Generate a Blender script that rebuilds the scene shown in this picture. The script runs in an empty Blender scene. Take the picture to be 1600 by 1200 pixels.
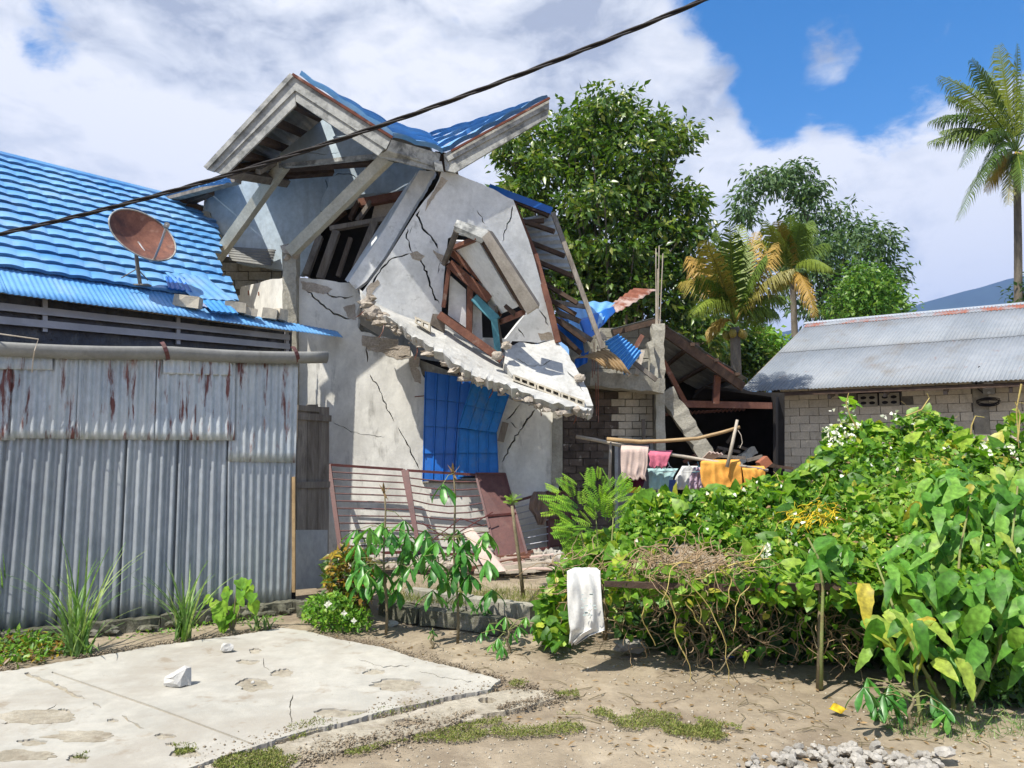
import bpy, math, random
import numpy as np
from mathutils import Vector, Matrix
from mathutils.geometry import tessellate_polygon
random.seed(7); RNG = np.random.default_rng(7)
S = bpy.context.scene; COL = S.collection
# ---------------------------------------------------------------- camera, sky, sun, exposure
F = 1160.0; CAMZ = 1.6; PITCH = math.atan(100 / F)
cam = bpy.data.cameras.new('camera'); camo = bpy.data.objects.new('camera', cam); COL.objects.link(camo)
camo.location = (0, 0, CAMZ); camo.rotation_euler = (math.pi / 2 + PITCH, 0, 0)
cam.sensor_width = 36; cam.lens = 36 * F / 1600; cam.clip_start = 0.05; cam.clip_end = 9000
S.camera = camo
SUN_EL = 57.0; SUNH = Vector((-0.66, -0.75, 0)).normalized()
SUNV = Vector((SUNH.x * math.cos(math.radians(SUN_EL)), SUNH.y * math.cos(math.radians(SUN_EL)), math.sin(math.radians(SUN_EL))))
sun = bpy.data.lights.new('sun', 'SUN'); sun.energy = 5.0; sun.angle = math.radians(0.5); sun.color = (1, .95, .86)
suno = bpy.data.objects.new('sun', sun); COL.objects.link(suno); suno.location = (0, 0, 30)
suno.rotation_euler = SUNV.to_track_quat('Z', 'Y').to_euler()
S.view_settings.view_transform = 'Standard'; S.view_settings.look = 'None'
S.view_settings.exposure = 0.68; S.view_settings.gamma = 1.0; S.view_settings.use_curve_mapping = False

CP, SP = math.cos(PITCH), math.sin(PITCH)
def ray(px, py):
    x = (px - 800) / F; u = (600 - py) / F
    return Vector((x, CP - u * SP, SP + u * CP))
def P(px, py, d):                                  # point seen at pixel, at distance d in front of the lens
    r = ray(px, py); return Vector((r.x / r.y * d, d, CAMZ + r.z / r.y * d))
class Plane:
    def __init__(s, a, b, c):
        s.o = Vector(a); s.n = (Vector(b) - s.o).cross(Vector(c) - s.o).normalized()
        if s.n.dot(Vector((0, 0, CAMZ)) - s.o) < 0: s.n = -s.n
    def __call__(s, px, py, off=0.0):
        r = ray(px, py); o = s.o + s.n * off; c = Vector((0, 0, CAMZ))
        return c + r * ((o - c).dot(s.n) / r.dot(s.n))
def VPl(pxa, da, pxb, db):
    return Plane(P(pxa, 700, da), P(pxb, 700, db), P(pxa, 500, da) * 1 + Vector((0, 0, 0)))
GZ = 0.0
def G(px, py, z=0.0):                              # pixel on the ground at height z
    r = ray(px, py); t = (z - CAMZ) / r.z
    return Vector((r.x * t, r.y * t, z))

# world
W = bpy.data.worlds.new('World'); S.world = W; W.use_nodes = True
def build_world():
    nt = W.node_tree; N = nt.nodes; L = nt.links; N.clear()
    def nd(t, **k):
        n = N.new(t)
        for a, b in k.items(): setattr(n, a, b)
        return n
    def mth(op, a, b=None, c=None, clamp=False):
        n = nd('ShaderNodeMath', operation=op); n.use_clamp = clamp
        for i, v in enumerate((a, b, c)):
            if v is None: continue
            if isinstance(v, (int, float)): n.inputs[i].default_value = v
            else: L.new(v, n.inputs[i])
        return n.outputs[0]
    out = nd('ShaderNodeOutputWorld'); bg = nd('ShaderNodeBackground'); bg.inputs[1].default_value = 0.1
    sky = nd('ShaderNodeTexSky', sky_type='NISHITA'); sky.sun_disc = False
    sky.sun_elevation = math.radians(SUN_EL); sky.sun_rotation = math.atan2(SUNH.x, SUNH.y)
    sky.air_density = 1.0; sky.dust_density = 0.3; sky.ozone_density = 2.5
    hs = nd('ShaderNodeHueSaturation'); hs.inputs['Saturation'].default_value = 1.45; hs.inputs['Value'].default_value = 1.25
    L.new(sky.outputs[0], hs.inputs['Color'])
    tc = nd('ShaderNodeTexCoord')
    mp = nd('ShaderNodeMapping'); mp.inputs['Scale'].default_value = (1, 1, 1.9); L.new(tc.outputs['Generated'], mp.inputs[0])
    n1 = nd('ShaderNodeTexNoise'); n1.inputs['Scale'].default_value = 2.6; n1.inputs['Detail'].default_value = 9; n1.inputs['Roughness'].default_value = .58; n1.inputs['Distortion'].default_value = .25
    L.new(mp.outputs[0], n1.inputs[0])
    n3 = nd('ShaderNodeTexNoise'); n3.inputs['Scale'].default_value = 7.5; n3.inputs['Detail'].default_value = 8; n3.inputs['Roughness'].default_value = .6; n3.inputs['Distortion'].default_value = .5
    L.new(mp.outputs[0], n3.inputs[0])
    n4 = nd('ShaderNodeTexNoise'); n4.inputs['Scale'].default_value = 19; n4.inputs['Detail'].default_value = 8; n4.inputs['Roughness'].default_value = .62; n4.inputs['Distortion'].default_value = .6; L.new(mp.outputs[0], n4.inputs[0])
    dens = mth('ADD', mth('ADD', mth('MULTIPLY', n1.outputs[0], 1.25), mth('MULTIPLY', n3.outputs[0], 1.0)), mth('MULTIPLY', n4.outputs[0], .55))
    blobs = [(1330, 10, .20, -.40), (1180, 90, .085, -.32), (1480, 90, .14, -.32), (1210, -90, .2, -.34), (1560, 180, .05, .25), (1430, 170, .04, .2), (1160, 190, .03, .2), (72, 50, .045, -.3), (130, 15, .05, -.26), (90, 110, .04, -.24), (705, 45, .022, -.34), (410, 5, .025, -.3), (1295, 72, .055, .52), (1440, 20, .05, .3), (1390, 215, .05, -.25), (1200, 190, .04, -.3),
             (500, 150, .5, .42), (1000, 130, .13, .34), (1120, 105, .045, .30), (1300, 400, .28, .42), (1500, 330, .16, .36), (1560, 20, .06, .22)]
    for (px, py, r, a) in blobs:
        v = ray(px, py).normalized()
        dn = nd('ShaderNodeVectorMath', operation='DISTANCE'); nrm = nd('ShaderNodeVectorMath', operation='NORMALIZE')
        L.new(tc.outputs['Generated'], nrm.inputs[0]); L.new(nrm.outputs[0], dn.inputs[0]); dn.inputs[1].default_value = v
        mr = nd('ShaderNodeMapRange', interpolation_type='SMOOTHSTEP')
        L.new(dn.outputs['Value'], mr.inputs[0]); mr.inputs[1].default_value = r * .45; mr.inputs[2].default_value = r * 1.25
        mr.inputs[3].default_value = a; mr.inputs[4].default_value = 0
        dens = mth('ADD', dens, mr.outputs[0])
    mask = nd('ShaderNodeMapRange', interpolation_type='SMOOTHSTEP'); L.new(dens, mask.inputs[0])
    mask.inputs[1].default_value = 1.16; mask.inputs[2].default_value = 1.56
    # thickness -> grey bellies
    n2 = nd('ShaderNodeTexNoise'); n2.inputs['Scale'].default_value = 4.2; n2.inputs['Detail'].default_value = 7; n2.inputs['Roughness'].default_value = .5; n2.inputs['Distortion'].default_value = .4
    mp2 = nd('ShaderNodeMapping'); mp2.inputs['Location'].default_value = (3.3, 1.7, .4); mp2.inputs['Scale'].default_value = (1, 1, 2.2); L.new(tc.outputs['Generated'], mp2.inputs[0]); L.new(mp2.outputs[0], n2.inputs[0])
    shade = mth('ADD', mth('ADD', n2.outputs[0], mth('MULTIPLY', mth('SUBTRACT', n3.outputs[0], .5), .6)), mth('MULTIPLY', mth('SUBTRACT', n4.outputs[0], .5), .3))
    cr = nd('ShaderNodeValToRGB'); L.new(shade, cr.inputs[0])
    e = cr.color_ramp.elements; e[0].position = .41; e[0].color = (9.9, 9.9, 10, 1); e[1].position = .69; e[1].color = (4.4, 4.8, 5.7, 1)
    m = e.new(.55); m.color = (7.6, 7.9, 8.4, 1)
    for q in e: q.color = tuple(c / 10 for c in q.color[:3]) + (1,)
    sc = nd('ShaderNodeVectorMath', operation='SCALE'); L.new(cr.outputs[0], sc.inputs[0]); sc.inputs['Scale'].default_value = 7.1
    mx = nd('ShaderNodeMix', data_type='RGBA'); L.new(mask.outputs[0], mx.inputs[0]); L.new(hs.outputs[0], mx.inputs[6]); L.new(sc.outputs[0], mx.inputs[7])
    L.new(mx.outputs[2], bg.inputs[0]); L.new(bg.outputs[0], out.inputs[0])
build_world()

# ---------------------------------------------------------------- materials
def sn(nt):
    N, L = nt.nodes, nt.links
    def put(inp, v):
        if isinstance(v, (int, float)): inp.default_value = v
        elif isinstance(v, (tuple, list)): inp.default_value = (tuple(v) + (1,))[:4] if len(inp.default_value) == 4 else v
        else: L.new(v, inp)
    return N, L, put
def mat(name, c1, c2, scale=2.0, stretch=(1, 1, 1), rough=.85, metal=0.0, bump=(.25, 40), stains=(), vary=.0, fine=.25, spec=.3, brick=None):
    m = bpy.data.materials.new(name); m.use_nodes = True; nt = m.node_tree; N, L, put = sn(nt)
    b = N['Principled BSDF']; geo = N.new('ShaderNodeNewGeometry'); pos = geo.outputs['Position']
    def noise(sc, det=6, st=(1, 1, 1), rg=.6, dist=0.0, off=0.0):
        mp = N.new('ShaderNodeMapping'); L.new(pos, mp.inputs[0]); mp.inputs['Scale'].default_value = st; mp.inputs['Location'].default_value = (off, off * 1.7, off * .3)
        n = N.new('ShaderNodeTexNoise'); L.new(mp.outputs[0], n.inputs[0]); n.inputs['Scale'].default_value = sc; n.inputs['Detail'].default_value = det
        n.inputs['Roughness'].default_value = rg; n.inputs['Distortion'].default_value = dist; return n.outputs[0]
    def rng(v, a, b_, c=0.0, d=1.0):
        r = N.new('ShaderNodeMapRange'); L.new(v, r.inputs[0]); r.inputs[1].default_value = a; r.inputs[2].default_value = b_; r.inputs[3].default_value = c; r.inputs[4].default_value = d; return r.outputs[0]
    def mix(f, a, b_, bt='MIX'):
        x = N.new('ShaderNodeMix'); x.data_type = 'RGBA'; x.blend_type = bt; put(x.inputs[0], f); put(x.inputs[6], a); put(x.inputs[7], b_); return x.outputs[2]
    col = mix(rng(noise(scale, 7, stretch), .35, .65), c1, c2)
    fn = noise(scale * 9, 5, stretch, .65, off=5)
    col = mix(fine, col, mix(rng(fn, .3, .7), (.45, .45, .45), (1.5, 1.5, 1.5)), 'MULTIPLY')
    rg = rough
    for i, (sc_, ssc, st, lo, hi, amt) in enumerate(stains):
        f = rng(noise(ssc, 8, st, .65, .3, off=11 + 7 * i), lo, hi, 0, amt); col = mix(f, col, sc_)
    if vary:
        oi = N.new('ShaderNodeObjectInfo'); v = rng(oi.outputs['Random'], 0, 1, 1 - vary, 1 + vary)
        vm = N.new('ShaderNodeVectorMath'); vm.operation = 'SCALE'; L.new(col, vm.inputs[0]); L.new(v, vm.inputs['Scale']); col = vm.outputs[0]
    L.new(col, b.inputs['Base Color']); b.inputs['Roughness'].default_value = rg; b.inputs['Metallic'].default_value = metal; b.inputs['Specular IOR Level'].default_value = spec
    if bump:
        bp = N.new('ShaderNodeBump'); bp.inputs['Strength'].default_value = bump[0]; bp.inputs['Distance'].default_value = .02
        L.new(noise(bump[1], 8, (1, 1, 1), .7, off=2), bp.inputs['Height']); L.new(bp.outputs[0], b.inputs['Normal'])
    return m
def leafmat(name, cols, rough=.5, trans=.35, spec=.35, sat=1.0):
    m = bpy.data.materials.new(name); m.use_nodes = True; nt = m.node_tree; N, L, put = sn(nt)
    b = N['Principled BSDF']; out = N['Material Output']
    oi = N.new('ShaderNodeObjectInfo'); at = N.new('ShaderNodeAttribute'); at.attribute_name = 'rnd'
    ad = N.new('ShaderNodeMath'); ad.operation = 'ADD'; L.new(oi.outputs['Random'], ad.inputs[0]); L.new(at.outputs['Fac'], ad.inputs[1])
    fr = N.new('ShaderNodeMath'); fr.operation = 'FRACT'; L.new(ad.outputs[0], fr.inputs[0])
    cr = N.new('ShaderNodeValToRGB'); L.new(fr.outputs[0], cr.inputs[0]); e = cr.color_ramp.elements
    while len(e) > 1: e.remove(e[0])
    for i, (p, c) in enumerate(cols):
        q = e[0] if i == 0 else e.new(p); q.position = p; q.color = tuple(c) + (1,)
    geo = N.new('ShaderNodeNewGeometry'); ns = N.new('ShaderNodeTexNoise'); ns.inputs['Scale'].default_value = 30; ns.inputs['Detail'].default_value = 3; L.new(geo.outputs['Position'], ns.inputs[0])
    mr = N.new('ShaderNodeMapRange'); L.new(ns.outputs[0], mr.inputs[0]); mr.inputs[1].default_value = .3; mr.inputs[2].default_value = .7; mr.inputs[3].default_value = .6; mr.inputs[4].default_value = 1.35
    vm = N.new('ShaderNodeVectorMath'); vm.operation = 'SCALE'; L.new(cr.outputs[0], vm.inputs[0]); L.new(mr.outputs[0], vm.inputs['Scale'])
    L.new(vm.outputs[0], b.inputs['Base Color']); b.inputs['Roughness'].default_value = rough; b.inputs['Specular IOR Level'].default_value = spec
    tr = N.new('ShaderNodeBsdfTranslucent'); tm = N.new('ShaderNodeMix'); tm.data_type = 'RGBA'; tm.blend_type = 'MULTIPLY'; tm.inputs[0].default_value = 1
    L.new(vm.outputs[0], tm.inputs[6]); tm.inputs[7].default_value = (1.5, 1.7, .6, 1); L.new(tm.outputs[2], tr.inputs[0])
    mx = N.new('ShaderNodeMixShader'); mx.inputs[0].default_value = trans; L.new(b.outputs[0], mx.inputs[1]); L.new(tr.outputs[0], mx.inputs[2]); L.new(mx.outputs[0], out.inputs[0])
    return m
T = {}
A1 = (1, 1, 1)
T['dirt'] = mat('dirt', (.35, .29, .205), (.25, .20, .14), .9, rough=.95, bump=(.7, 22), fine=.35, stains=[((.17, .13, .09), 1.9, A1, .48, .66, .7), ((.45, .38, .28), 3.1, A1, .55, .7, .6)])
T['slab'] = mat('slab', (.45, .43, .375), (.37, .355, .31), .8, rough=.92, bump=(.22, 60), fine=.22, stains=[((.33, .30, .25), 1.3, A1, .46, .62, .7), ((.26, .21, .15), 4, A1, .58, .68, .7), ((.2, .17, .12), 14, A1, .66, .74, .6), ((.54, .51, .44), 2.3, A1, .55, .7, .5)])
T['slab_old'] = mat('slab_old', (.42, .38, .30), (.30, .265, .20), 2.4, rough=.95, bump=(.6, 45), fine=.4, stains=[((.2, .16, .11), 6, A1, .5, .68, .7), ((.55, .5, .42), 4, A1, .58, .7, .5)])
T['plaster'] = mat('plaster', (.78, .765, .70), (.64, .625, .57), 1.3, rough=.9, bump=(.22, 26), fine=.2, stains=[((.38, .37, .34), 1.6, (1.4, 1.4, .6), .46, .66, .6), ((.2, .19, .165), 6, (1, 1, .3), .57, .7, .6), ((.66, .65, .61), 4, A1, .58, .7, .6)])
T['plaster_up'] = mat('plaster_up', (.76, .77, .76), (.62, .635, .635), 1.8, rough=.9, bump=(.22, 20), fine=.2, stains=[((.40, .41, .40), 2.4, (1, 1, .7), .48, .68, .65), ((.22, .22, .205), 7, A1, .6, .72, .6)])
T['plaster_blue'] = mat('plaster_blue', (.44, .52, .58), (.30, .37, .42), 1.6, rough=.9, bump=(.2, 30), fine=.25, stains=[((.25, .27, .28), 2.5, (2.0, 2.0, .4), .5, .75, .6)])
T['concrete'] = mat('concrete', (.38, .36, .30), (.26, .245, .2), 3, rough=.95, bump=(.6, 35), fine=.35, stains=[((.12, .11, .09), 5, (1, 1, .5), .55, .72, .7)])
T['rubble'] = mat('rubble', (.50, .44, .37), (.36, .31, .25), 6, rough=.95, bump=(1, 60), fine=.5)
T['fascia'] = mat('fascia', (.44, .44, .41), (.30, .305, .29), 3, rough=.9, bump=(.3, 40), fine=.4, stains=[((.085, .09, .09), 5, A1, .47, .62, .85), ((.55, .55, .52), 4, A1, .58, .7, .6)])
T['beamc'] = mat('beamc', (.50, .48, .40), (.38, .36, .29), 4, rough=.95, bump=(.3, 40), fine=.3)
T['blue_tile'] = mat('blue_tile', (.085, .28, .58), (.17, .39, .67), 1.3, rough=.42, bump=(.04, 20), fine=.12, spec=.5, stains=[((.32, .43, .54), 2.2, (1, 1, 1), .5, .7, .5), ((.10, .14, .2), 13, A1, .62, .74, .6)])
T['blue_dark'] = mat('blue_dark', (.008, .10, .42), (.014, .14, .50), 1.3, rough=.35, bump=(.04, 20), fine=.2, spec=.5, stains=[((.08, .16, .33), 5, (1, 1, .4), .55, .75, .5)])
T['blue_right'] = mat('blue_right', (.012, .15, .48), (.02, .19, .54), 1.6, rough=.38, bump=(.05, 20), fine=.25, stains=[((.12, .2, .33), 6, (1, 1, .5), .52, .68, .6)])
T['blue_mid'] = mat('blue_mid', (.05, .24, .58), (.08, .32, .66), 2, rough=.4, bump=(.04, 20), fine=.2, spec=.5)
RU = (.13, .028, .018)
T['galv'] = mat('galv', (.42, .45, .47), (.31, .34, .37), 2.5, (1, 1, .5), rough=.48, metal=.45, bump=(.08, 25), fine=.25, vary=.1, stains=[((.38, .41, .41), 4, (1, 1, .3), .5, .7, .6), ((.07, .065, .055), 9, (1, 1, .15), .62, .8, .6)])
T['galv_rust'] = mat('galv_rust', (.50, .53, .54), (.36, .40, .43), 2.5, (1, 1, .5), rough=.5, metal=.35, bump=(.1, 25), fine=.3, vary=.1, stains=[((.52, .54, .52), 4, (1, 1, .3), .5, .7, .6), (RU, 3.2, (3.2, 3.2, .45), .56, .62, .92), ((.30, .12, .08), 6, (1.5, 1.5, .4), .6, .68, .7), ((.07, .06, .05), 9, (1, 1, .15), .64, .8, .5)])
T['galv_light'] = mat('galv_light', (.37, .40, .44), (.31, .345, .39), .8, (1, 1, .3), rough=.55, metal=.15, bump=(.05, 20), fine=.12, stains=[((.27, .25, .22), 1.2, (1, 1, .6), .6, .8, .5)])
T['galv_roof'] = mat('galv_roof', (.28, .30, .325), (.22, .245, .275), .8, (1, 1, .3), rough=.6, metal=.1, bump=(.05, 20), fine=.12, vary=.07, stains=[((.19, .17, .145), 1.2, (1, 1, .6), .54, .7, .6), ((.24, .11, .07), 2.6, (1, 1, .7), .62, .7, .6)])
T['roof_rusty'] = mat('roof_rusty', (.29, .31, .335), (.23, .25, .28), .8, rough=.6, metal=.1, bump=(.05, 20), stains=[((.30, .10, .06), 1.3, A1, .44, .56, .95)])
T['rust_cap'] = mat('capping_rust', (.16, .05, .03), (.09, .03, .02), 8, rough=.85, bump=(.3, 60), fine=.3, stains=[((.42, .27, .2), 4, A1, .56, .7, .7)])
T['rust'] = mat('rust', (.27, .10, .06), (.15, .05, .03), 8, rough=.85, bump=(.3, 60), fine=.3, stains=[((.45, .36, .32), 3, (1, 1, .6), .48, .6, .85)])
T['sheet_under'] = mat('sheet_under', (.33, .35, .35), (.2, .215, .22), 3, rough=.6, metal=.3, bump=(.1, 25))
T['wood'] = mat('wood', (.19, .165, .14), (.11, .09, .075), 8, (1, 1, .12), rough=.9, bump=(.4, 60), fine=.45, vary=.15)
T['wood_grey'] = mat('wood_grey', (.25, .225, .195), (.14, .12, .1), 7, (1, 1, .1), rough=.9, bump=(.4, 60), fine=.45, vary=.15, stains=[((.06, .05, .04), 6, (1, 1, .3), .56, .72, .8)])
T['wood_dark'] = mat('wood_dark', (.10, .065, .045), (.05, .033, .025), 8, rough=.9, bump=(.3, 60), fine=.4, vary=.15)
T['wood_red'] = mat('wood_red', (.19, .085, .055), (.12, .05, .035), 7, rough=.8, bump=(.3, 60), fine=.4, vary=.15, stains=[((.3, .24, .2), 6, A1, .58, .7, .6)])
T['wood_pale'] = mat('wood_pale', (.50, .44, .36), (.36, .31, .25), 6, rough=.85, bump=(.2, 60), fine=.3)
T['teal'] = mat('teal', (.09, .27, .33), (.06, .19, .24), 5, rough=.7, bump=(.1, 60))
T['maroon'] = mat('maroon', (.115, .03, .026), (.07, .02, .018), 5, rough=.5, bump=(.1, 50), fine=.3, spec=.5)
T['maroon_sheet'] = mat('maroon_sheet', (.14, .052, .042), (.09, .033, .028), 3, rough=.5, bump=(.1, 50), fine=.35, spec=.5, stains=[((.24, .13, .1), 3, A1, .56, .75, .5)])
T['pvc'] = mat('pvc', (.25, .25, .235), (.19, .19, .18), 3, rough=.6, bump=(.05, 30), fine=.2, stains=[((.09, .085, .075), 5, (1, 1, .4), .6, .75, .6)])
T['alu'] = mat('alu', (.45, .45, .47), (.36, .36, .38), 3, rough=.45, metal=.3, bump=None, fine=.1)
T['plastic'] = mat('plastic', (.05, .052, .065), (.02, .022, .035), 3, rough=.25, bump=(.8, 9), fine=.3, spec=.6, stains=[((.14, .14, .13), 5, (1, 1, .5), .52, .7, .6)])
T['stonebase'] = mat('stonebase', (.17, .165, .12), (.07, .07, .05), 5, rough=.95, bump=(1, 25), fine=.5, stains=[((.33, .31, .27), 4, A1, .55, .7, .6), ((.07, .1, .03), 6, A1, .55, .7, .6)])
T['block'] = mat('block', (.52, .47, .375), (.42, .38, .305), 3, rough=.95, bump=(.4, 60), fine=.3, vary=.12, stains=[((.12, .11, .09), 5, (1, 1, .4), .57, .75, .6)])
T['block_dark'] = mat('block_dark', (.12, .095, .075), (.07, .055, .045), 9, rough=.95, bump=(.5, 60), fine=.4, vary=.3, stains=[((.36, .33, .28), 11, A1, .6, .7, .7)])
T['mortar'] = mat('mortar', (.30, .28, .225), (.2, .185, .15), 5, rough=.95, bump=(.5, 60), fine=.3)
T['mortar_dark'] = mat('mortar_dark', (.16, .145, .12), (.1, .09, .07), 5, rough=.95, bump=(.5, 60), fine=.3)
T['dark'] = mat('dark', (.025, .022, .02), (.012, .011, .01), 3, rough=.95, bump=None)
T['cable'] = mat('cable', (.022, .018, .018), (.012, .01, .01), 20, rough=.6, bump=(.2, 90))
T['bark'] = mat('bark', (.19, .165, .13), (.10, .085, .065), 7, (1, 1, .3), rough=.95, bump=(.7, 30), fine=.4)
T['stem'] = mat('stem', (.24, .2, .12), (.15, .12, .07), 14, rough=.85, bump=(.4, 60), fine=.3)
T['stem_green'] = mat('stem_green', (.22, .27, .09), (.2, .17, .07), 14, rough=.7, bump=(.3, 60))
T['bamboo'] = mat('bamboo', (.42, .29, .15), (.3, .2, .1), 9, rough=.6, bump=(.1, 50), fine=.3)
T['straw'] = mat('straw', (.40, .29, .17), (.24, .16, .09), 9, rough=.9, bump=None, fine=.3)
T['vine_yellow'] = mat('vine_yellow', (.46, .38, .12), (.33, .24, .09), 9, rough=.7, bump=None)
T['stone_white'] = mat('stone_white', (.40, .375, .33), (.29, .27, .235), 9, rough=.9, bump=(.5, 40), fine=.25, vary=.22)
T['plaster_chunk'] = mat('plaster_chunk', (.55, .535, .50), (.44, .43, .40), 9, bump=(.5, 40), fine=.2)
T['slab_up'] = mat('slab_up', (.52, .515, .485), (.43, .425, .40), 2, rough=.95, bump=(.35, 26), fine=.3, stains=[((.27, .25, .22), 5, A1, .56, .68, .75), ((.33, .33, .31), 2.4, A1, .48, .64, .6)])
T['white_frame'] = mat('white_frame', (.42, .43, .43), (.32, .33, .33), 5, rough=.6, bump=(.1, 40))
T['door'] = mat('door', (.2, .19, .2), (.15, .145, .15), 5, rough=.7, bump=(.1, 40))
T['hill'] = mat('hill', (.02, .045, .05), (.012, .03, .04), .004, rough=1, bump=None, fine=.4)
def cloth(name, c, c2=None): T[name] = mat(name, c, c2 or tuple(x * .8 for x in c), 6, rough=.95, bump=(.15, 90), fine=.15, spec=.1)
cloth('c_beige', (.60, .46, .40)); cloth('c_pink', (.62, .17, .24)); cloth('c_maroon', (.10, .02, .035)); cloth('c_aqua', (.42, .62, .62)); cloth('c_white', (.62, .62, .60))
cloth('c_blue', (.07, .11, .28)); cloth('c_lilac', (.55, .42, .52)); cloth('c_orange', (.80, .40, .085), (.72, .33, .07)); cloth('c_brown', (.21, .15, .12)); cloth('c_sack', (.70, .69, .64), (.56, .56, .53))
g = lambda *a: a
T['lf_tree'] = leafmat('lf_tree', [(0, (.03, .07, .012)), (.45, (.07, .14, .02)), (.8, (.15, .23, .035)), (1, (.24, .25, .06))], rough=.33, trans=.28, spec=.5)
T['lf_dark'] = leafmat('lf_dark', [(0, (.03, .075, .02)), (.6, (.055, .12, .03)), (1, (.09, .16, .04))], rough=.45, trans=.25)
T['lf_tree_bright'] = leafmat('lf_tree_bright', [(0, (.05, .14, .015)), (.5, (.09, .2, .025)), (1, (.2, .3, .05))], rough=.4, trans=.25)
T['lf_airy'] = leafmat('lf_airy', [(0, (.05, .105, .04)), (.6, (.085, .155, .06)), (1, (.14, .21, .08))], rough=.55, trans=.25)
T['lf_bright'] = leafmat('lf_bright', [(0, (.08, .2, .02)), (.5, (.13, .29, .03)), (1, (.26, .38, .05))], rough=.4, trans=.3)
T['lf_hedge'] = leafmat('lf_hedge', [(0, (.045, .13, .012)), (.35, (.10, .23, .02)), (.7, (.18, .33, .03)), (.93, (.32, .44, .05)), (1, (.45, .40, .06))], rough=.42, trans=.35)
T['lf_big'] = leafmat('lf_big', [(0, (.06, .18, .02)), (.5, (.11, .28, .035)), (.85, (.21, .40, .06)), (.97, (.32, .40, .06)), (1, (.5, .38, .04))], rough=.5, trans=.35)
T['lf_cass'] = leafmat('lf_cass', [(0, (.045, .17, .025)), (.6, (.08, .26, .035)), (1, (.14, .34, .05))], rough=.36, trans=.25, spec=.5)
T['lf_lime'] = leafmat('lf_lime', [(0, (.12, .28, .02)), (1, (.28, .44, .04))], rough=.5, trans=.4)
T['lf_grass'] = leafmat('lf_grass', [(0, (.1, .2, .05)), (.6, (.17, .3, .08)), (1, (.32, .38, .13))], rough=.5, trans=.3)
T['lf_croton'] = leafmat('lf_croton', [(0, (.04, .09, .02)), (.4, (.09, .16, .02)), (.6, (.3, .2, .02)), (.8, (.12, .04, .02)), (1, (.45, .33, .03))], rough=.4, trans=.2)
T['lf_moss'] = leafmat('lf_moss', [(0, (.12, .15, .03)), (.6, (.2, .24, .05)), (1, (.27, .22, .09))], rough=.8, trans=.1)
T['lf_dry'] = leafmat('lf_dry', [(0, (.2, .13, .06)), (1, (.33, .22, .11))], rough=.9, trans=.2)
T['lf_palm'] = leafmat('lf_palm', [(0, (.05, .10, .012)), (.6, (.11, .17, .02)), (1, (.22, .26, .035))], rough=.5, trans=.15, spec=.25)
T['lf_palm_yel'] = leafmat('lf_palm_yel', [(0, (.16, .17, .03)), (.5, (.32, .23, .04)), (1, (.38, .22, .05))], rough=.5, trans=.15)
T['lf_flower'] = leafmat('lf_flower', [(0, (.75, .75, .66)), (1, (.85, .83, .7))], rough=.7, trans=.2)
T['lf_yellow'] = leafmat('lf_yellow', [(0, (.6, .42, .02)), (1, (.7, .55, .06))], rough=.6, trans=.3)

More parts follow.
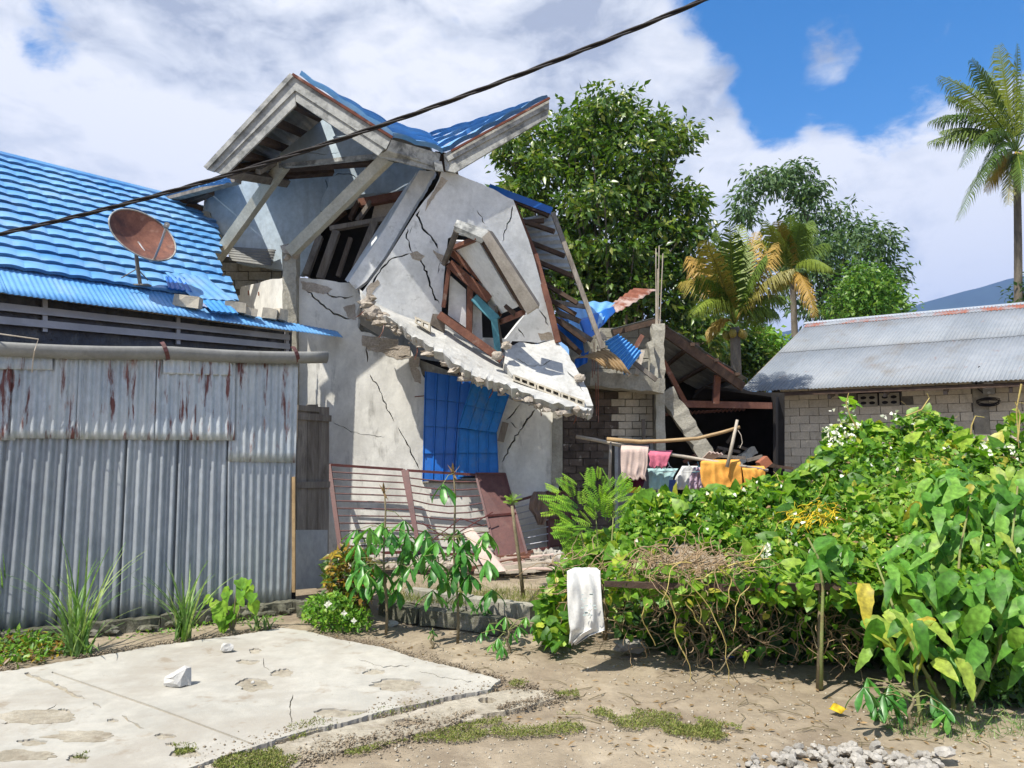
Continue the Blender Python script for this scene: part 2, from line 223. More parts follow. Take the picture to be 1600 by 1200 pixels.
# ---------------------------------------------------------------- mesh helpers
def wloc(o):
    return Vector((0, 0, 0)) if o is None else (o.location.copy() + wloc(o.parent))
class MB:
    def __init__(s): s.v = []; s.f = []
    def add(s, vs, fs):
        b = len(s.v); s.v += [tuple(v) for v in vs]; s.f += [tuple(i + b for i in f) for f in fs]; return s
    def beam(s, p, q, w, h, up=None, w2=None, h2=None, rough=0):
        p = Vector(p); q = Vector(q); d = (q - p).normalized(); up = Vector(up) if up else Vector((0, -1, 0))
        if abs(d.dot(up)) > .97: up = Vector((0, 0, 1))
        r = d.cross(up).normalized(); u = r.cross(d).normalized(); n = 1 if not rough else max(2, int((q - p).length / .09))
        w2 = w2 or w; h2 = h2 or h; vs = []; fs = []
        for i in range(n + 1):
            t = i / n; c = p.lerp(q, t); a = w + (w2 - w) * t; b = h + (h2 - h) * t
            for (x, y) in ((-1, -1), (1, -1), (1, 1), (-1, 1)):
                j = [random.uniform(-rough, rough) for _ in range(3)]
                vs.append(c + r * (a / 2 * x + j[0]) + u * (b / 2 * y + j[1]) + d * (j[2] if n > 1 else 0))
        for i in range(n):
            for k in range(4): fs.append((i * 4 + k, i * 4 + (k + 1) % 4, i * 4 + 4 + (k + 1) % 4, i * 4 + 4 + k))
        fs.append((3, 2, 1, 0)); fs.append(tuple(n * 4 + k for k in range(4)))
        return s.add(vs, fs)
    def tube(s, pts, r0, r1=None, n=6, cap=True):
        pts = [Vector(p) for p in pts]; r1 = r0 if r1 is None else r1; vs = []; fs = []; m = len(pts)
        pu = Vector((0, -1, .1)).normalized()
        for i, p in enumerate(pts):
            d = (pts[min(i + 1, m - 1)] - pts[max(i - 1, 0)]).normalized()
            a = d.cross(pu)
            if a.length < .05: a = d.cross(Vector((1, 0, 0)))
            a.normalize(); b = a.cross(d).normalized(); pu = b; r = r0 + (r1 - r0) * i / max(1, m - 1)
            for k in range(n):
                an = 2 * math.pi * k / n; vs.append(p + a * math.cos(an) * r + b * math.sin(an) * r)
        for i in range(m - 1):
            for k in range(n): fs.append((i * n + k, i * n + (k + 1) % n, (i + 1) * n + (k + 1) % n, (i + 1) * n + k))
        if cap: fs.append(tuple(range(n))[::-1]); fs.append(tuple((m - 1) * n + k for k in range(n)))
        return s.add(vs, fs)
    def poly(s, loops, ext):                      # loops: outer + holes (3D, nearly planar); ext: Vector of extrusion
        ext = Vector(ext); allv = [Vector(v) for l in loops for v in l]; n = len(allv)
        tr = tessellate_polygon([[Vector(v) for v in l] for l in loops])
        vs = allv + [v + ext for v in allv]; fs = [tuple(t) for t in tr] + [tuple(i + n for i in t[::-1]) for t in tr]
        b = 0
        for l in loops:
            k = len(l)
            for i in range(k): j = (i + 1) % k; fs.append((b + i, b + j, b + j + n, b + i + n))
            b += k
        return s.add(vs, fs)
    def sheet(s, c, nu, nv, fn=None, nrm=None, thick=.004, lip=0.0):   # bilinear patch c=(p00,p10,p11,p01); fn(u,v)->offset along normal
        p00, p10, p11, p01 = [Vector(x) for x in c]
        nrm = Vector(nrm).normalized() if nrm else (p10 - p00).cross(p01 - p00).normalized()
        top = []
        for j in range(nv + 1):
            for i in range(nu + 1):
                u, v = i / nu, j / nv; q = p00.lerp(p10, u).lerp(p01.lerp(p11, u), v); top.append(q + nrm * (fn(u, v) if fn else 0))
        if lip:
            for i in range(nu + 1): top.append(top[nv * (nu + 1) + i] - nrm * lip)
            nv += 1
        n = len(top); vs = top + [q - nrm * thick for q in top]; fs = []
        w = nu + 1
        for j in range(nv):
            for i in range(nu):
                a = j * w + i; fs.append((a, a + 1, a + w + 1, a + w)); fs.append((n + a, n + a + w, n + a + w + 1, n + a + 1))
        for i in range(nu): fs.append((i, n + i, n + i + 1, i + 1)); a = nv * w + i; fs.append((a, a + 1, n + a + 1, n + a))
        for j in range(nv): a = j * w; fs.append((a, a + w, n + a + w, n + a)); a += nu; fs.append((a, n + a, n + a + w, a + w))
        return s.add(vs, fs)
    def blob(s, c, r, seed=0, jag=.25, sub=1):
        import bmesh as bm_
        b = bm_.new(); bm_.ops.create_icosphere(b, subdivisions=sub, radius=1); rr = random.Random(seed); c = Vector(c)
        vs = [c + Vector((v.co.x * r[0], v.co.y * r[1], v.co.z * r[2])) * (1 + rr.uniform(-jag, jag)) for v in b.verts]
        fs = [tuple(v.index for v in f.verts) for f in b.faces]; b.free(); return s.add(vs, fs)
    def mesh(s, name, m, off=Vector((0, 0, 0)), smooth=False):
        me = bpy.data.meshes.new(name); me.from_pydata([tuple(Vector(v) - off) for v in s.v], [], s.f)
        me.materials.append(m if not isinstance(m, str) else T[m])
        if smooth: me.shade_smooth()
        me.update(); return me
    def build(s, name, m, parent=None, smooth=False, kind=None, label=None):
        if parent is not None: off = wloc(parent)
        else:
            a = np.array(s.v); off = Vector((a[:, 0].mean(), a[:, 1].mean(), a[:, 2].min()))
        o = bpy.data.objects.new(name, s.mesh(name, m, off, smooth)); COL.objects.link(o)
        if parent is not None: o.parent = parent
        else: o.location = off
        if kind: o['kind'] = kind
        if label: o['label'] = label
        return o
def tag(o, label, cat, group=None):
    o['label'] = label; o['category'] = cat
    if group: o['group'] = group
    return o
def thing(name, label, cat, loc, group=None):
    o = bpy.data.objects.new(name, None); COL.objects.link(o); o.location = loc; o.empty_display_size = .1
    return tag(o, label, cat, group)
def struct(o): o['kind'] = 'structure'; return o
def inst(name, me, parent, M):
    o = bpy.data.objects.new(name, me); COL.objects.link(o); o.parent = parent
    o.matrix_local = Matrix.Translation(-wloc(parent)) @ M; return o
def frame(pos, axis, nrm, sc=1.0):                # matrix with local Y along axis, Z along nrm
    y = Vector(axis).normalized(); z = Vector(nrm); z = (z - y * z.dot(y))
    if z.length < 1e-3: z = y.orthogonal()
    z.normalize(); x = y.cross(z)
    M = Matrix(((x.x, y.x, z.x, pos[0]), (x.y, y.y, z.y, pos[1]), (x.z, y.z, z.z, pos[2]), (0, 0, 0, 1)))
    return M @ Matrix.Diagonal((sc, sc, sc, 1))
def scatter(name, proto, pos, axis, nrm, sc, m, parent=None, label=None, cat=None, kind='stuff'):
    pv = np.array(proto[0], float); pf = proto[1]; pos = np.asarray(pos, float); n = len(pos)
    y = np.asarray(axis, float); y /= np.linalg.norm(y, axis=1)[:, None] + 1e-9; z = np.asarray(nrm, float)
    z = z - y * (z * y).sum(1)[:, None]; z /= np.linalg.norm(z, axis=1)[:, None] + 1e-9; x = np.cross(y, z)
    sc = np.asarray(sc, float).reshape(n, 1, 1) if np.ndim(sc) else sc
    V = (pv[None, :, 0:1] * x[:, None, :] + pv[None, :, 1:2] * y[:, None, :] + pv[None, :, 2:3] * z[:, None, :]) * sc + pos[:, None, :]
    off = wloc(parent) if parent is not None else Vector((pos[:, 0].mean(), pos[:, 1].mean(), pos[:, 2].min()))
    V = V.reshape(-1, 3) - np.array(off); k = len(pv); fl = len(pf[0]); assert all(len(q) == fl for q in pf)
    FA = (np.array(pf)[None] + (np.arange(n) * k)[:, None, None]).reshape(-1, fl)
    me = bpy.data.meshes.new(name); me.vertices.add(len(V)); me.vertices.foreach_set('co', V.ravel().astype(np.float32))
    me.loops.add(FA.size); me.loops.foreach_set('vertex_index', FA.ravel().astype(np.int32))
    me.polygons.add(len(FA)); me.polygons.foreach_set('loop_start', (np.arange(len(FA)) * fl).astype(np.int32))
    me.update(calc_edges=True)
    at = me.attributes.new('rnd', 'FLOAT', 'FACE'); at.data.foreach_set('value', np.repeat(RNG.random(n), len(pf)).astype(np.float32))
    me.materials.append(T[m]); o = bpy.data.objects.new(name, me); COL.objects.link(o)
    if parent is not None: o.parent = parent
    else: o.location = off
    if kind: o['kind'] = kind
    if label: o['label'] = label
    if cat: o['category'] = cat
    return o
def pts_in(poly, n):
    a = np.array(poly, float); out = np.zeros((0, 2)); lo, hi = a.min(0), a.max(0)
    while len(out) < n:
        q = RNG.uniform(lo, hi, (n * 2, 2)); ins = np.zeros(len(q), bool); j = len(a) - 1
        for i in range(len(a)):
            c = ((a[i, 1] > q[:, 1]) != (a[j, 1] > q[:, 1])) & (q[:, 0] < (a[j, 0] - a[i, 0]) * (q[:, 1] - a[i, 1]) / (a[j, 1] - a[i, 1] + 1e-9) + a[i, 0]); ins ^= c; j = i
        out = np.vstack([out, q[ins]])
    return out[:n]
def edgedist(poly, q):
    a = np.array(poly, float); d = np.full(len(q), 1e9)
    for i in range(len(a)):
        p0, p1 = a[i - 1], a[i]; e = p1 - p0; t = np.clip(((q - p0) @ e) / (e @ e + 1e-9), 0, 1); d = np.minimum(d, np.linalg.norm(q - (p0 + t[:, None] * e), axis=1))
    return d
def Pn(px, py, d):                                # numpy version of P
    x = (px - 800) / F; u = (600 - py) / F; ry = CP - u * SP; rz = SP + u * CP
    return np.stack([x / ry * d, d, CAMZ + rz / ry * d], 1)
def rdir(n, zb=0.0, s=1.0):
    v = RNG.normal(size=(n, 3)) * s; v[:, 2] += zb; return v / np.linalg.norm(v, axis=1)[:, None]
# leaf prototypes (local Y = axis, Z = face normal, unit length 1)
LEAF_D = ([(0, 0, 0), (.22, .4, .07), (0, 1, -.12), (-.22, .4, .07), (0, .45, 0)], [(0, 1, 4), (1, 2, 4), (2, 3, 4), (3, 0, 4)])
LEAF_H = ([(0, .05, 0), (.3, -.06, .05), (.44, .2, .08), (.3, .6, .02), (0, 1, -.15), (-.3, .6, .02), (-.44, .2, .08), (-.3, -.06, .05), (0, .5, -.02)],
          [(0, 1, 8), (1, 2, 8), (2, 3, 8), (3, 4, 8), (4, 5, 8), (5, 6, 8), (6, 7, 8), (7, 0, 8)])
LEAF_Q = ([(0, 0, 0), (.16, .45, .05), (0, 1, -.1), (-.16, .45, .05)], [(0, 1, 2), (0, 2, 3)])
BLADE = ([(-.03, 0, 0), (.03, 0, 0), (.02, .5, .1), (-.02, .5, .1), (0, 1, 0)], [(0, 1, 2), (0, 2, 3), (3, 2, 4)])
def pxl(poly, pl, off=0.0): return [pl(x, y, off) for x, y in poly]
class Crack:
    def __init__(s, path, w):
        out = []
        for i in range(len(path) - 1):
            (x0, y0), (x1, y1) = path[i], path[i + 1]; k = max(1, int(math.hypot(x1 - x0, y1 - y0) / 5))
            for j in range(k): t = j / k; e = 1.6 if (i or j) else 0; out.append((x0 + (x1 - x0) * t + random.uniform(-e, e), y0 + (y1 - y0) * t + random.uniform(-e, e)))
        s.path = out + [path[-1]]; s.w = w * .9
def crack(path, w): return Crack(path, w)
def crack_loop(path, w):                            # px polyline -> thin closed loop
    n = len(path); L_, R_ = [], []
    for i, (x, y) in enumerate(path):
        x0, y0 = path[max(0, i - 1)]; x1, y1 = path[min(n - 1, i + 1)]; dx, dy = x1 - x0, y1 - y0; l = math.hypot(dx, dy) + 1e-6
        ww = w * (0.2 if i in (0, n - 1) else random.uniform(.55, 1.35)); L_.append((x - dy / l * ww / 2, y + dx / l * ww / 2)); R_.append((x + dy / l * ww / 2, y - dx / l * ww / 2))
    return L_ + R_[::-1]
def inside(poly, pts):
    a = np.array(poly, float); q = np.array(pts, float); ins = np.zeros(len(q), bool); j = len(a) - 1
    for i in range(len(a)):
        c = ((a[i, 1] > q[:, 1]) != (a[j, 1] > q[:, 1])) & (q[:, 0] < (a[j, 0] - a[i, 0]) * (q[:, 1] - a[i, 1]) / (a[j, 1] - a[i, 1] + 1e-12) + a[i, 0]); ins ^= c; j = i
    return ins
def fit_holes(outer, holes):                        # keep every crack inside the wall and clear of the other openings
    fixed = [h for h in holes if not isinstance(h, Crack)]; out = list(fixed)
    for c in holes:
        if not isinstance(c, Crack): continue
        pa = np.array(c.path); ok = inside(outer, pa) & (edgedist(outer, pa) > c.w * .6 + .5)
        for h in out: ok &= ~inside(h, pa) & (edgedist(h, pa) > c.w * .6 + .5)
        best = (0, 0); i = 0
        while i < len(pa):
            if ok[i]:
                j = i
                while j < len(pa) and ok[j]: j += 1
                if j - i > best[1] - best[0]: best = (i, j)
                i = j
            else: i += 1
        if best[1] - best[0] >= 3: out.append(crack_loop([tuple(q) for q in pa[best[0]:best[1]]], c.w))
    return out
def jag(path, step=7, amp=2.0, closed=False, ay=1.0):      # subdivide a px polyline and roughen it
    out = []; n = len(path)
    for i in range(n if closed else n - 1):
        a = path[i]; b = path[(i + 1) % n]; l = math.hypot(b[0] - a[0], b[1] - a[1]); k = max(1, int(l / step))
        for j in range(k):
            t = j / k; e = amp if j else amp * .3; out.append((a[0] + (b[0] - a[0]) * t + random.uniform(-e, e), a[1] + (b[1] - a[1]) * t + ay * random.uniform(-e, e)))
    if not closed: out.append(path[-1])
    return out
# ================================================================ GROUND
from mathutils import noise as mnoise
def gh(x, y):                                      # soil relief
    h = .022 * mnoise.noise(Vector((x * .9, y * .9, 0))) + .014 * mnoise.noise(Vector((x * 4, y * 4, 3))) + .005 * mnoise.noise(Vector((x * 14, y * 14, 7)))
    t = min(1, max(0, (y - 7.0) / .8)); s = .22 * t * t * (3 - 2 * t) if x > -1.9 else 0
    return h * (1 if y > 3 else .5) - .008 + s * min(1, max(0, (x + 1.9) / .3))
def ground():
    mb = MB(); xs = np.concatenate([np.arange(-9, 9.01, .07)]); ys = np.arange(2.2, 11.01, .07); nx, ny = len(xs), len(ys)
    vs = [(x, y, gh(x, y)) for y in ys for x in xs]
    fs = [(j * nx + i, j * nx + i + 1, (j + 1) * nx + i + 1, (j + 1) * nx + i) for j in range(ny - 1) for i in range(nx - 1)]
    mb.add(vs, fs); o = struct(mb.build('ground', 'dirt', None, smooth=True))
    far = MB(); R_ = 4000; z = -.12
    far.add([(-R_, -R_, z - .1), (R_, -R_, z - .1), (R_, R_, z - .1), (-R_, R_, z - .1)], [(0, 1, 2, 3)])
    struct(far.build('far_ground', 'dirt'))
    near = MB(); near.add([(-9, -6, -.03), (9, -6, -.03), (9, 2.2, -.03), (-9, 2.2, -.03)], [(0, 1, 2, 3)]); struct(near.build('near_ground', 'dirt'))
ground()
def gpoly(px, z): return [G(x, y, z) for x, y in px]
# pale cast slab, with broken-out hollows
slab_px = jag([(-420, 1085), (-120, 1062), (30, 1046), (60, 1040), (160, 1024), (250, 1008), (330, 998), (400, 988), (440, 981), (480, 986), (530, 999), (600, 1012), (655, 1030), (720, 1045), (782, 1062), (762, 1078), (700, 1088), (650, 1100), (600, 1110), (540, 1128), (490, 1138), (440, 1152), (400, 1166), (345, 1182), (290, 1202), (210, 1290), (120, 1420)], 4, 1.6, ay=.35) + [(-700, 1420), (-700, 1085)]
def hole(cx, cy, rx, ry, n=30, seed=1):
    f = lambda i: 1 + .45 * mnoise.noise(Vector((math.cos(2 * math.pi * i / n) * 1.3, math.sin(2 * math.pi * i / n) * 1.3, seed))) + .3 * mnoise.noise(Vector((math.cos(2 * math.pi * i / n) * 4, math.sin(2 * math.pi * i / n) * 4, seed)))
    return [(cx + rx * math.cos(2 * math.pi * i / n) * f(i), cy + ry * math.sin(2 * math.pi * i / n) * f(i)) for i in range(n)]
holes = [hole(397, 1069, 29, 10, seed=2), hole(440, 1052, 19, 6.5, seed=3), hole(386, 1034, 17, 4, seed=4), hole(398, 1017, 11, 4, seed=5), hole(622, 1070, 44, 9, seed=6), hole(585, 1050, 17, 5, seed=7),
         hole(528, 1114, 44, 7, seed=8), hole(256, 1150, 16, 4.5, seed=9), hole(122, 1186, 19, 6, seed=10), hole(289, 1176, 22, 9, seed=11), hole(176, 1126, 9, 3, seed=12), hole(100, 1112, 12, 5, seed=13), hole(268, 1163, 9, 3, seed=14), hole(50, 1160, 22, 5, seed=15)]
gaps = [crack([(38, 1052), (75, 1066), (105, 1080), (132, 1092)], 6), crack([(145, 1098), (158, 1106)], 5), crack([(190, 1118), (205, 1128), (225, 1138)], 4), crack([(412, 1028), (414, 1042), (422, 1048)], 2.4),
        crack([(458, 1085), (452, 1105), (456, 1130)], 2), crack([(2, 1130), (60, 1122), (88, 1100)], 2), crack([(560, 1030), (600, 1042), (640, 1040)], 1.8), crack([(655, 1048), (690, 1058), (740, 1066)], 1.6)]
cable_shadow_groove = [[(82, 1049), (240, 1103), (395, 1161), (392, 1163), (238, 1106), (80, 1051)]]  # cable's cast shadow, put into the slab shape as a narrow recess
mb = MB(); mb.poly([gpoly(l, .03) for l in [slab_px] + fit_holes(slab_px, holes + cable_shadow_groove + gaps)], (0, 0, -.09)); struct(mb.build('concrete_pavement', 'slab'))
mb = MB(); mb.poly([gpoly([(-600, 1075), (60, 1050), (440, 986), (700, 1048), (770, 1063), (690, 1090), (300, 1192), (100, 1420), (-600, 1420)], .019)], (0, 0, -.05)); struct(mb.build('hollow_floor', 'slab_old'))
old_px = jag([(700, 1096), (760, 1084), (800, 1076), (850, 1079), (868, 1090), (830, 1102), (790, 1110), (740, 1118), (690, 1136), (640, 1148), (600, 1160), (560, 1166), (500, 1178), (470, 1190), (450, 1215), (330, 1215), (320, 1196), (410, 1172), (470, 1152), (560, 1130), (640, 1112)], 5, 2.5, True, ay=.35)
mb = MB(); mb.poly([gpoly(old_px, .016), gpoly(hole(640, 1128, 26, 6, seed=21), .016), gpoly(hole(760, 1094, 16, 4, seed=22), .016)], (0, 0, -.06)); struct(mb.build('worn_pavement', 'slab_old'))
# soil washed over the broken edges
def spill(cx, cy, rx, ry, seed, z, m='dirt'):
    l = hole(cx, cy, rx, ry, 44, seed); MB().poly([gpoly(l, z)], (0, 0, -.012)).build('soil_patch', m)['kind'] = 'structure'
for i, (cx, cy, rx, ry, z) in enumerate(((60, 1120, 60, 10, .0325), (130, 1150, 50, 8, .0325), (700, 1120, 60, 6, .0185), (30, 1180, 50, 9, .0325))): spill(cx, cy, rx, ry, 300 + i, z, 'slab_old')
# moss and low weeds
def moss(poly, n, s=.014):
    q = pts_in(poly, n * 3); n_ = mnoise
    p = np.array([G(x, y, .0) for x, y in q]); keep = np.array([mnoise.noise(Vector((a[0] * 5, a[1] * 5, 1))) > -.05 for a in p]); p = p[keep]
    p[:, 2] = [max(gh(a[0], a[1]), .012) + .003 for a in p]; return p
mp = [moss(pl, n) for pl, n in (([(640, 1158), (760, 1128), (900, 1118), (960, 1128), (900, 1150), (760, 1160), (660, 1168)], 3000), ([(940, 1108), (1040, 1118), (1160, 1150), (1120, 1162), (960, 1140), (900, 1130)], 2600), ([(860, 1078), (900, 1082), (905, 1092), (870, 1092)], 350),
     ([(450, 1140), (500, 1128), (510, 1138), (450, 1152)], 500), ([(290, 1200), (420, 1172), (470, 1190), (440, 1215), (300, 1215)], 2600), ([(268, 1170), (300, 1168), (312, 1180), (275, 1188)], 350), ([(110, 1182), (140, 1184), (135, 1192), (105, 1190)], 200),
     ([(780, 1062), (860, 1076), (850, 1080), (765, 1076)], 500), ([(1060, 1120), (1160, 1140), (1150, 1158), (1060, 1148)], 900), ([(520, 1180), (640, 1160), (620, 1172), (500, 1195)], 300), ([(600, 1112), (700, 1090), (765, 1078), (770, 1084), (700, 1098), (610, 1122)], 160), ([(470, 1140), (600, 1112), (610, 1120), (480, 1150)], 160), ([(400, 1168), (470, 1146), (480, 1156), (410, 1176)], 200))]
mp = np.vstack(mp); n = len(mp); mp[:, 2] += RNG.random(n) * .012
scatter('moss', LEAF_Q, mp, rdir(n, .4), rdir(n, .5), .007 + RNG.random(n) * .014, 'lf_moss', None, None, None)
tag(bpy.data.objects['moss'], 'low green moss and weeds growing in patches on the bare dirt', 'moss')
# pebbles and litter on the soil
PEB = ([(0, .5, .05), (.45, 0, .0), (0, -.45, .08), (-.5, 0, .0), (0, 0, .35), (.1, 0, -.3)], [(0, 1, 4), (1, 2, 4), (2, 3, 4), (3, 0, 4), (1, 0, 5), (2, 1, 5), (3, 2, 5), (0, 3, 5)])
q = pts_in([(560, 1000), (820, 1000), (1000, 1020), (1300, 1080), (1600, 1120), (1700, 1260), (400, 1260), (620, 1165), (870, 1095), (780, 1060), (700, 1090), (500, 1140), (330, 1190)], 3600); p = np.array([G(x, y, 0) for x, y in q]); p[:, 2] = [gh(a[0], a[1]) + .002 for a in p]; n = len(p)
o = scatter('pebbles', PEB, p, rdir(n) * np.array([1, 1, .15]), np.tile((0, 0, 1.), (n, 1)), .006 + .022 * RNG.random(n) ** 4, 'block', None); tag(o, 'small grey pebbles and crumbs scattered over the bare soil', 'pebbles')
q = pts_in([(480, 985), (820, 985), (1000, 1000), (1300, 1060), (1600, 1100), (1700, 1220), (900, 1180), (640, 1060)], 600); p = np.array([G(x, y, 0) for x, y in q]); p[:, 2] = [gh(a[0], a[1]) + .008 for a in p]; n = len(p)
o = scatter('leaf_litter', LEAF_Q, p, rdir(n) * np.array([1, 1, .12]), rdir(n, 2), .02 + .035 * RNG.random(n), 'lf_dry', None); tag(o, 'dry brown leaf litter lying on the soil under the hedge', 'leaf litter')
# crumbled soil banked against the slab edges
def along(path, n, w):
    out = []
    L_ = [math.hypot(path[i + 1][0] - path[i][0], path[i + 1][1] - path[i][1]) for i in range(len(path) - 1)]; tot = sum(L_)
    for _ in range(n):
        s_ = random.random() * tot; i = 0
        while i < len(L_) - 1 and s_ > L_[i]: s_ -= L_[i]; i += 1
        t_ = s_ / L_[i]; x = path[i][0] + (path[i + 1][0] - path[i][0]) * t_; y = path[i][1] + (path[i + 1][1] - path[i][1]) * t_; g_ = G(x, y, 0); nz = 1 + 2.5 * mnoise.noise(Vector((g_.x * 3, g_.y * 3, 4)))
        if nz < .3: continue
        out.append((g_.x + random.gauss(0, w * .5) * nz, g_.y + random.gauss(0, w) * nz, .0 + random.random() ** 2 * .034))
    return np.array(out)
e1 = [(500, 992), (600, 1012), (655, 1030), (720, 1045), (782, 1062), (762, 1078), (700, 1088), (650, 1100), (600, 1110), (540, 1128), (490, 1138), (440, 1152), (400, 1166), (345, 1182), (290, 1202)]; e2 = [(800, 1076), (850, 1079), (868, 1090), (830, 1102), (790, 1110), (740, 1118), (690, 1136), (640, 1148), (600, 1160), (560, 1166), (500, 1178), (450, 1200)]
sp_ = np.vstack([along(e1, 7000, .05), along(e2, 7000, .06), along([(0, 1046), (60, 1040), (160, 1024), (250, 1008), (330, 998), (400, 988), (440, 981)], 2500, .03)]); n = len(sp_)
o = scatter('soil_crumbs', PEB, sp_, rdir(n) * np.array([1, 1, .2]), np.tile((0, 0, 1.), (n, 1)), .006 + .018 * RNG.random(n) ** 3, 'dirt', None); tag(o, 'crumbled soil banked along the broken edges of the concrete pavement', 'soil')
mb = MB()
for i in range(70):
    x, y = pts_in([(640, 1010), (1000, 1000), (1500, 1090), (1560, 1190), (900, 1140)], 1)[0]; a = G(x, y, 0); a.z = gh(a.x, a.y) + .008; an = random.uniform(0, 3.1); l = random.uniform(.05, .3)
    mb.tube([a, a + Vector((math.cos(an) * l / 2, math.sin(an) * l / 2, random.uniform(0, .02))), a + Vector((math.cos(an + .3) * l, math.sin(an + .3) * l, 0))], .003, .002, 4)
o = mb.build('twigs', 'stem', kind='stuff'); tag(o, 'thin dry twigs lying on the bare soil', 'twigs')
# ================================================================ BLUE-ROOFED HOUSE (left)
house = thing('blue_roofed_house', 'low house with blue tiled roof and patched corrugated sheet wall, left edge', 'house', G(230, 965))
a0, a1 = P(0, 700, 6.2), P(460, 700, 7.5)
WA = Plane((a0.x, a0.y, 0), (a1.x, a1.y, 0), (a0.x, a0.y, 2))
def corr(n, amp, ph=0.0): return lambda u, v: amp * math.sin(2 * math.pi * n * u + ph)
def csheet(pl, x0t, x1t, yt, x0b, x1b, yb0, yb1, off, m, parent, amp=.011, pitch=.078, yt1=None, curl=0):
    c = [pl(x0t, yt, off), pl(x1t, yt if yt1 is None else yt1, off), pl(x1b, yb1, off), pl(x0b, yb0, off)]
    w = (c[1] - c[0]).length; n = max(2, round(w / pitch)); ph = random.uniform(0, 1); k = random.uniform(-.006, .006); f = corr(n, amp, ph)
    sd = random.random() * 50
    fn = lambda u, v: f(u, v) * (1 + .25 * mnoise.noise(Vector((u * 4, v * 3, sd)))) + .008 * mnoise.noise(Vector((u * 2.2, v * 2.2, sd + 5))) + curl * v * v
    return MB().sheet(c, n * 8, 10, fn, pl.n, .003).build('corrugated_sheet', m, parent, smooth=True)
# lower row (leaning verticals), upper row with rust
xs_ = [(-330, -352), (-205, -232), (-90, -118), (20, -10), (112, 92), (205, 190), (285, 274), (362, 356)]
def bot(x): return 990 - (x + 0) * .108
for i in range(len(xs_) - 1):
    (xt, xb), (xt1, xb1) = xs_[i], xs_[i + 1]
    csheet(WA, xt - 4, xt1 + 4, 655, xb - 4, xb1 + 4, bot(xb), bot(xb1), .004 + .006 * (i % 2), 'galv', house, pitch=.098, amp=.021)
csheet(WA, 356, 463, 700, 354, 455, bot(354) - 2, bot(455), .012, 'galv', house, pitch=.075, amp=.009)
ux = [(-330, -340), (-200, -208), (-95, -100), (26, 20), (128, 122), (250, 246), (364, 362)]
for i in range(len(ux) - 1):
    (xt, xb), (xt1, xb1) = ux[i], ux[i + 1]; e = random.uniform(-2, 2)
    csheet(WA, xt - 4, xt1 + 4, 551, xb - 4, xb1 + 4, 686 + e, 687 + e, .034 + .007 * (i % 2), 'galv_rust', house, curl=.012)
csheet(WA, 360, 466, 560, 356, 462, 721, 723, .03, 'galv_rust', house, pitch=.07, amp=.009)
# torn strips under the gutter
for (x0, x1, y1) in ((-120, 82, 575), (255, 362, 584)):
    csheet(WA, x0, x1, 555, x0, x1, y1, y1 + 3, .062, 'galv_rust', house, amp=.008, pitch=.08)
# timber post at the sheet end and stone footing
MB().beam(WA(459, 925, .02), WA(459, 745, .02), .03, .03).build('corner_post', 'bamboo', house)
foot = MB(); fp = [(-700, 1066), (-300, 1022), (0, 989), (120, 976), (250, 962), (380, 949), (455, 941), (470, 938)]
for i in range(len(fp) - 1):
    p = WA(*fp[i], .05); q = WA(*fp[i + 1], .05); p.z = q.z = (WA(0, 989).z + WA(455, 941).z) / 2 - .13; foot.beam(p, q, .16, .3, up=(0, 0, 1), rough=.012)
foot.build('stone_footing', 'stonebase', house)
fl = MB()
for i in range(60):
    x = random.uniform(-60, 500); yb = bot(x) + random.uniform(6, 34); c = WA(x, yb, random.uniform(.10, .15)); c.z = max(c.z, .03)
    fl.blob(c, (random.uniform(.03, .09), .04, random.uniform(.02, .05)), seed=i, jag=.3)
o = fl.build('rubble_stones', 'stonebase', house, kind='stuff')
# small return walls keeping the inside dark
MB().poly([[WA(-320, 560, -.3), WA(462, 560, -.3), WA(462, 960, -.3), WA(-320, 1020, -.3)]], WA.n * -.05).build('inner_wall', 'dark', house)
# gutter pipe with straps
e0 = P(-330, 700, 0.01); ga = WA(-330, 521, .13); gb = WA(0, 541, .09); gc = WA(510, 556, .09); ga.z = gb.z + .06
r = .076
def halfpipe(a, b, r, t, n=14, fill=2.1):
    a = Vector(a); b = Vector(b); d = (b - a).normalized(); s_ = d.cross(Vector((0, 0, 1))).normalized(); u = s_.cross(d); vs = []; fs = []; m = 24
    for j in range(m + 1):
        c = a.lerp(b, j / m) + Vector((0, 0, -.018 * math.sin(math.pi * ((j * 3 / m) % 1)) ))
        for i in range(n + 1):
            an = -math.pi / 2 - fill + 2 * fill * i / n
            for rr in (r, r - t): vs.append(c + s_ * math.cos(an) * rr + u * math.sin(an) * rr)
    w = 2 * (n + 1)
    for j in range(m):
        for i in range(n):
            k = j * w + i * 2; fs.append((k, k + 2, k + w + 2, k + w)); fs.append((k + 1, k + w + 1, k + w + 3, k + 3))
        k = j * w; fs.append((k, k + w, k + w + 1, k + 1)); k += 2 * n; fs.append((k, k + 1, k + w + 1, k + w))
    for j in (0, m):
        for i in range(n): k = j * w + i * 2; fs.append((k, k + 1, k + 3, k + 2) if j == 0 else (k, k + 2, k + 3, k + 1))
    return MB().add(vs, fs)
gut = halfpipe(gb + (gb - gc) * .6, gc, r, .006).build('gutter', 'pvc', house, smooth=True)
for x in (230, 450):
    t = (x - 0) / 510; c = gb.lerp(gc, t); d = (gc - gb).normalized(); s_ = d.cross(Vector((0, 0, 1))).normalized()
    pts = [c + s_ * (math.cos(an)) * (r + .006) + Vector((0, 0, math.sin(an) * (r + .006))) - d * .03 * math.sin(an) for an in np.linspace(-1.9, 1.6, 9)]
    m_ = MB()
    for i in range(8): m_.beam(pts[i], pts[i + 1], .035, .004, up=(pts[i] - c))
    m_.build('gutter_strap', 'maroon', gut)
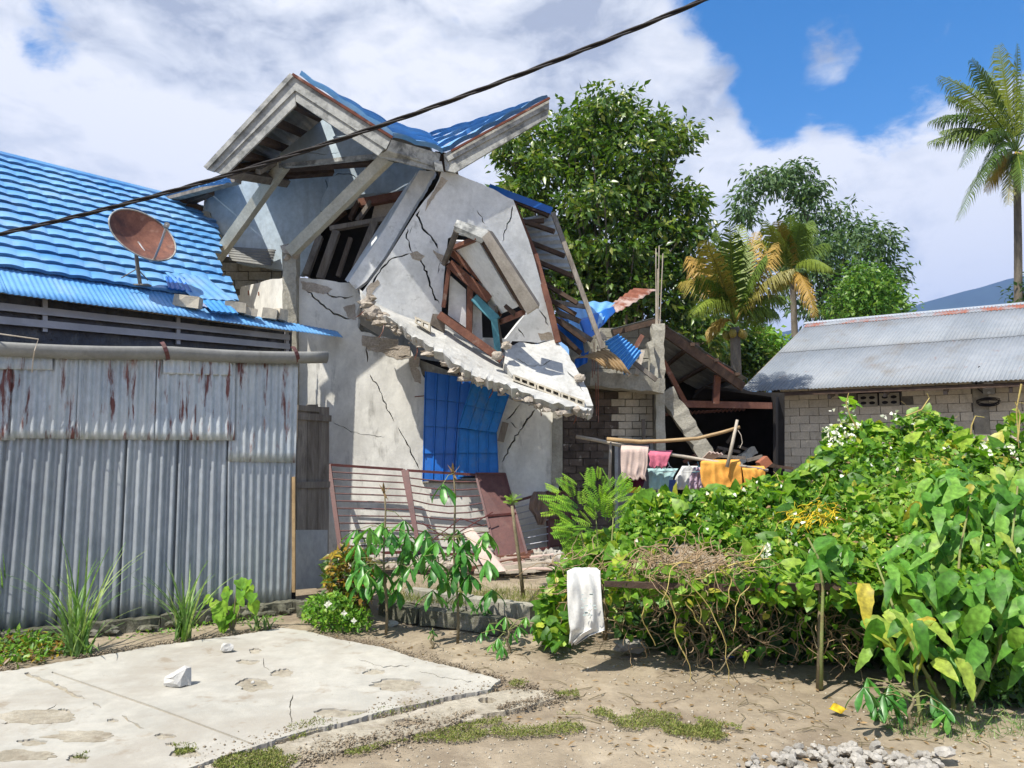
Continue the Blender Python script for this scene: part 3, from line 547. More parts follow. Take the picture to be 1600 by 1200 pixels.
m_ = MB().tube([gb + Vector((-.5, -.08, .1)), gb + Vector((.05, -.09, .09)), P(60, 530, 6.15), P(54, 548, 6.1), P(52, 560, 6.15), P(50, 582, 6.2)], .006, .004); m_.build('tie_string', 'wood_pale', gut)
# eave line and roof plane (runs back to the right)
E0 = P(0, 449, 6.45); ed = Vector((.914, 1, 0)).normalized(); E1 = E0 + ed * ((P(535, 515, 9.05) - E0).length)
Z_e = E0.z; nb = Vector((-ed.y, ed.x, 0))
VE = Plane(E0, E0 + ed, E0 + Vector((0, 0, 1)))
def on_line(px, o, d):                             # parameter of the point of a horizontal line seen in column px
    k = (px - 800) / F; o = Vector(o); d = Vector(d)
    # column in camera space: x = k * depth_cam ; depth_cam = y*CP + (z-CAMZ)*SP
    f_ = lambda s: (o.x + d.x * s) - k * ((o.y + d.y * s) * CP + (o.z + d.z * s - CAMZ) * SP)
    s0, s1 = f_(0), f_(1); return -s0 / (s1 - s0)
RID = Plane(E0 + nb * 3.2, E0 + nb * 3.2 + ed, E0 + nb * 3.2 + Vector((0, 0, 1)))
R0 = RID(0, 243); R0 = Vector((R0.x, R0.y, R0.z)); slope = (R0.z - Z_e) / 3.2
RP = Plane(E0, E0 + ed, E0 + nb * 3.2 + Vector((0, 0, R0.z - Z_e)))
up_s = (nb * 3.2 + Vector((0, 0, R0.z - Z_e)))
tile_end = [(0, 296), (.10, 318), (.25, 335), (.4, 342), (.5, 341), (.6, 338), (.7, 340), (.8, 348), (.9, 362), (1.0, 372)]
NC = 14
def tw(x): x = x % 1; return abs(math.sin(math.pi * x)) ** .75
top_v = .115                                        # fraction of slope left to the eave sheet
for i in range(NC):
    v0 = 1 - (1 - top_v) * i / NC; v1 = 1 - (1 - top_v) * (i + 1) / NC; tt = (i + 1) / NC
    x1 = np.interp(tt, [a for a, _ in tile_end], [b for _, b in tile_end]) + random.uniform(-4, 4)
    oA = E0 + up_s * v0; oB = E0 + up_s * (v1 - .004)
    s1a = on_line(x1, oA, ed); s1b = on_line(x1 + 3, oB, ed); s0 = -1.9
    c = [oA + ed * s0, oA + ed * s1a, oB + ed * s1b, oB + ed * s0]; n = int((s1a - s0) / .2)
    fn = lambda u, v, n=n, q=(s1a - s0) / .2: .004 + .028 * v + .017 * tw(u * q) * (.5 + .5 * v)
    MB().sheet(c, n * 7, 4, fn, RP.n, .003, lip=.03).build('roof_tile_course', 'blue_tile', house, smooth=False)
# ridge cap
MB().tube([R0 + ed * -1.9, R0 + ed * on_line(292, R0, ed)], .06, n=8).build('ridge_cap', 'blue_tile', house)
# back slope, hidden side
MB().sheet([R0 + ed * -1.9, R0 + ed * 3.2, R0 + ed * 3.2 + nb * 3 - Vector((0, 0, 2)), R0 - ed * 1.9 + nb * 3 - Vector((0, 0, 2))], 4, 2, None, (-.5, .5, .7)).build('rear_roof_slope', 'blue_tile', house)
# eave: narrow corrugated blue sheets
cuts = [-1.9, -.9, .05, .95, 1.85, (P(535, 515, 9.05) - E0).length]
for i in range(len(cuts) - 1):
    vtop = .15 if i < 3 else (.14 if i == 3 else .065)
    c = [E0 + up_s * vtop + ed * (cuts[i] - .03), E0 + up_s * (vtop if i < 4 else .02) + ed * cuts[i + 1], E0 - up_s * .02 + ed * cuts[i + 1], E0 - up_s * .02 + ed * (cuts[i] - .03)]
    w = (c[3] - c[2]).length; n = int(w / .048); k = .006 * (i % 2)
    MB().sheet(c, n * 6, 4, lambda u, v, n=n, k=k: -.014 + k + .0035 * math.sin(2 * math.pi * n * u), RP.n, .003).build('eave_sheet', 'blue_tile', house, smooth=True)
# torn tile pieces near the right end
for (pp, m_) in (([(258, 425), (322, 432), (368, 472), (300, 468)], 'blue_tile'), ([(285, 440), (345, 455), (372, 492), (330, 488)], 'blue_mid'), ([(258, 432), (290, 434), (300, 458), (262, 452)], 'blue_dark')):
    c = [RP(x, y, .05) for x, y in pp]; MB().sheet(c, 24, 6, lambda u, v: .005 * math.sin(u * 30) + .02 * v, RP.n, .003, lip=.02).build('torn_tile', m_, house)
# framed clerestory band under the eave: rails, studs, plastic sheeting
VR = Plane(E0 - ed * 0 + Vector((.09, -.0, 0)) + nb * .25, E0 + ed + nb * .25, E0 + nb * .25 + Vector((0, 0, 1)))
VR = Plane(E0 + nb * .22, E0 + nb * .22 + ed, E0 + nb * .22 + Vector((0, 0, 1)))
def rail(x0, y0, x1, y1, w, m='alu', off=0): return MB().beam(VR(x0, y0, off), VR(x1, y1, off), .03, w, up=(0, 0, 1)).build('rail', m, house)
for (y0, y1) in ((478, 527), (499, 541)):
    xa = -260; ya = y0 - (y1 - y0) / 450 * 260
    rail(xa, ya, 452, y1, .055)
    rail(xa, ya + 6.5, 452, y1 + 3.5, .02, off=.02)
rail(-260, 418, 455, 516, .05, 'wood_pale', .01)
for x in (-150, 70, 278, 448):
    y0 = 452 + x * .133; MB().beam(VR(x, y0 - 2, -.005), VR(x, y0 + 60 - x * .04, -.005), .04, .03, up=tuple(VR.n)).build('stud', 'alu', house)
MB().sheet([VR(-260, 400, -.05), VR(456, 505, -.05), VR(456, 580, -.05), VR(-260, 600, -.05)], 160, 14, lambda u, v: .02 * mnoise.noise(Vector((u * 60, v * 3, 2))) + .012 * mnoise.noise(Vector((u * 160 + v * 10, v * 2, 5))), VR.n, .002).build('plastic_sheeting', 'plastic', house, smooth=True)
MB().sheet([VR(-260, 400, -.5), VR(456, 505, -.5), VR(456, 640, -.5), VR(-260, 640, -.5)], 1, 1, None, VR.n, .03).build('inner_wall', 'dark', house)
# weathered plank door leaning at the end of the sheets
DP = Plane(P(463, 700, 8.0), P(516, 700, 8.35), P(463, 500, 8.0))
dr = thing('wooden_door', 'weathered grey plank door standing at the end of the corrugated wall', 'door', DP(490, 920))
for (x0, x1, yt) in ((464, 480, 634), (480.6, 497, 632), (497.6, 514.5, 636)):
    c = [DP(x0 + (1 if x0 < 470 else 0), yt), DP(x1, yt), DP(x1 - 1, 918), DP(x0 - 1, 920)]; MB().poly([c], -DP.n * .025).build('board', 'wood_grey', dr)
MB().poly([[DP(462, 828, .004), DP(512, 828, .004), DP(511, 918, .004), DP(461, 921, .004)]], -DP.n * .003).build('lower_panel', 'galv', dr)
MB().beam(DP(464, 650, .015), DP(517, 654, .015), .07, .025, up=tuple(DP.n)).build('batten', 'wood_grey', dr); MB().beam(DP(462, 758, .015), DP(515, 757, .015), .07, .025, up=tuple(DP.n)).build('batten', 'wood_grey', dr)
MB().beam(DP(465, 637, .02), DP(500, 640, .02), .06, .025, up=tuple(DP.n)).build('batten', 'wood_grey', dr)
# satellite dish
bp = RP(219, 444, .05); dish = thing('satellite_dish', 'rusty round satellite dish on a bent pole fixed to the blue tiled roof', 'satellite dish', bp)
dd = bp.y - .05; c = P(224, 367, dd); ta = P(263, 401, dd)   # long axis along the image diagonal
la = (P(269, 398, dd) - P(180, 341, dd)); a_ = la.length / 2 * .95; la.normalize()
sa = (P(208, 393, dd) - P(240, 341, dd)); b_ = sa.length / 2 / 1.0
nz = Vector((.35, -.6, .45)); nz = la.cross(Vector((0, 1, 0))); toward = Vector((0, -1, 0))
# plane normal so a circle of radius a_ shows minor axis b_
tw_ = (Vector((0, 0, CAMZ)) - c).normalized(); la = (la - tw_ * la.dot(tw_)).normalized(); sa = tw_.cross(la).normalized(); sa = sa if sa.z > 0 else -sa; sinv = .60; nrm = (tw_ * sinv + sa * math.sqrt(1 - sinv ** 2)).normalized()
v2 = nrm.cross(la).normalized(); vs = []; fs = []; RN = 8; AN = 40
for side, off in ((0, 0), (1, -.008)):
    for i in range(RN + 1):
        r_ = a_ * i / RN
        for k in range(AN): an = 2 * math.pi * k / AN; vs.append(c + la * math.cos(an) * r_ + v2 * math.sin(an) * r_ + nrm * ((r_ / a_) ** 2 * .11 - .11 + off))
o_ = (RN + 1) * AN
for i in range(RN):
    for k in range(AN):
        a = i * AN + k; b = i * AN + (k + 1) % AN; fs.append((a, b, b + AN, a + AN)); fs.append((a + o_, a + AN + o_, b + AN + o_, b + o_))
mb = MB(); mb.add(vs, fs); mb.build('dish', mat('dish_rust', (.27, .12, .08), (.17, .07, .05), 5, rough=.8, bump=(.2, 60), fine=.3, stains=[((.07, .04, .04), 2.2, A1, .5, .66, .85), ((.42, .27, .2), 9, A1, .6, .75, .6)]), dish, smooth=True)
ring = [c + la * math.cos(t) * a_ + v2 * math.sin(t) * a_ for t in np.linspace(0, 2 * math.pi, 49)]; MB().tube(ring, .009, n=6, cap=False).build('rim', 'fascia', dish, smooth=True)
back = c - nrm * .12
MB().tube([bp, P(216, 425, dd), P(213, 400, dd + .04), back], .02, n=8).build('pole', 'wood_grey', dish, smooth=True)
MB().tube([P(190, 434, dd - .15), P(214, 420, dd)], .006).build('strut', 'wood_grey', dish); MB().tube([P(231, 438, dd + .1), P(215, 420, dd)], .006).build('strut', 'wood_grey', dish)
MB().beam(bp + Vector((-.1, 0, -.01)), bp + Vector((.1, 0, -.01)), .08, .015, up=(0, 0, 1)).build('foot_plate', 'wood_grey', dish)
tip = P(261, 351, dd - .45); low = P(238, 404, dd - .05)
MB().tube([back, P(232, 402, dd + .02), P(235, 408, dd - .02), P(241, 405, dd - .06), P(252, 378, dd - .25), tip], .013, n=6).build('feed_arm', 'alu', dish, smooth=True)
MB().tube([tip, P(259, 355, dd - .40)], .028, .024, n=8).build('receiver', 'pvc', dish)
# blocks lying on the eave
def brick_at(px, py, w, h, dep, rz, lab, m='block', off=.05):
    c = RP(px, py, off); q = Vector((math.cos(rz), math.sin(rz), -.1)).normalized()
    o = MB().beam(c - q * w / 2, c + q * w / 2, dep, h, up=(0, 0, 1), rough=.008).build('concrete_block', m); tag(o, lab, 'block', 'broken blocks on the eave')
brick_at(294, 472, .27, .12, .13, .1, 'pale concrete block lying on the blue eave nearest the dish')
brick_at(369, 481, .22, .11, .13, .25, 'left block of the broken pair resting on the blue eave'); brick_at(391, 488, .14, .09, .12, .5, 'short right block of the broken pair resting on the blue eave')
brick_at(422, 491, .16, .12, .13, .3, 'broken block on the eave left of the cracked parapet'); brick_at(438, 492, .12, .13, .12, 1.0, 'small broken block on the eave touching the parapet column')
# ================================================================ COLLAPSED TWO-STOREY HOUSE
ch = thing('collapsed_house', 'cracked two-storey house collapsing forward under a sagging blue tiled gable roof', 'house', P(670, 880, 9.2))
def PL3(a, b, c): return Plane(P(*a), P(*b), P(*c))
def wall(pl, outer, name, m, thick=.12, holes=(), parent=ch, off=0.0, label=None):
    holes = fit_holes(outer, holes)
    return MB().poly([pxl(outer, pl, off)] + [pxl(h, pl, off) for h in holes], pl.n * -thick).build(name, m, parent, label=label)
def bm3(a, b, w, h, name, m, parent=ch, up=(0, -1, 0), rough=0, **k): return MB().beam(P(*a), P(*b), w, h, up=up, rough=rough, **k).build(name, m, parent)
FW = PL3((467, 700, 9.15), (872, 700, 9.35), (467, 440, 9.15))
top = jag([(467, 434), (500, 436), (556, 444)], 8, 1) + jag([(556, 444), (562, 462), (556, 492), (563, 518), (604, 526), (625, 540), (642, 548), (650, 566), (658, 582), (668, 596)], 6, 3) + [(700, 598), (775, 612), (800, 625), (873, 645), (873, 900), (452, 935), (452, 500), (467, 500)]
win = [(665, 602), (700, 604), (776, 616), (776, 748), (664, 746)]
cr_f = [crack([(474, 450), (490, 462), (505, 478), (522, 490), (545, 498), (552, 497)], 2.6), crack([(500, 452), (520, 463), (545, 466), (553, 462)], 2.6), crack([(571, 532), (572, 552), (574, 566)], 2.2), crack([(578, 585), (592, 606), (606, 640), (616, 660)], 1.8),
        crack([(622, 668), (634, 690), (648, 716), (656, 735)], 1.8), crack([(836, 640), (818, 664), (806, 682), (795, 704), (784, 722)], 2.4), crack([(812, 632), (800, 648), (791, 656)], 2.2), crack([(793, 654), (803, 668), (815, 672)], 1.8), crack([(520, 660), (560, 678), (600, 684)], 1.0)]
wall(FW, top, 'front_wall', 'plaster', .15, [win] + cr_f)
# broken ledge of blocks at the top of the ground-floor wall
for i, (x0, x1, y0, y1) in enumerate(((566, 592, 524, 540), (593, 622, 528, 545), (622, 640, 540, 556), (640, 655, 556, 574))):
    MB().poly([pxl(jag([(x0, y0), (x1, y0 + 2), (x1, y1), (x0, y1)], 6, 1.6, True), FW, .012)], FW.n * -.14).build('broken_block', 'rubble', ch)
wall(FW, [(864, 640), (879, 645), (879, 760), (862, 756)], 'corner_pilaster', 'concrete', .2, off=.03)
sillp = pxl([(660, 748), (780, 752), (781, 757), (660, 754)], FW, .03); MB().poly([sillp], FW.n * -.1).build('window_sill', 'concrete', ch)
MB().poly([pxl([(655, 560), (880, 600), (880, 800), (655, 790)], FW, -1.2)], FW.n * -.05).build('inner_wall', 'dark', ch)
# side and rear walls + floor slab closing the ground floor
def V3(x, y, z): return Vector((x, y, z))
fx0, fx1 = P(470, 700, 9.2).x, P(870, 700, 9.3).x
MB().poly([[V3(fx1, 9.55, 0), V3(fx1, 13, 0), V3(fx1, 13, 2.0), V3(fx1, 9.55, 2.0)]], (-.12, 0, 0)).build('side_wall', 'plaster', ch)
MB().poly([[V3(fx0 - 1.2, 13, 0), V3(fx1, 13, 0), V3(fx1, 13, 3.4), V3(fx0 - 1.2, 13, 3.4)]], (0, .12, 0)).build('rear_wall', 'plaster', ch)
MB().poly([[P(475, 452, 9.4), P(650, 560, 9.4), P(860, 640, 9.45), V3(fx1 - .1, 12.9, 1.9), V3(fx0 - .1, 12.9, 3.3)]], (0, 0, -.12)).build('floor_slab', 'concrete', ch)
# parapet with broken corner column
bm3((456, 700, 9.12), (455, 395, 9.12), .17, .17, 'corner_column', 'concrete', rough=.006)
for (x, y, s_) in ((450, 392, .09), (462, 398, .07), (448, 404, .06)):
    MB().blob(P(x, y, 9.05), (s_, .08, s_), seed=int(x), jag=.3).build('broken_concrete', 'rubble', ch)
PA = PL3((447, 500, 9.15), (352, 470, 11.2), (447, 400, 9.15))
wall(PA, jag([(447, 434), (425, 436), (395, 444), (352, 452)], 9, .8) + [(350, 500), (447, 520)], 'parapet', 'plaster', .12)
for (a, b) in (((404, 456), (404, 462)), ((388, 454), (388, 461))): MB().tube([PA(*a, .015), PA(*b, .015)], .008).build('rebar_stub', 'rust', ch)
# grey blocks and loose sheets behind the parapet
BK = PL3((330, 430, 10.6), (440, 430, 10.6), (330, 400, 10.6)); bb = 0
for r_, (y, xs) in enumerate(((410, (338, 372, 408, 438)), (424, (334, 352, 388, 424, 440)), (438, (336, 366, 402, 438)))):
    for i in range(len(xs) - 1):
        MB().poly([pxl([(xs[i] + .6, y), (xs[i + 1] - .6, y + 1), (xs[i + 1] - .6, y + 13.5), (xs[i] + .6, y + 13)], BK, random.uniform(0, .02))], BK.n * -.12).build('block', 'concrete', ch)
wall(BK, [(328, 400), (442, 404), (442, 470), (328, 455)], 'block_backing', 'mortar_dark', .1, off=-.03)
for (x0, y0, x1, y1, x2, y2, x3, y3, d0) in ((284, 378, 345, 383, 338, 424, 279, 420, 10.1), (356, 385, 431, 390, 424, 416, 358, 407, 10.2)):
    c = [P(x0, y0, d0 + .1), P(x1, y1, d0 + .1), P(x2, y2, d0 - .1), P(x3, y3, d0 - .1)]; c = [c[3], c[0], c[1], c[2]]
    MB().sheet(c, 60, 4, lambda u, v: .008 * math.sin(2 * math.pi * 6 * u), (0, -1, .2), .003).build('loose_grey_sheet', 'pvc', ch, smooth=True)
# upper storey: shaded end wall under the gable
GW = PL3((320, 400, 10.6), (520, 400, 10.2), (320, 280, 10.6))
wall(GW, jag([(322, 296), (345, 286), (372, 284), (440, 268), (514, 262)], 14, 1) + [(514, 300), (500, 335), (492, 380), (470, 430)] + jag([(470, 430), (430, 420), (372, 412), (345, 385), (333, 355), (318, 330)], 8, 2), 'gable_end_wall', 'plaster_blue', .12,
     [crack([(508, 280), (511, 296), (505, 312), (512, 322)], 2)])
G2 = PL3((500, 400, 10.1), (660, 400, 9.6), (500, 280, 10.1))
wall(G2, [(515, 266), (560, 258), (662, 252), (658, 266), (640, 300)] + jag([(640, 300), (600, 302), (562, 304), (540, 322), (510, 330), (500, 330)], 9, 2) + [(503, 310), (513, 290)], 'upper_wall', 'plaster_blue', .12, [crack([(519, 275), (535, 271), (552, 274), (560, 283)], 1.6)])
# ragged brick edge beside the tiles
for i, (x, y) in enumerate(((322, 338), (328, 350), (334, 362), (340, 373), (346, 382))):
    MB().poly([pxl(jag([(x - 7, y - 8), (x + 6, y - 6), (x + 9, y + 5), (x - 3, y + 5)], 5, 1.5, True), GW, .03)], GW.n * -.14).build('broken_block', 'concrete', ch)
# sloping corner pier (edge of the big panel), lit side and face
PR = PL3((660, 268, 8.68), (560, 440, 8.85), (700, 300, 8.72))
wall(PR, [(655, 266), (680, 268)] + jag([(680, 268), (662, 300), (650, 318)], 6, 1) + [(602, 400), (572, 440), (556, 452), (545, 440), (565, 410), (600, 360), (634, 303)], 'corner_pier', 'plaster_up', .16, [])
MB().poly([[PR(652, 268, -.02), PR(634, 303, -.02), PR(600, 360, -.02), PR(545, 440, -.02), P(540, 436, 9.3), P(594, 352, 9.4), P(630, 298, 9.4)]], (-.01, .0, -.01)).build('pier_reveal', 'plaster_up', ch)
# big front panel, upper part hanging under the eave
P1o = PL3((690, 270, 9.0), (860, 520, 8.9), (590, 470, 8.55)); P1 = PL3((690, 270, 8.5), (860, 520, 9.1), (590, 470, 8.72))
def sh(q): return (q[0], q[1], q[2] + P1(q[0], q[1]).y - P1o(q[0], q[1]).y)
ou = [(690, 267), (700, 268)] + jag([(700, 268), (726, 277), (762, 292), (802, 312)], 8, 1) + [(812, 338), (826, 375), (836, 408), (850, 460), (862, 515), (868, 530)] + jag([(868, 530), (840, 536), (800, 533), (786, 548), (766, 560), (745, 548), (716, 528), (692, 512), (640, 508), (600, 505), (575, 480), (562, 462)], 9, 1.5) + [(572, 448), (606, 402), (652, 328), (664, 312), (678, 296), (686, 280)]
wh = [(700, 372), (716, 366), (744, 372), (760, 400), (800, 452), (826, 484), (790, 530), (783, 552), (742, 528), (694, 494), (690, 486), (694, 430)]
cr_p = [crack([(674, 298), (660, 318), (652, 336), (660, 356), (676, 374), (684, 388)], 4), crack([(650, 330), (638, 346), (636, 372), (644, 392), (650, 398)], 2.2), crack([(684, 392), (688, 410), (684, 428)], 1.4),
        crack([(640, 396), (612, 404), (596, 420), (584, 438), (572, 456)], 3), crack([(656, 402), (668, 430), (676, 458), (690, 480)], 3), crack([(645, 352), (640, 365)], 1), crack([(676, 392), (690, 402), (696, 414)], 3),
        crack([(801, 322), (797, 345), (788, 362), (785, 378)], 2), crack([(745, 328), (752, 340), (758, 350)], 1.4), crack([(842, 484), (852, 498), (860, 512)], 2.2), crack([(800, 500), (815, 520), (820, 528)], 2)]
wall(P1, ou, 'front_panel', 'plaster_up', .13, [wh] + cr_p)
# buckled lower strip: faces the sky, ragged broken edge
def strip(cols, name, m, thick=.12, nu=8, nv=8, amp=.012, parent=ch, rag=.02):
    tops = [P(*(sh(a) if a[0] < 790 else a)) for a, b in cols]; bots = [P(*b) for a, b in cols]; T_, B_, J_ = [], [], []
    for i in range(len(cols) - 1):
        for k in range(nu): T_.append(tops[i].lerp(tops[i + 1], k / nu)); B_.append(bots[i].lerp(bots[i + 1], k / nu)); J_.append(Vector([random.uniform(-rag, rag) for _ in range(3)]))
    T_.append(tops[-1]); B_.append(bots[-1]); J_.append(V3(0, 0, 0)); w = len(T_); vs = []
    for j in range(nv + 1):
        for i in range(w): q = T_[i].lerp(B_[i], j / nv) + J_[i] * (j / nv) ** 7; vs.append(q + Vector((0, -1, .5)) * amp * mnoise.noise(q * 3))
    n = len(vs); vs2 = [q + Vector((random.uniform(-.01, .01), thick * .8, -thick * (.75 + random.uniform(-.2, .3)))) for q in vs]; fs = []
    for j in range(nv):
        for i in range(w - 1):
            a = j * w + i; fs.append((a, a + w, a + w + 1, a + 1)); fs.append((n + a, n + a + 1, n + a + w + 1, n + a + w))
    for i in range(w - 1): a = nv * w + i; fs.append((a, n + a, n + a + 1, a + 1)); fs.append((i, i + 1, n + i + 1, n + i))
    for j in range(nv): a = j * w; fs.append((a, n + a, n + a + w, a + w)); a += w - 1; fs.append((a, a + w, n + a + w, n + a))
    return MB().add(vs + vs2, fs).build(name, m, parent)
strip([((562, 452, 8.62), (566, 478, 8.45)), ((575, 462, 8.6), (584, 492, 8.38)), ((620, 490, 8.55), (615, 500, 8.3)), ((660, 505, 8.58), (650, 528, 8.15)), ((700, 515, 8.6), (690, 553, 8.05)), ((745, 542, 8.6), (735, 583, 7.98)), ((778, 562, 8.62), (765, 594, 7.95)), ((815, 592, 8.5), (800, 606, 7.95)), ((870, 616, 8.3), (850, 626, 7.98)), ((918, 634, 8.2), (905, 638, 8.05)), ((927, 634, 8.3), (924, 639, 8.15))], 'buckled_strip', 'slab_up', .10, amp=.03)
SL = PL3((800, 590, 8.35), (925, 620, 8.35), (865, 530, 9.05))
wall(SL, jag([(790, 546), (812, 534), (840, 538), (868, 530), (884, 548), (902, 578), (918, 608), (927, 634)], 8, 1) + [(905, 634), (860, 615), (815, 592), (800, 586), (788, 566)], 'fallen_panel', 'slab_up', .1, [crack([(806, 560), (830, 572), (850, 570), (862, 562)], 1.6), crack([(886, 580), (900, 596), (912, 612)], 2)], off=.02)
# broken course of hollow blocks along the fallen panel, with dark cells
HB = PL3((800, 590, 8.27), (915, 628, 8.22), (860, 600, 8.24))
hb0, hb1 = P(801, 584, 8.22), P(914, 626, 8.16)
for i in range(3):
    a = hb0.lerp(hb1, i / 3 + .006); b = hb0.lerp(hb1, (i + 1) / 3 - .006); u = (b - a); up = Vector((0, -.5, .86)).normalized()
    w = u.normalized().cross(up); H = .075; fr = [a, b, b + Vector((0, 0, -H)), a + Vector((0, 0, -H))]; hs_ = []
    for k in range(3):
        s0, s1 = .08 + k * .31, .30 + k * .31; hs_.append([a.lerp(b, s0) - V3(0, 0, .02), a.lerp(b, s1) - V3(0, 0, .02), a.lerp(b, s1) - V3(0, 0, .055), a.lerp(b, s0) - V3(0, 0, .055)])
    MB().poly([fr] + hs_, (0, .12, 0)).build('hollow_block', 'block', ch)
for (x, y, x1, y1) in ((648, 494, 672, 505),):
    a, b = P(x, y, 8.5), P(x1, y1, 8.45); MB().poly([[a, b, b - V3(0, 0, .1), a - V3(0, 0, .07)], [a.lerp(b, .12) - V3(0, 0, .025), a.lerp(b, .42) - V3(0, 0, .025), a.lerp(b, .42) - V3(0, 0, .06), a.lerp(b, .12) - V3(0, 0, .06)], [a.lerp(b, .55) - V3(0, 0, .025), a.lerp(b, .88) - V3(0, 0, .025), a.lerp(b, .88) - V3(0, 0, .07), a.lerp(b, .55) - V3(0, 0, .07)]], (0, .1, 0)).build('hollow_block', 'block', ch)
# rubble crumbs along the broken edges
rub = MB(); edge = [(566, 470, 8.5), (570, 490, 8.42), (590, 500, 8.38), (610, 506, 8.32), (640, 528, 8.2), (680, 552, 8.1), (730, 588, 8.0), (765, 602, 7.98), (800, 616, 7.98), (850, 634, 8.0), (905, 646, 8.06), (922, 644, 8.15)]
for i in range(len(edge) - 1):
    a, b = P(*edge[i]), P(*edge[i + 1])
    for k in range(int((b - a).length / .022)):
        q = a.lerp(b, random.random()) + Vector((random.uniform(-.03, .03), random.uniform(0, .1), random.uniform(-.05, .03))); s_ = .008 + .045 * random.random() ** 2.2; rub.blob(q, (s_ * random.uniform(.7, 2), s_, s_ * random.uniform(.5, 1.1)), seed=i * 77 + k, jag=.55)
rub.build('rubble_edge', 'rubble', ch, kind='stuff')
for i, (x, y, s_) in enumerate(((574, 476, .07), (583, 490, .08), (596, 497, .07), (579, 466, .05), (790, 540, .05), (776, 556, .05), (905, 590, .05))):
    MB().blob(P(x, y, 8.42), (s_ * 1.3, s_, s_), seed=i + 900, jag=.35, sub=2).build('broken_concrete', 'rubble', ch)
# spalled plaster showing the blockwork beside the big cracks
for i, (pl_, l) in enumerate(((P1, [(690, 276), (700, 282), (684, 300), (672, 318), (664, 330), (668, 312), (680, 294)]), (P1, [(676, 390), (692, 398), (704, 410), (694, 412), (682, 402)]), (P1, [(640, 396), (652, 392), (664, 400), (656, 408), (644, 404)]), (P1, [(574, 448), (590, 436), (594, 442), (582, 458), (572, 462)]), (FW, [(470, 440), (500, 444), (520, 452), (505, 460), (486, 456), (472, 452)]), (FW, [(536, 480), (554, 474), (556, 500), (544, 498)]), (FW, [(566, 528), (604, 530), (628, 548), (640, 560), (620, 562), (600, 552), (576, 548)]), (FW, [(640, 560), (656, 580), (658, 600), (648, 596), (642, 580)]), (P1, [(840, 520), (862, 520), (866, 530), (846, 532)]))):
    MB().poly([pxl(jag(l, 4, 1.3, True), pl_, .004)], pl_.n * -.003).build('spalled_patch', 'rubble', ch)
for i, (x, y, x1, y1) in enumerate(((600, 508, 592, 528), (652, 540, 648, 562), (716, 580, 722, 600), (770, 606, 764, 622), (840, 634, 846, 650), (900, 648, 896, 662), (568, 486, 556, 496))):
    MB().tube([P(x, y, 8.25), P((x + x1) / 2 + 2, (y + y1) / 2, 8.2), P(x1, y1, 8.22)], .005, n=4).build('bent_rebar', 'rust', ch)
# ---- left window bay under the gable: skewed frame members
wb = MB().beam(P(562, 318, 9.7), P(645, 303, 9.55), .1, .11).build('window_frame', 'wood_red', ch)
def fm(a, b, w=.07, h=.09, m='wood', par=None): return MB().beam(P(*a), P(*b), w, h).build('frame_member', m, par or wb)
fm((517, 358, 9.55), (630, 338, 9.45), .06, .1, 'wood_grey'); fm((526, 362, 9.52), (500, 436, 9.4), .09, .09, 'wood_grey'); fm((586, 348, 9.48), (555, 425, 9.4), .09, .1, 'wood_grey'); fm((500, 370, 9.6), (478, 430, 9.45), .08, .08, 'wood_grey')
fm((580, 315, 9.65), (558, 346, 9.6), .05, .08, 'wood'); fm((560, 316, 9.65), (547, 342, 9.6), .05, .08, 'wood_dark'); fm((540, 330, 9.7), (512, 352, 9.7), .05, .1, 'wood_dark'); fm((612, 340, 9.5), (590, 392, 9.45), .09, .06, 'wood_red'); fm((548, 372, 9.6), (528, 432, 9.55), .05, .06, 'wood')
MB().poly([[P(585, 322, 9.72), P(632, 312, 9.66), P(620, 336, 9.66), P(580, 344, 9.72)]], (0, .02, 0)).build('pane_board', 'wood_pale', wb)
# ---- hooded window in the big panel
wf = MB().beam(P(*sh((686, 492, 8.42))), P(*sh((784, 562, 8.28))), .09, .11).build('window_frame', 'wood_red', ch)
def fr(a, b, w=.075, h=.1, m='wood_red', par=wf, name='frame_member'): return MB().beam(P(*sh(a)), P(*sh(b)), w, h).build(name, m, par)
fr((702, 412, 8.6), (765, 468, 8.5), .10, .09); fr((706, 395, 8.64), (768, 452, 8.55), .07, .08); fr((768, 452, 8.56), (792, 480, 8.5), .07, .08)
fr((702, 418, 8.6), (693, 480, 8.52), .045, .08); fr((735, 445, 8.58), (733, 520, 8.46), .07, .09); fr((721, 410, 8.62), (720, 428, 8.6), .035, .06); fr((742, 432, 8.6), (741, 448, 8.6), .035, .06); fr((762, 450, 8.58), (762, 466, 8.56), .035, .06)
fr((741, 466, 8.55), (776, 500, 8.42), .10, .09, 'teal', name='teal_frame'); fr((772, 498, 8.42), (778, 550, 8.36), .075, .09, 'teal', name='teal_frame'); fr((774, 478, 8.5), (786, 550, 8.4), .03, .06, 'wood')
MB().poly([[P(*sh((703, 430, 8.62))), P(*sh((728, 452, 8.6))), P(*sh((728, 512, 8.52))), P(*sh((700, 492, 8.55)))]], (0, .02, 0)).build('pane_board', 'plaster_up', wf)
MB().poly([[P(*sh((739, 462, 8.62))), P(*sh((752, 474, 8.62))), P(*sh((754, 536, 8.5))), P(*sh((738, 520, 8.55)))]], (0, .02, 0)).build('pane_board', 'plaster_up', wf)
MB().poly([[P(*sh((676, 490, 8.50))), P(*sh((694, 492, 8.42))), P(*sh((694, 520, 8.42))), P(*sh((672, 506, 8.5)))]], (0, .1, 0)).build('sill_end', 'wood', wf)
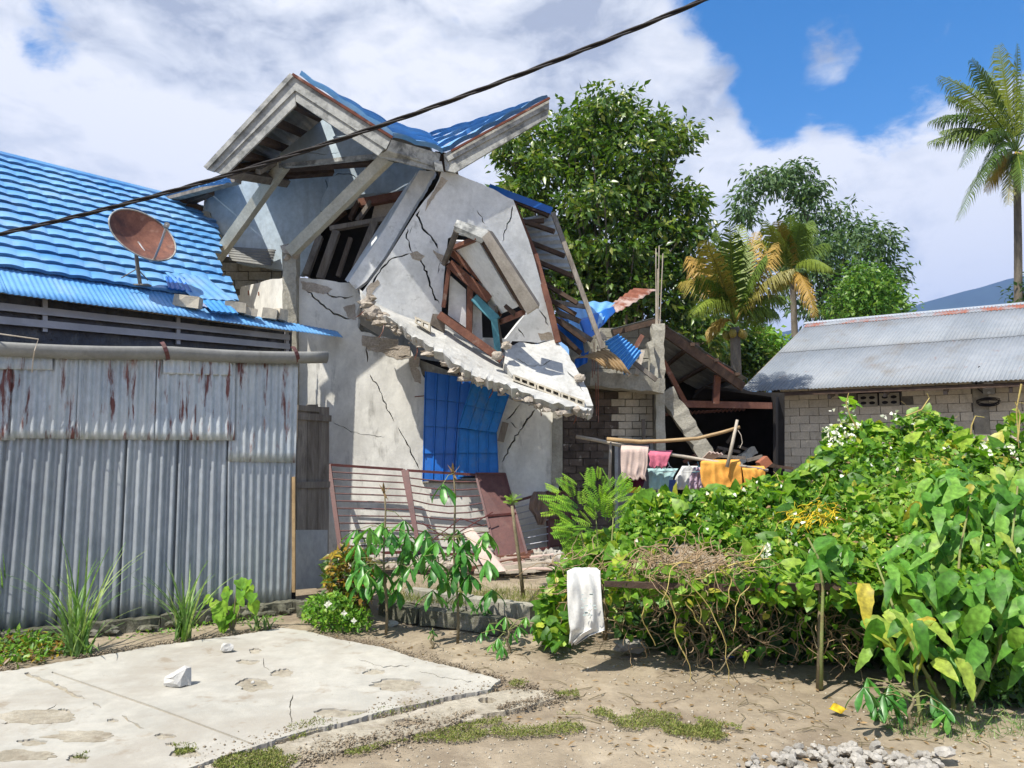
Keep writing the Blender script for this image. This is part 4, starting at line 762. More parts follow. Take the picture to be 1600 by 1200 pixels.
# hood: sloping boards, brackets, soffit
hd = MB().poly([[P(*sh((714, 343, 8.3))), P(*sh((764, 360, 8.15))), P(*sh((758, 374, 8.05))), P(*sh((709, 353, 8.2)))]], (.0, .02, -.015)).build('window_hood', 'fascia', ch)
MB().poly([[P(*sh((710, 353, 8.19))), P(*sh((758, 374, 8.04))), P(*sh((752, 380, 8.06))), P(*sh((708, 360, 8.2)))]], (0, .02, 0)).build('hood_board', 'fascia', hd)
MB().poly([[P(*sh((753, 371, 8.02))), P(*sh((764, 361, 8.1))), P(*sh((841, 478, 8.1))), P(*sh((823, 490, 8.02)))]], (.01, .02, -.01)).build('hood_board', 'wood_pale', hd)
MB().poly([[P(*sh((762, 359, 8.14))), P(*sh((770, 362, 8.3))), P(*sh((843, 474, 8.3))), P(*sh((841, 480, 8.12)))]], (.0, .02, -.02)).build('hood_edge', 'wood_grey', hd)
MB().poly([[P(*sh((748, 374, 8.08))), P(*sh((754, 373, 8.06))), P(*sh((822, 488, 8.04))), P(*sh((812, 480, 8.08)))]], (0, .025, 0)).build('hood_lath', 'wood_dark', hd)
MB().poly([[P(*sh((704, 376, 8.66))), P(*sh((748, 378, 8.1))), P(*sh((808, 480, 8.12))), P(*sh((774, 494, 8.66)))]], (.02, .03, .02)).build('hood_soffit', 'plaster_up', hd)
fr((714, 360, 8.2), (694, 412, 8.6), .05, .06, 'wood', hd, 'bracket'); fr((746, 372, 8.1), (703, 390, 8.6), .05, .05, 'wood_red', hd, 'bracket'); fr((818, 488, 8.08), (780, 504, 8.55), .05, .05, 'wood_red', hd, 'bracket'); fr((790, 478, 8.3), (806, 492, 8.2), .05, .05, 'wood_dark', hd, 'bracket'); fr((790, 470, 8.5), (778, 496, 8.55), .05, .05, 'wood_red', hd, 'bracket')
# dark room behind the upper windows
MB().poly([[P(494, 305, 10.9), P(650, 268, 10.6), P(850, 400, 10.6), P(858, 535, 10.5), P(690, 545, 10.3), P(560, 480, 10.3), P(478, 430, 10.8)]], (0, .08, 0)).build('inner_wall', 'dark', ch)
# ---- roof: gable facing the camera
def boards(a, b, c, d, th=.03, name='fascia_board', m='fascia', par=ch): return MB().poly([[P(*a), P(*b), P(*c), P(*d)]], (0, th, 0)).build(name, m, par)
boards((458, 119, 8.0), (322, 264, 8.0), (334, 268, 8.0), (461, 141, 8.0)); boards((460, 140, 8.02), (334, 267, 8.02), (351, 274, 8.02), (462, 164, 8.02))
boards((458, 119, 8.0), (461, 141, 8.0), (603, 233, 8.0), (611, 217, 8.0)); boards((461, 141, 8.02), (462, 158, 8.02), (591, 243, 8.02), (600, 232, 8.02))
MB().beam(P(457, 116, 7.98), P(613, 215, 7.98), .03, .02).build('rust_capping', 'rust_cap', ch); MB().beam(P(456, 117, 7.98), P(321, 263, 7.98), .05, .02).build('capping', 'fascia', ch)
boards((612, 218, 8.0), (688, 240, 8.35), (684, 262, 8.36), (604, 236, 8.01)); boards((604, 235, 7.97), (676, 254, 8.33), (680, 267, 8.35), (590, 244, 7.99)); boards((678, 252, 8.3), (690, 252, 8.36), (693, 268, 8.36), (680, 266, 8.3))
boards((693, 241, 8.4), (858, 154, 8.4), (858, 168, 8.4), (700, 252, 8.4)); boards((700, 252, 8.42), (858, 168, 8.42), (856, 183, 8.42), (710, 270, 8.42), ); boards((693, 241, 8.41), (703, 252, 8.43), (712, 270, 8.43), (696, 266, 8.41), name='broken_fascia_end')
MB().beam(P(705, 236, 8.37), P(859, 153, 8.37), .025, .02).build('rust_capping', 'rust_cap', ch)
MB().poly([[P(680, 236, 8.5), P(706, 240, 8.5), P(716, 270, 8.5), P(684, 268, 8.5)]], (0, .2, 0)).build('gap_backing', 'wood_dark', ch)  # added dark backing, closes the gap that let sky and sun through
# tiled slopes in courses
def tiled(A, B, C, D, n, pitch=.19, name='roof_tile_course', m='blue_tile'):    # A-B front/low edge, D-C back/top edge ; courses run from A-B up to D-C
    A, B, C, D = [Vector(q) for q in (A, B, C, D)]; nr = (B - A).cross(D - A).normalized()
    if nr.z < 0: nr = -nr
    for i in range(n):
        v0 = (i + 1) / n; v1 = i / n + .002
        c = [A.lerp(D, v0), B.lerp(C, v0), B.lerp(C, v1), A.lerp(D, v1)]; q = max(.5, (c[1] - c[0]).length / pitch); nn = max(2, int(q * 6))
        MB().sheet(c, nn, 3, lambda u, v, q=q: .004 + .05 * v + .025 * tw(u * q), nr, .003, lip=.05).build(name, m, ch)
tiled(P(613, 217, 8.0), P(466, 120, 7.99), P(506, 143, 10.4), P(600, 190, 10.7), 4, .34)
tiled(P(691, 240, 8.36), P(612, 216.5, 8.0), P(599, 189.5, 10.7), P(668, 210, 10.9), 4, .34)
tiled(P(858, 155, 8.42), P(694, 241, 8.38), P(666, 210, 10.9), P(756, 192, 10.9), 5, .3)
# far left slope: soffit of bare sheets seen from below, purlins, eave end by the lower roof
MB().sheet([P(462, 128, 8.04), P(346, 262, 8.04), P(400, 282, 10.4), P(512, 182, 10.4)], 60, 4, lambda u, v: .01 * math.sin(2 * math.pi * 14 * u), (-.5, 0, .7), .004).build('roof_sheet', 'sheet_under', ch)
for (xa, ya, xb, yb) in ((458, 163, 512, 191), (430, 190, 484, 214), (404, 217, 456, 236), (380, 242, 428, 256), (358, 264, 404, 274)):
    bm3((xa, ya, 8.1), (xb, yb, 9.9), .09, .07, 'purlin', 'wood_dark')
bm3((352, 268, 8.2), (446, 284, 9.5), .12, .1, 'eave_beam', 'wood_grey'); bm3((378, 262, 8.5), (450, 256, 9.6), .1, .08, 'eave_beam', 'wood_dark'); bm3((403, 268, 8.6), (452, 242, 9.3), .06, .06, 'brace', 'wood_grey'); bm3((420, 275, 9.3), (520, 268, 9.7), .08, .12, 'ceiling_joist', 'wood_dark'); bm3((440, 262, 9.2), (592, 252, 9.2), .08, .14, 'ceiling_joist', 'wood_dark')
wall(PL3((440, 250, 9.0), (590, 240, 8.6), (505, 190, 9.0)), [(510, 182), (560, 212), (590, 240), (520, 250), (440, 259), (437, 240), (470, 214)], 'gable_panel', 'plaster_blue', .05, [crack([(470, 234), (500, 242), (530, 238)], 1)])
bm3((438, 260, 8.98), (594, 244, 8.58), .05, .06, 'gable_sill', 'fascia')
tiled(P(362, 287, 9.5), P(262, 309, 10.6), P(300, 294, 12.2), P(372, 276, 11.2), 3)
bm3((262, 312, 10.6), (372, 283, 9.5), .05, .1, 'eave_beam', 'wood_grey'); bm3((290, 318, 10.7), (330, 300, 10.2), .08, .1, 'eave_beam', 'wood_dark'); bm3((283, 312, 10.6), (318, 330, 10.7), .1, .1, 'brace', 'wood_dark'); bm3((319, 328, 10.55), (322, 298, 10.55), .02, .02, 'brace', 'fascia')
# roof over the upper room, keeps it dark (rear slopes)
MB().poly([[P(512, 182, 10.4), P(400, 282, 10.4), V3(-4.2, 13, 4.7), V3(-2.8, 13, 6.6)]], (0, 0, .05)).build('rear_roof_slope', 'sheet_under', ch)
MB().poly([[P(668, 214, 10.9), P(506, 150, 10.6), V3(-2.8, 13, 6.4), V3(-.8, 13, 5.2)]], (0, 0, -.05)).build('rear_roof_slope', 'sheet_under', ch)
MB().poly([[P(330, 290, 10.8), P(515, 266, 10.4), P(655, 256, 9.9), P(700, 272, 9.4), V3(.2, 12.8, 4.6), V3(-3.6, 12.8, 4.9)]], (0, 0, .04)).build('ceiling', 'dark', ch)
MB().poly([[V3(-3.6, 12.9, 1.6), V3(.4, 12.9, 1.6), V3(.4, 12.9, 4.6), V3(-3.6, 12.9, 4.8)]], (0, .1, 0)).build('rear_wall', 'plaster', ch)
# leaning concrete struts
bm3((443, 258, 9.0), (338, 404, 10.0), .13, .12, 'leaning_strut', 'beamc', rough=.002); bm3((606, 246, 8.35), (455, 394, 9.0), .13, .13, 'leaning_strut', 'beamc', rough=.002)
# ---- right wing: hanging roof edge, purlins and long pole
bm3((764, 293, 9.4), (862, 330, 9.4), .09, .05, 'roof_edge', 'blue_dark'); bm3((775, 300, 9.42), (858, 336, 9.42), .07, .07, 'roof_edge', 'wood_dark')
MB().sheet([P(812, 342, 9.35), P(864, 332, 9.5), P(893, 424, 9.5), P(846, 420, 9.35)], 10, 30, lambda u, v: .012 * math.sin(2 * math.pi * 9 * v), (0, -1, -.2), .004).build('roof_sheet', 'sheet_under', ch)
for (a, b) in (((812, 344, 9.3), (866, 362, 9.2)), ((826, 378, 9.3), (882, 400, 9.2)), ((838, 408, 9.3), (896, 432, 9.2)), ((846, 440, 9.3), (902, 474, 9.2)), ((812, 348, 9.3), (850, 345, 9.3)), ((858, 468, 9.3), (900, 492, 9.3)), ((862, 494, 9.25), (915, 534, 9.3)), ((868, 515, 9.2), (900, 545, 9.3))):
    bm3(a, b, .05, .07, 'purlin', 'wood_dark')
for (a, b) in (((802, 320, 9.02), (836, 400, 9.0)), ((836, 398, 9.0), (856, 470, 8.98)), ((856, 468, 8.98), (872, 535, 8.95))): bm3(a, b, .07, .07, 'rake_timber', 'wood_red')
bm3((864, 333, 9.1), (942, 545, 8.7), .055, .05, 'long_pole', 'wood_grey')
# ---- blue profiled sheets over the window
def profsheet(poly, lab, ncourse, nrib, d_off, m='blue_dark'):
    c = [FW(x, y, d_off) for x, y in poly]                                   # TL TR BR BL
    mb = MB(); A, B, C_, D = c
    for i in range(ncourse):
        v0, v1 = i / ncourse, (i + 1) / ncourse; q = [A.lerp(D, v0), B.lerp(C_, v0), B.lerp(C_, v1), A.lerp(D, v1)]
        def fn(u, v):
            x = (u * nrib) % 1; rib = .018 if x < .14 else (.004 * math.sin(math.pi * (x - .14) / .86)); return rib + .03 * v
        mb.sheet(q, nrib * 14, 3, fn, FW.n, .003, lip=.03)
    o = mb.build('blue_metal_sheet', m); tag(o, lab, 'roofing sheet', 'blue sheets over the window'); return o
profsheet([(664, 580), (736, 592), (722, 748), (660, 752)], 'left blue metal sheet hung straight over the window of the cracked wall', 4, 4, .07)
profsheet([(738, 596), (796, 616), (776, 676), (715, 668)], 'upper crooked blue metal sheet bent outward over the right half of the window', 2, 4, .20, 'blue_right')
profsheet([(716, 670), (776, 674), (779, 742), (712, 745)], 'lower right blue metal sheet standing on the window sill', 2, 4, .15, 'blue_right')
# torn timber edge beside the sheet
bm3((790, 660, 9.1), (782, 690, 9.1), .08, .05, 'frame_stub', 'wood', parent=ch)
MB().tube([FW(648, 620, .06), FW(668, 618, .06)], .006).build('rebar_stub', 'rust', ch)
# ================================================================ YARD ITEMS BY THE WALL
def bars(name, lab, cat, quad, nbar, rtube, frame_w, bm='maroon', group=None, bend=0.0, mids=(), bars_m=None, rng_=(0, 1)):
    A, B, C_, D = [P(*q) for q in quad]; t = thing(name, lab, cat, D.lerp(C_, .5), group)
    for (a, b) in ((A, D), (B, C_)): MB().beam(a, b, frame_w, .03).build('frame_bar', bm, t)
    for (a, b) in ((A, B), (D, C_)): MB().beam(a, b, .03, .03).build('frame_bar', bm, t)
    for u in mids: MB().beam(A.lerp(B, u), D.lerp(C_, u), .03, .03).build('frame_bar', bm, t)
    for i in range(nbar):
        v = rng_[0] + (rng_[1] - rng_[0]) * (i + 1) / (nbar + 1); a = A.lerp(D, v); b = B.lerp(C_, v)
        k = bend * math.sin(math.pi * v) * random.uniform(.3, 1.2)
        MB().tube([a.lerp(b, s_) + Vector((0, 0, -k * math.sin(math.pi * s_))) for s_ in (0, .25, .5, .75, 1)], rtube, n=5).build('bar', bars_m or bm, t)
    return t
gr = bars('metal_grille', 'dark red window grille of straight bars leaning left of the blue sheets', 'grille', [(514, 726, 8.95), (630, 734, 9.0), (656, 862, 8.6), (533, 866, 8.5)], 11, .009, .05)
gr2 = bars('metal_grille', 'dark red grille with sagging bent bars leaning under the blue sheets', 'grille', [(636, 735, 8.95), (744, 742, 9.0), (776, 866, 8.6), (656, 866, 8.55)], 10, .009, .035, bend=.06)
MB().tube([P(668, 850, 8.5), P(720, 810, 8.55), P(756, 822, 8.6)], .007).build('bar', 'maroon', gr2); MB().tube([P(660, 818, 8.5), P(700, 842, 8.5), P(770, 800, 8.6)], .007).build('bar', 'maroon', gr2)
bars('metal_grille', 'thin grey horizontal bars standing behind the hanging rag, right of the brown sheet', 'grille', [(796, 786, 9.0), (858, 768, 9.05), (858, 856, 8.9), (806, 864, 8.9)], 7, .007, .02, bars_m='alu')
def panel(quad, lab, m='maroon_sheet', ribs=(.5,)):
    A, B, C_, D = [P(*q) for q in quad]; t = thing('metal_door', lab, 'metal panel', D.lerp(C_, .5)); MB().poly([[A, B, C_, D]], (0, .012, 0)).build('sheet', m, t)
    for (a, b) in ((A, B), (B, C_), (C_, D), (D, A)): MB().beam(a, b, .025, .03).build('edge_bar', 'maroon', t)
    for v in ribs: MB().beam(A.lerp(D, v) - V3(0, .01, 0), B.lerp(C_, v) - V3(0, .01, 0), .025, .03).build('edge_bar', 'maroon', t)
panel([(743, 740, 8.95), (789, 740, 9.0), (824, 868, 8.55), (778, 876, 8.5)], 'tall reddish brown metal sheet leaning on the wall right of the bent grille')
panel([(852, 770, 9.2), (893, 768, 9.3), (893, 850, 9.2), (857, 854, 9.15)], 'short dark brown metal sheet behind the rag and the green shrub')
MB().poly([[P(724, 832, 8.3), P(738, 826, 8.35), P(790, 892, 7.9), P(762, 896, 7.85)]], (0, .03, .01)).build('pale_board', 'c_beige'); tag(bpy.data.objects['pale_board'], 'short pale pink board leaning down from the bent grille', 'board')
# stack of pale sticks / split wood behind the sapling
sp = thing('firewood_pile', 'low pile of pale reddish sticks and boards lying at the foot of the wall', 'wood pile', P(800, 885, 8.4))
for i in range(46):
    x0 = random.uniform(720, 800); y0 = random.uniform(872, 896); l = random.uniform(40, 110); a = P(x0, y0, 8.6 - (y0 - 870) * .022); b = P(x0 + l, y0 - random.uniform(-4, 16), 8.6 - (y0 - 870) * .022 + random.uniform(-.1, .25))
    m_ = MB(); (m_.beam(a, b, random.uniform(.02, .05), .02) if i % 3 else m_.tube([a, a.lerp(b, .5) + V3(0, 0, .015), b], .016)); m_.build('stick', random.choice(['wood_pale', 'wood_pale', 'c_beige', 'wood_red']), sp)
rp = MB()
for i in range(130):
    x = random.uniform(830, 915); y = random.uniform(862, 885); rp.blob(P(x, y, 8.9 - (y - 860) * .02), (random.uniform(.015, .05),) * 3, seed=i + 3000, jag=.4)
tag(rp.build('rubble_heap', 'stone_white', kind='stuff'), 'low heap of grey rubble crumbs at the wall behind the sticks', 'rubble')
rp = MB()
for i in range(150):
    x = random.gauss(700, 110); y = random.uniform(868, 886); s_ = random.uniform(.015, .07) ; rp.blob(P(x, y, 8.75 - (y - 860) * .02), (s_ * 1.3, s_, s_ * .7), seed=i + 5000, jag=.35)
for i in range(14):
    x = random.uniform(560, 860); rp.beam(P(x, 876 + random.uniform(-4, 6), 8.55), P(x + random.uniform(14, 26), 876 + random.uniform(-6, 8), 8.5), .1, .09, up=(0, 0, 1), rough=.01)
tag(rp.build('fallen_rubble', 'rubble', kind='stuff'), 'fallen pale rubble and block pieces along the foot of the cracked wall', 'rubble')
# dark rag hanging on the bars
def drape(rows, name, m, parent=None, nx=14, amp=.02, nf=4, thick=.008, seed=1, up=True, hem=0):
    r_ = random.Random(seed); ph = r_.uniform(0, 6); vs = []; fs = []; ny = len(rows) - 1; R2 = []
    for j in range(ny * 4 + 1):
        t = j / 4; i = min(int(t), ny - 1); f = t - i; a, b = rows[i], rows[i + 1]; R2.append([a[k] + (b[k] - a[k]) * f for k in range(4)])
    H = len(R2) - 1
    for j, (y, xl, xr, d) in enumerate(R2):
        v = j / H
        for i in range(nx + 1):
            u = i / nx; yy = y + (hem * math.sin(u * 13 + ph) * v + (hem * .7 * math.sin(u * 31 + ph)) * v if hem else 0)
            wv = u + .10 * mnoise.noise(Vector((u * 2.3, v * 2.1, seed + 3))); fo = amp * (.15 + v) * (.45 * math.sin(wv * nf * 6.28 + ph) + .9 * mnoise.noise(Vector((wv * nf * 2.6, v * 1.3, seed + 9)))) + .8 * amp * mnoise.noise(Vector((u * 5, v * 5, seed)))
            vs.append(P(xl + (xr - xl) * u, yy, d + fo))
    w = nx + 1; n = len(vs); vs2 = [q + V3(0, thick, 0) for q in vs]
    for j in range(H):
        for i in range(nx): a = j * w + i; fs.append((a, a + w, a + w + 1, a + 1)); fs.append((n + a, n + a + 1, n + a + w + 1, n + a + w))
    for j in range(H): a = j * w; fs.append((a, n + a, n + a + w, a + w)); a += nx; fs.append((a, a + w, n + a + w, n + a))
    for i in range(nx): fs.append((i, i + 1, n + i + 1, n + i)); a = H * w + i; fs.append((a, n + a, n + a + 1, a + 1))
    return MB().add(vs + vs2, fs).build(name, m, parent, smooth=True)
o = drape([(768, 834, 852, 8.8), (780, 828, 858, 8.75), (795, 826, 857, 8.78), (806, 834, 856, 8.78), (820, 840, 850, 8.8)], 'rag', 'c_brown', amp=.035, nf=3, nx=24, seed=4); tag(o, 'crumpled brown rag hanging on the grey bars', 'rag')
# low garden kerb walls
kb = thing('garden_kerb', 'low broken concrete kerb between the dirt yard and the raised grass', 'low wall', G(720, 950))
def kerb(pts, h, w, m='concrete', name='kerb_block'):
    for i in range(len(pts) - 1):
        a, b = Vector(pts[i]), Vector(pts[i + 1]); g_ = (b - a) * .01; MB().beam(a + g_, b - g_, w, h, up=(0, 0, 1), rough=.008).build(name, m, kb)
def KZ(x, y, z): q = G(x, y, z); return q
kerb([KZ(640, 928, .17), KZ(690, 936, .17), KZ(735, 943, .17), KZ(785, 950, .17), KZ(835, 958, .17)], .13, .13)
kerb([KZ(600, 950, .08), KZ(660, 962, .08), KZ(720, 968, .08), KZ(785, 978, .08)], .14, .14, 'stonebase')
kerb([KZ(470, 950, .08), KZ(510, 953, .08), KZ(560, 958, .06)], .14, .14, 'stonebase')
# ragged grass on the raised bed
q = pts_in([(560, 890), (700, 880), (870, 885), (880, 930), (820, 952), (600, 940)], 11000); p = np.array([G(x, y, .17) for x, y in q]); n = len(p); ax = rdir(n, 1.6)
o = scatter('grass', BLADE, p, ax, rdir(n), .03 + .06 * RNG.random(n), 'lf_moss', None); tag(o, 'short yellow-green grass on the raised bed behind the kerb', 'grass')
# small stones at the kerb
for i, (x, y, s_) in enumerate(((590, 958, .05), (748, 975, .06), (700, 972, .05), (770, 985, .07), (612, 975, .04))):
    o = MB().blob(G(x, y, .02), (s_ * 1.3, s_, s_ * .8), seed=i + 40, jag=.3, sub=2).build('stone', 'stone_white'); tag(o, ['leftmost pale stone at the lower kerb by the bush', 'pale stone in the middle of the lower kerb, near the tallest cassava', 'pale stone just behind the stem of the tallest cassava', 'pale stone beside the cassava seedling', 'smallest pale stone at the foot of the left cassava'][i], 'stone', 'pale stones below the kerb')
# plaster chunks on the pavement
def chunk(px, py, r, seed, lab):
    c = G(px, py, .035); o = MB().blob(c + V3(0, 0, r[2] * .8), r, seed=seed, jag=.28, sub=2).build('plaster_chunk', 'plaster_chunk'); tag(o, lab, 'rubble chunk'); return o
c0 = G(280, 1070, .035)
vs = [(-.085, -.03, 0), (.03, -.06, 0), (.075, 0, 0), (.03, .06, 0), (-.07, .05, 0), (-.09, -.02, .05), (-.02, -.055, .07), (.05, -.03, .115), (.07, .02, .105), (.02, .04, .12), (-.06, .03, .06), (-.01, -.065, .05)]
import bmesh
b = bmesh.new(); [b.verts.new(v) for v in vs]; bmesh.ops.convex_hull(b, input=b.verts); b.verts.ensure_lookup_table(); bmesh.ops.subdivide_edges(b, edges=b.edges, cuts=1)
for v in b.verts: v.co += Vector([random.uniform(-.006, .006) for _ in range(3)])
me = bpy.data.meshes.new('plaster_chunk'); b.to_mesh(me); b.free(); me.materials.append(T['plaster_chunk']); o = bpy.data.objects.new('plaster_chunk', me); COL.objects.link(o); o.location = c0; tag(o, 'largest white plaster chunk lying upright on the pale concrete pavement', 'rubble chunk')
chunk(354, 1018, (.05, .035, .035), 5, 'small white chunk on the pavement near the shed footing')
chunk(395, 1068, (.012, .012, .01), 6, 'tiny pebble lying in the grey hollow of the pavement')
for i, (x, y, r_) in enumerate(((984, 1018, .09), (1476, 1180, .04))): T['plaster_chunk'] = T['stone_white']; chunk(x, y, (r_ * 1.4, r_, r_ * .6), 60 + i, ('flat pale rock at the foot of the hedge right of the sack', 'single pale stone in the dirt beside the gravel pile')[i])
o = MB().sheet([G(1292, 1106, .03), G(1306, 1100, .05), G(1326, 1110, .04), G(1310, 1114, .02)], 6, 4, lambda u, v: .012 * math.sin(u * 6), None, .002).build('fallen_leaf', 'lf_yellow', smooth=True); tag(o, 'curled yellow leaf lying on the dirt in front of the hedge', 'leaf')
o = MB().sheet([G(1128, 1022, .02), G(1145, 1020, .02), G(1148, 1028, .03), G(1130, 1030, .02)], 4, 3, lambda u, v: .008 * math.sin(u * 6), None, .002).build('litter_scrap', 'c_blue', smooth=True); tag(o, 'scrap of blue plastic on the ground under the hedge', 'litter')
# gravel pile
gp = thing('gravel_pile', 'pile of pale rounded stones at the bottom edge of the picture', 'gravel pile', G(1310, 1200)); stm = []
for s_ in range(6):
    stm.append(MB().blob((0, 0, 0), (1, .8, .65), seed=s_ + 70, jag=.22, sub=2).mesh('stone', 'stone_white'))
cnt = 0
for i in range(420):
    x = random.uniform(1150, 1470); y = random.uniform(1168, 1260); t = (y - 1166) / 90
    if x < 1160 + 20 * math.sin(y) or (y < 1178 and not 1190 < x < 1400): continue
    r_ = random.uniform(.012, .034); c = G(x, y, 0); z = .005 + .03 * min(1, t * 2) * math.exp(-((x - 1320) / 120) ** 2) * random.random()
    M_ = Matrix.Translation((c.x, c.y, z + r_ * .3)) @ Matrix.Rotation(random.uniform(0, 6), 4, random.choice('XYZ')) @ Matrix.Diagonal((r_, r_, r_, 1)); inst('stone', random.choice(stm), gp, M_); cnt += 1
    if cnt > 290: break
# sack over the rail
o = drape([(891, 892, 922, 5.62), (887, 897, 932, 5.5), (892, 886, 938, 5.38), (915, 886, 939, 5.34), (945, 887, 941, 5.34), (972, 889, 944, 5.34), (984, 891, 945, 5.35), (992, 890, 922, 5.37), (1006, 889, 900, 5.4)], 'sack', 'c_sack', amp=.032, nf=2, nx=36, seed=9, hem=2); tag(o, 'white woven sack hung over the end of the hedge rail', 'sack')
sk = o; back = drape([(888, 897, 930, 5.5), (894, 893, 935, 5.72), (930, 893, 936, 5.76), (960, 894, 936, 5.76)], 'sack_back', 'c_sack', sk, amp=.01, nf=2, nx=16)
prn = MB()
for i in range(16):
    x = random.uniform(902, 930); y = random.uniform(926, 962); w = random.uniform(2, 7); prn.sheet([P(x, y, 5.285), P(x + w, y + random.uniform(-1, 1), 5.285), P(x + w, y + 1.6, 5.285), P(x, y + 1.8, 5.285)], 1, 1, None, (0, -1, 0), .002)
prn.build('faded_print', mat('print_green', (.42, .54, .51), (.55, .6, .57), 20, bump=None), sk)
# hedge rail and stakes
RL = thing('hedge_rail', 'dark horizontal timber rail carried on thin stakes along the front of the hedge', 'rail', G(1140, 1060))
MB().beam(P(944, 912, 5.36), P(1150, 918, 5.2), .04, .04, rough=.003).build('rail', 'wood_dark', RL); MB().beam(P(1120, 918, 5.22), P(1340, 916, 5.0), .045, .045, rough=.004).build('rail', 'wood_dark', RL)
for (x0, y0, x1, y1, d, r_) in ((1280, 1076, 1283, 905, 5.0, .022), (1098, 1034, 1090, 850, 5.55, .018), (1062, 1030, 1058, 890, 5.6, .014), (945, 1000, 944, 905, 5.75, .02), (1188, 1040, 1190, 920, 5.5, .014)):
    a = G(x0, y0, 0); MB().tube([a, P(x0 + 2, (y0 + y1) / 2, a.y), P(x1, y1, a.y)], r_, r_ * .8, 7).build('stake', 'stem', RL, smooth=True)
# ================================================================ CLOTHES LINE
cl = thing('clothes_pole', 'forked bare branch poles lashed together carrying the washing behind the hedge', 'clothes pole', P(1150, 760, 8.3))
MB().tube([P(900, 682, 8.6), P(930, 687, 8.55), P(960, 694, 8.5), P(1000, 702, 8.45), P(1060, 712, 8.4), P(1120, 722, 8.35), P(1200, 735, 8.3)], .022, .018, 7).build('pole', 'wood_pale', cl, smooth=True)
MB().tube([P(948, 686, 8.45), P(1000, 690, 8.4), P(1035, 689, 8.35), P(1090, 685, 8.3), P(1130, 675, 8.28), P(1156, 667, 8.25)], .024, .018, 7).build('pole', 'bamboo', cl, smooth=True)
MB().tube([P(1136, 730, 8.25), P(1145, 690, 8.25), P(1152, 656, 8.25)], .022, .016, 7).build('post', 'wood_pale', cl, smooth=True); MB().tube([P(952, 760, 8.5), P(954, 690, 8.5)], .02, .016, 7).build('post', 'wood_pale', cl, smooth=True)
MB().tube([P(1153, 672, 8.22), P(1158, 680, 8.2), P(1160, 692, 8.2), P(1156, 700, 8.2)], .004, n=4).build('string', 'wood_pale', cl)
def garment(rows, m, lab, name, cat, **k):
    o = drape(rows, name, m, **k); tag(o, lab, cat); return o
garment([(696, 971, 1014, 8.42), (702, 970, 1013, 8.34), (725, 970, 1012, 8.34), (741, 971, 1008, 8.34), (749, 975, 1010, 8.34)], 'c_beige', 'pale pink ruffled skirt hung on the pole at the left of the washing', 'skirt', 'skirt', amp=.018, nf=4, nx=36, seed=3, hem=2)
garment([(744, 973, 1008, 8.42), (752, 975, 1007, 8.42), (761, 978, 1004, 8.42)], 'c_maroon', 'dark maroon garment showing below the pale pink skirt', 'garment', 'garment', amp=.015, nf=3, nx=20, seed=5)
garment([(704, 1014, 1051, 8.42), (710, 1013, 1048, 8.33), (722, 1016, 1044, 8.33), (730, 1014, 1042, 8.33)], 'c_pink', 'short bright pink towel between the skirt and the pale shirts', 'towel', 'towel', amp=.012, nf=2, nx=20, seed=6, hem=2)
garment([(732, 1012, 1060, 8.6), (745, 1014, 1052, 8.58), (765, 1014, 1050, 8.58)], 'c_aqua', 'pale aqua shirt hanging below the pink towel', 'shirt', 'shirt', amp=.03, nf=3, nx=24, seed=7)
garment([(728, 1066, 1090, 8.6), (745, 1056, 1096, 8.58), (765, 1050, 1096, 8.58)], 'c_white', 'white shirt on a hanger between the aqua shirt and the orange cloth', 'shirt', 'shirt', amp=.03, nf=3, nx=24, seed=8)
garment([(730, 1084, 1098, 8.5), (745, 1078, 1102, 8.48), (765, 1076, 1102, 8.48)], 'c_lilac', 'lilac patterned garment bunched at the left edge of the orange cloth', 'garment', 'garment', amp=.03, nf=3, nx=24, seed=9)
garment([(750, 1046, 1056, 8.5), (772, 1044, 1054, 8.5)], 'c_blue', 'small dark blue garment low in the middle of the washing', 'garment', 'garment', amp=.01, nf=1, nx=8, seed=10)
garment([(758, 978, 1004, 8.46), (770, 980, 998, 8.46)], mat('c_yel', (.75, .5, .06), (.7, .45, .05), 5), 'yellow garment edge below the maroon one', 'garment', 'garment', amp=.01, nf=2, nx=12, seed=11)
garment([(718, 1098, 1156, 8.4), (722, 1095, 1157, 8.31), (736, 1094, 1159, 8.31), (752, 1096, 1160, 8.31), (766, 1102, 1160, 8.31)], 'c_orange', 'large orange cloth spread over the pole', 'cloth', 'cloth', amp=.018, nf=4, nx=40, seed=12, hem=2)
garment([(728, 1158, 1194, 8.38), (732, 1160, 1196, 8.29), (745, 1162, 1196, 8.29), (762, 1164, 1190, 8.3)], 'c_orange', 'narrow orange cloth beside the large one at the right end of the pole', 'cloth', 'cloth', amp=.018, nf=3, nx=24, seed=13)
bk = P(1193, 722, 8.6)
o = MB().beam(P(1187, 728, 8.6), P(1200, 718, 8.6), .1, .13).build('clay_brick', mat('brick_red', (.35, .13, .07), (.28, .1, .055), 8)); tag(o, 'red clay brick standing beyond the orange cloth', 'brick')
hg = thing('clothes_hanger', 'plastic clothes hangers and pegs in the middle of the washing', 'hanger', P(1050, 745, 8.5))
for i, (x, c_) in enumerate(((1030, 'c_aqua'), (1044, 'c_white'), (1075, 'c_white'), (1090, 'teal'))):
    MB().tube([P(x, 722, 8.45), P(x + 2, 728, 8.4), P(x - 8, 738, 8.4), P(x + 12, 736, 8.4), P(x + 2, 728, 8.4)], .006, n=5).build('wire', c_, hg)
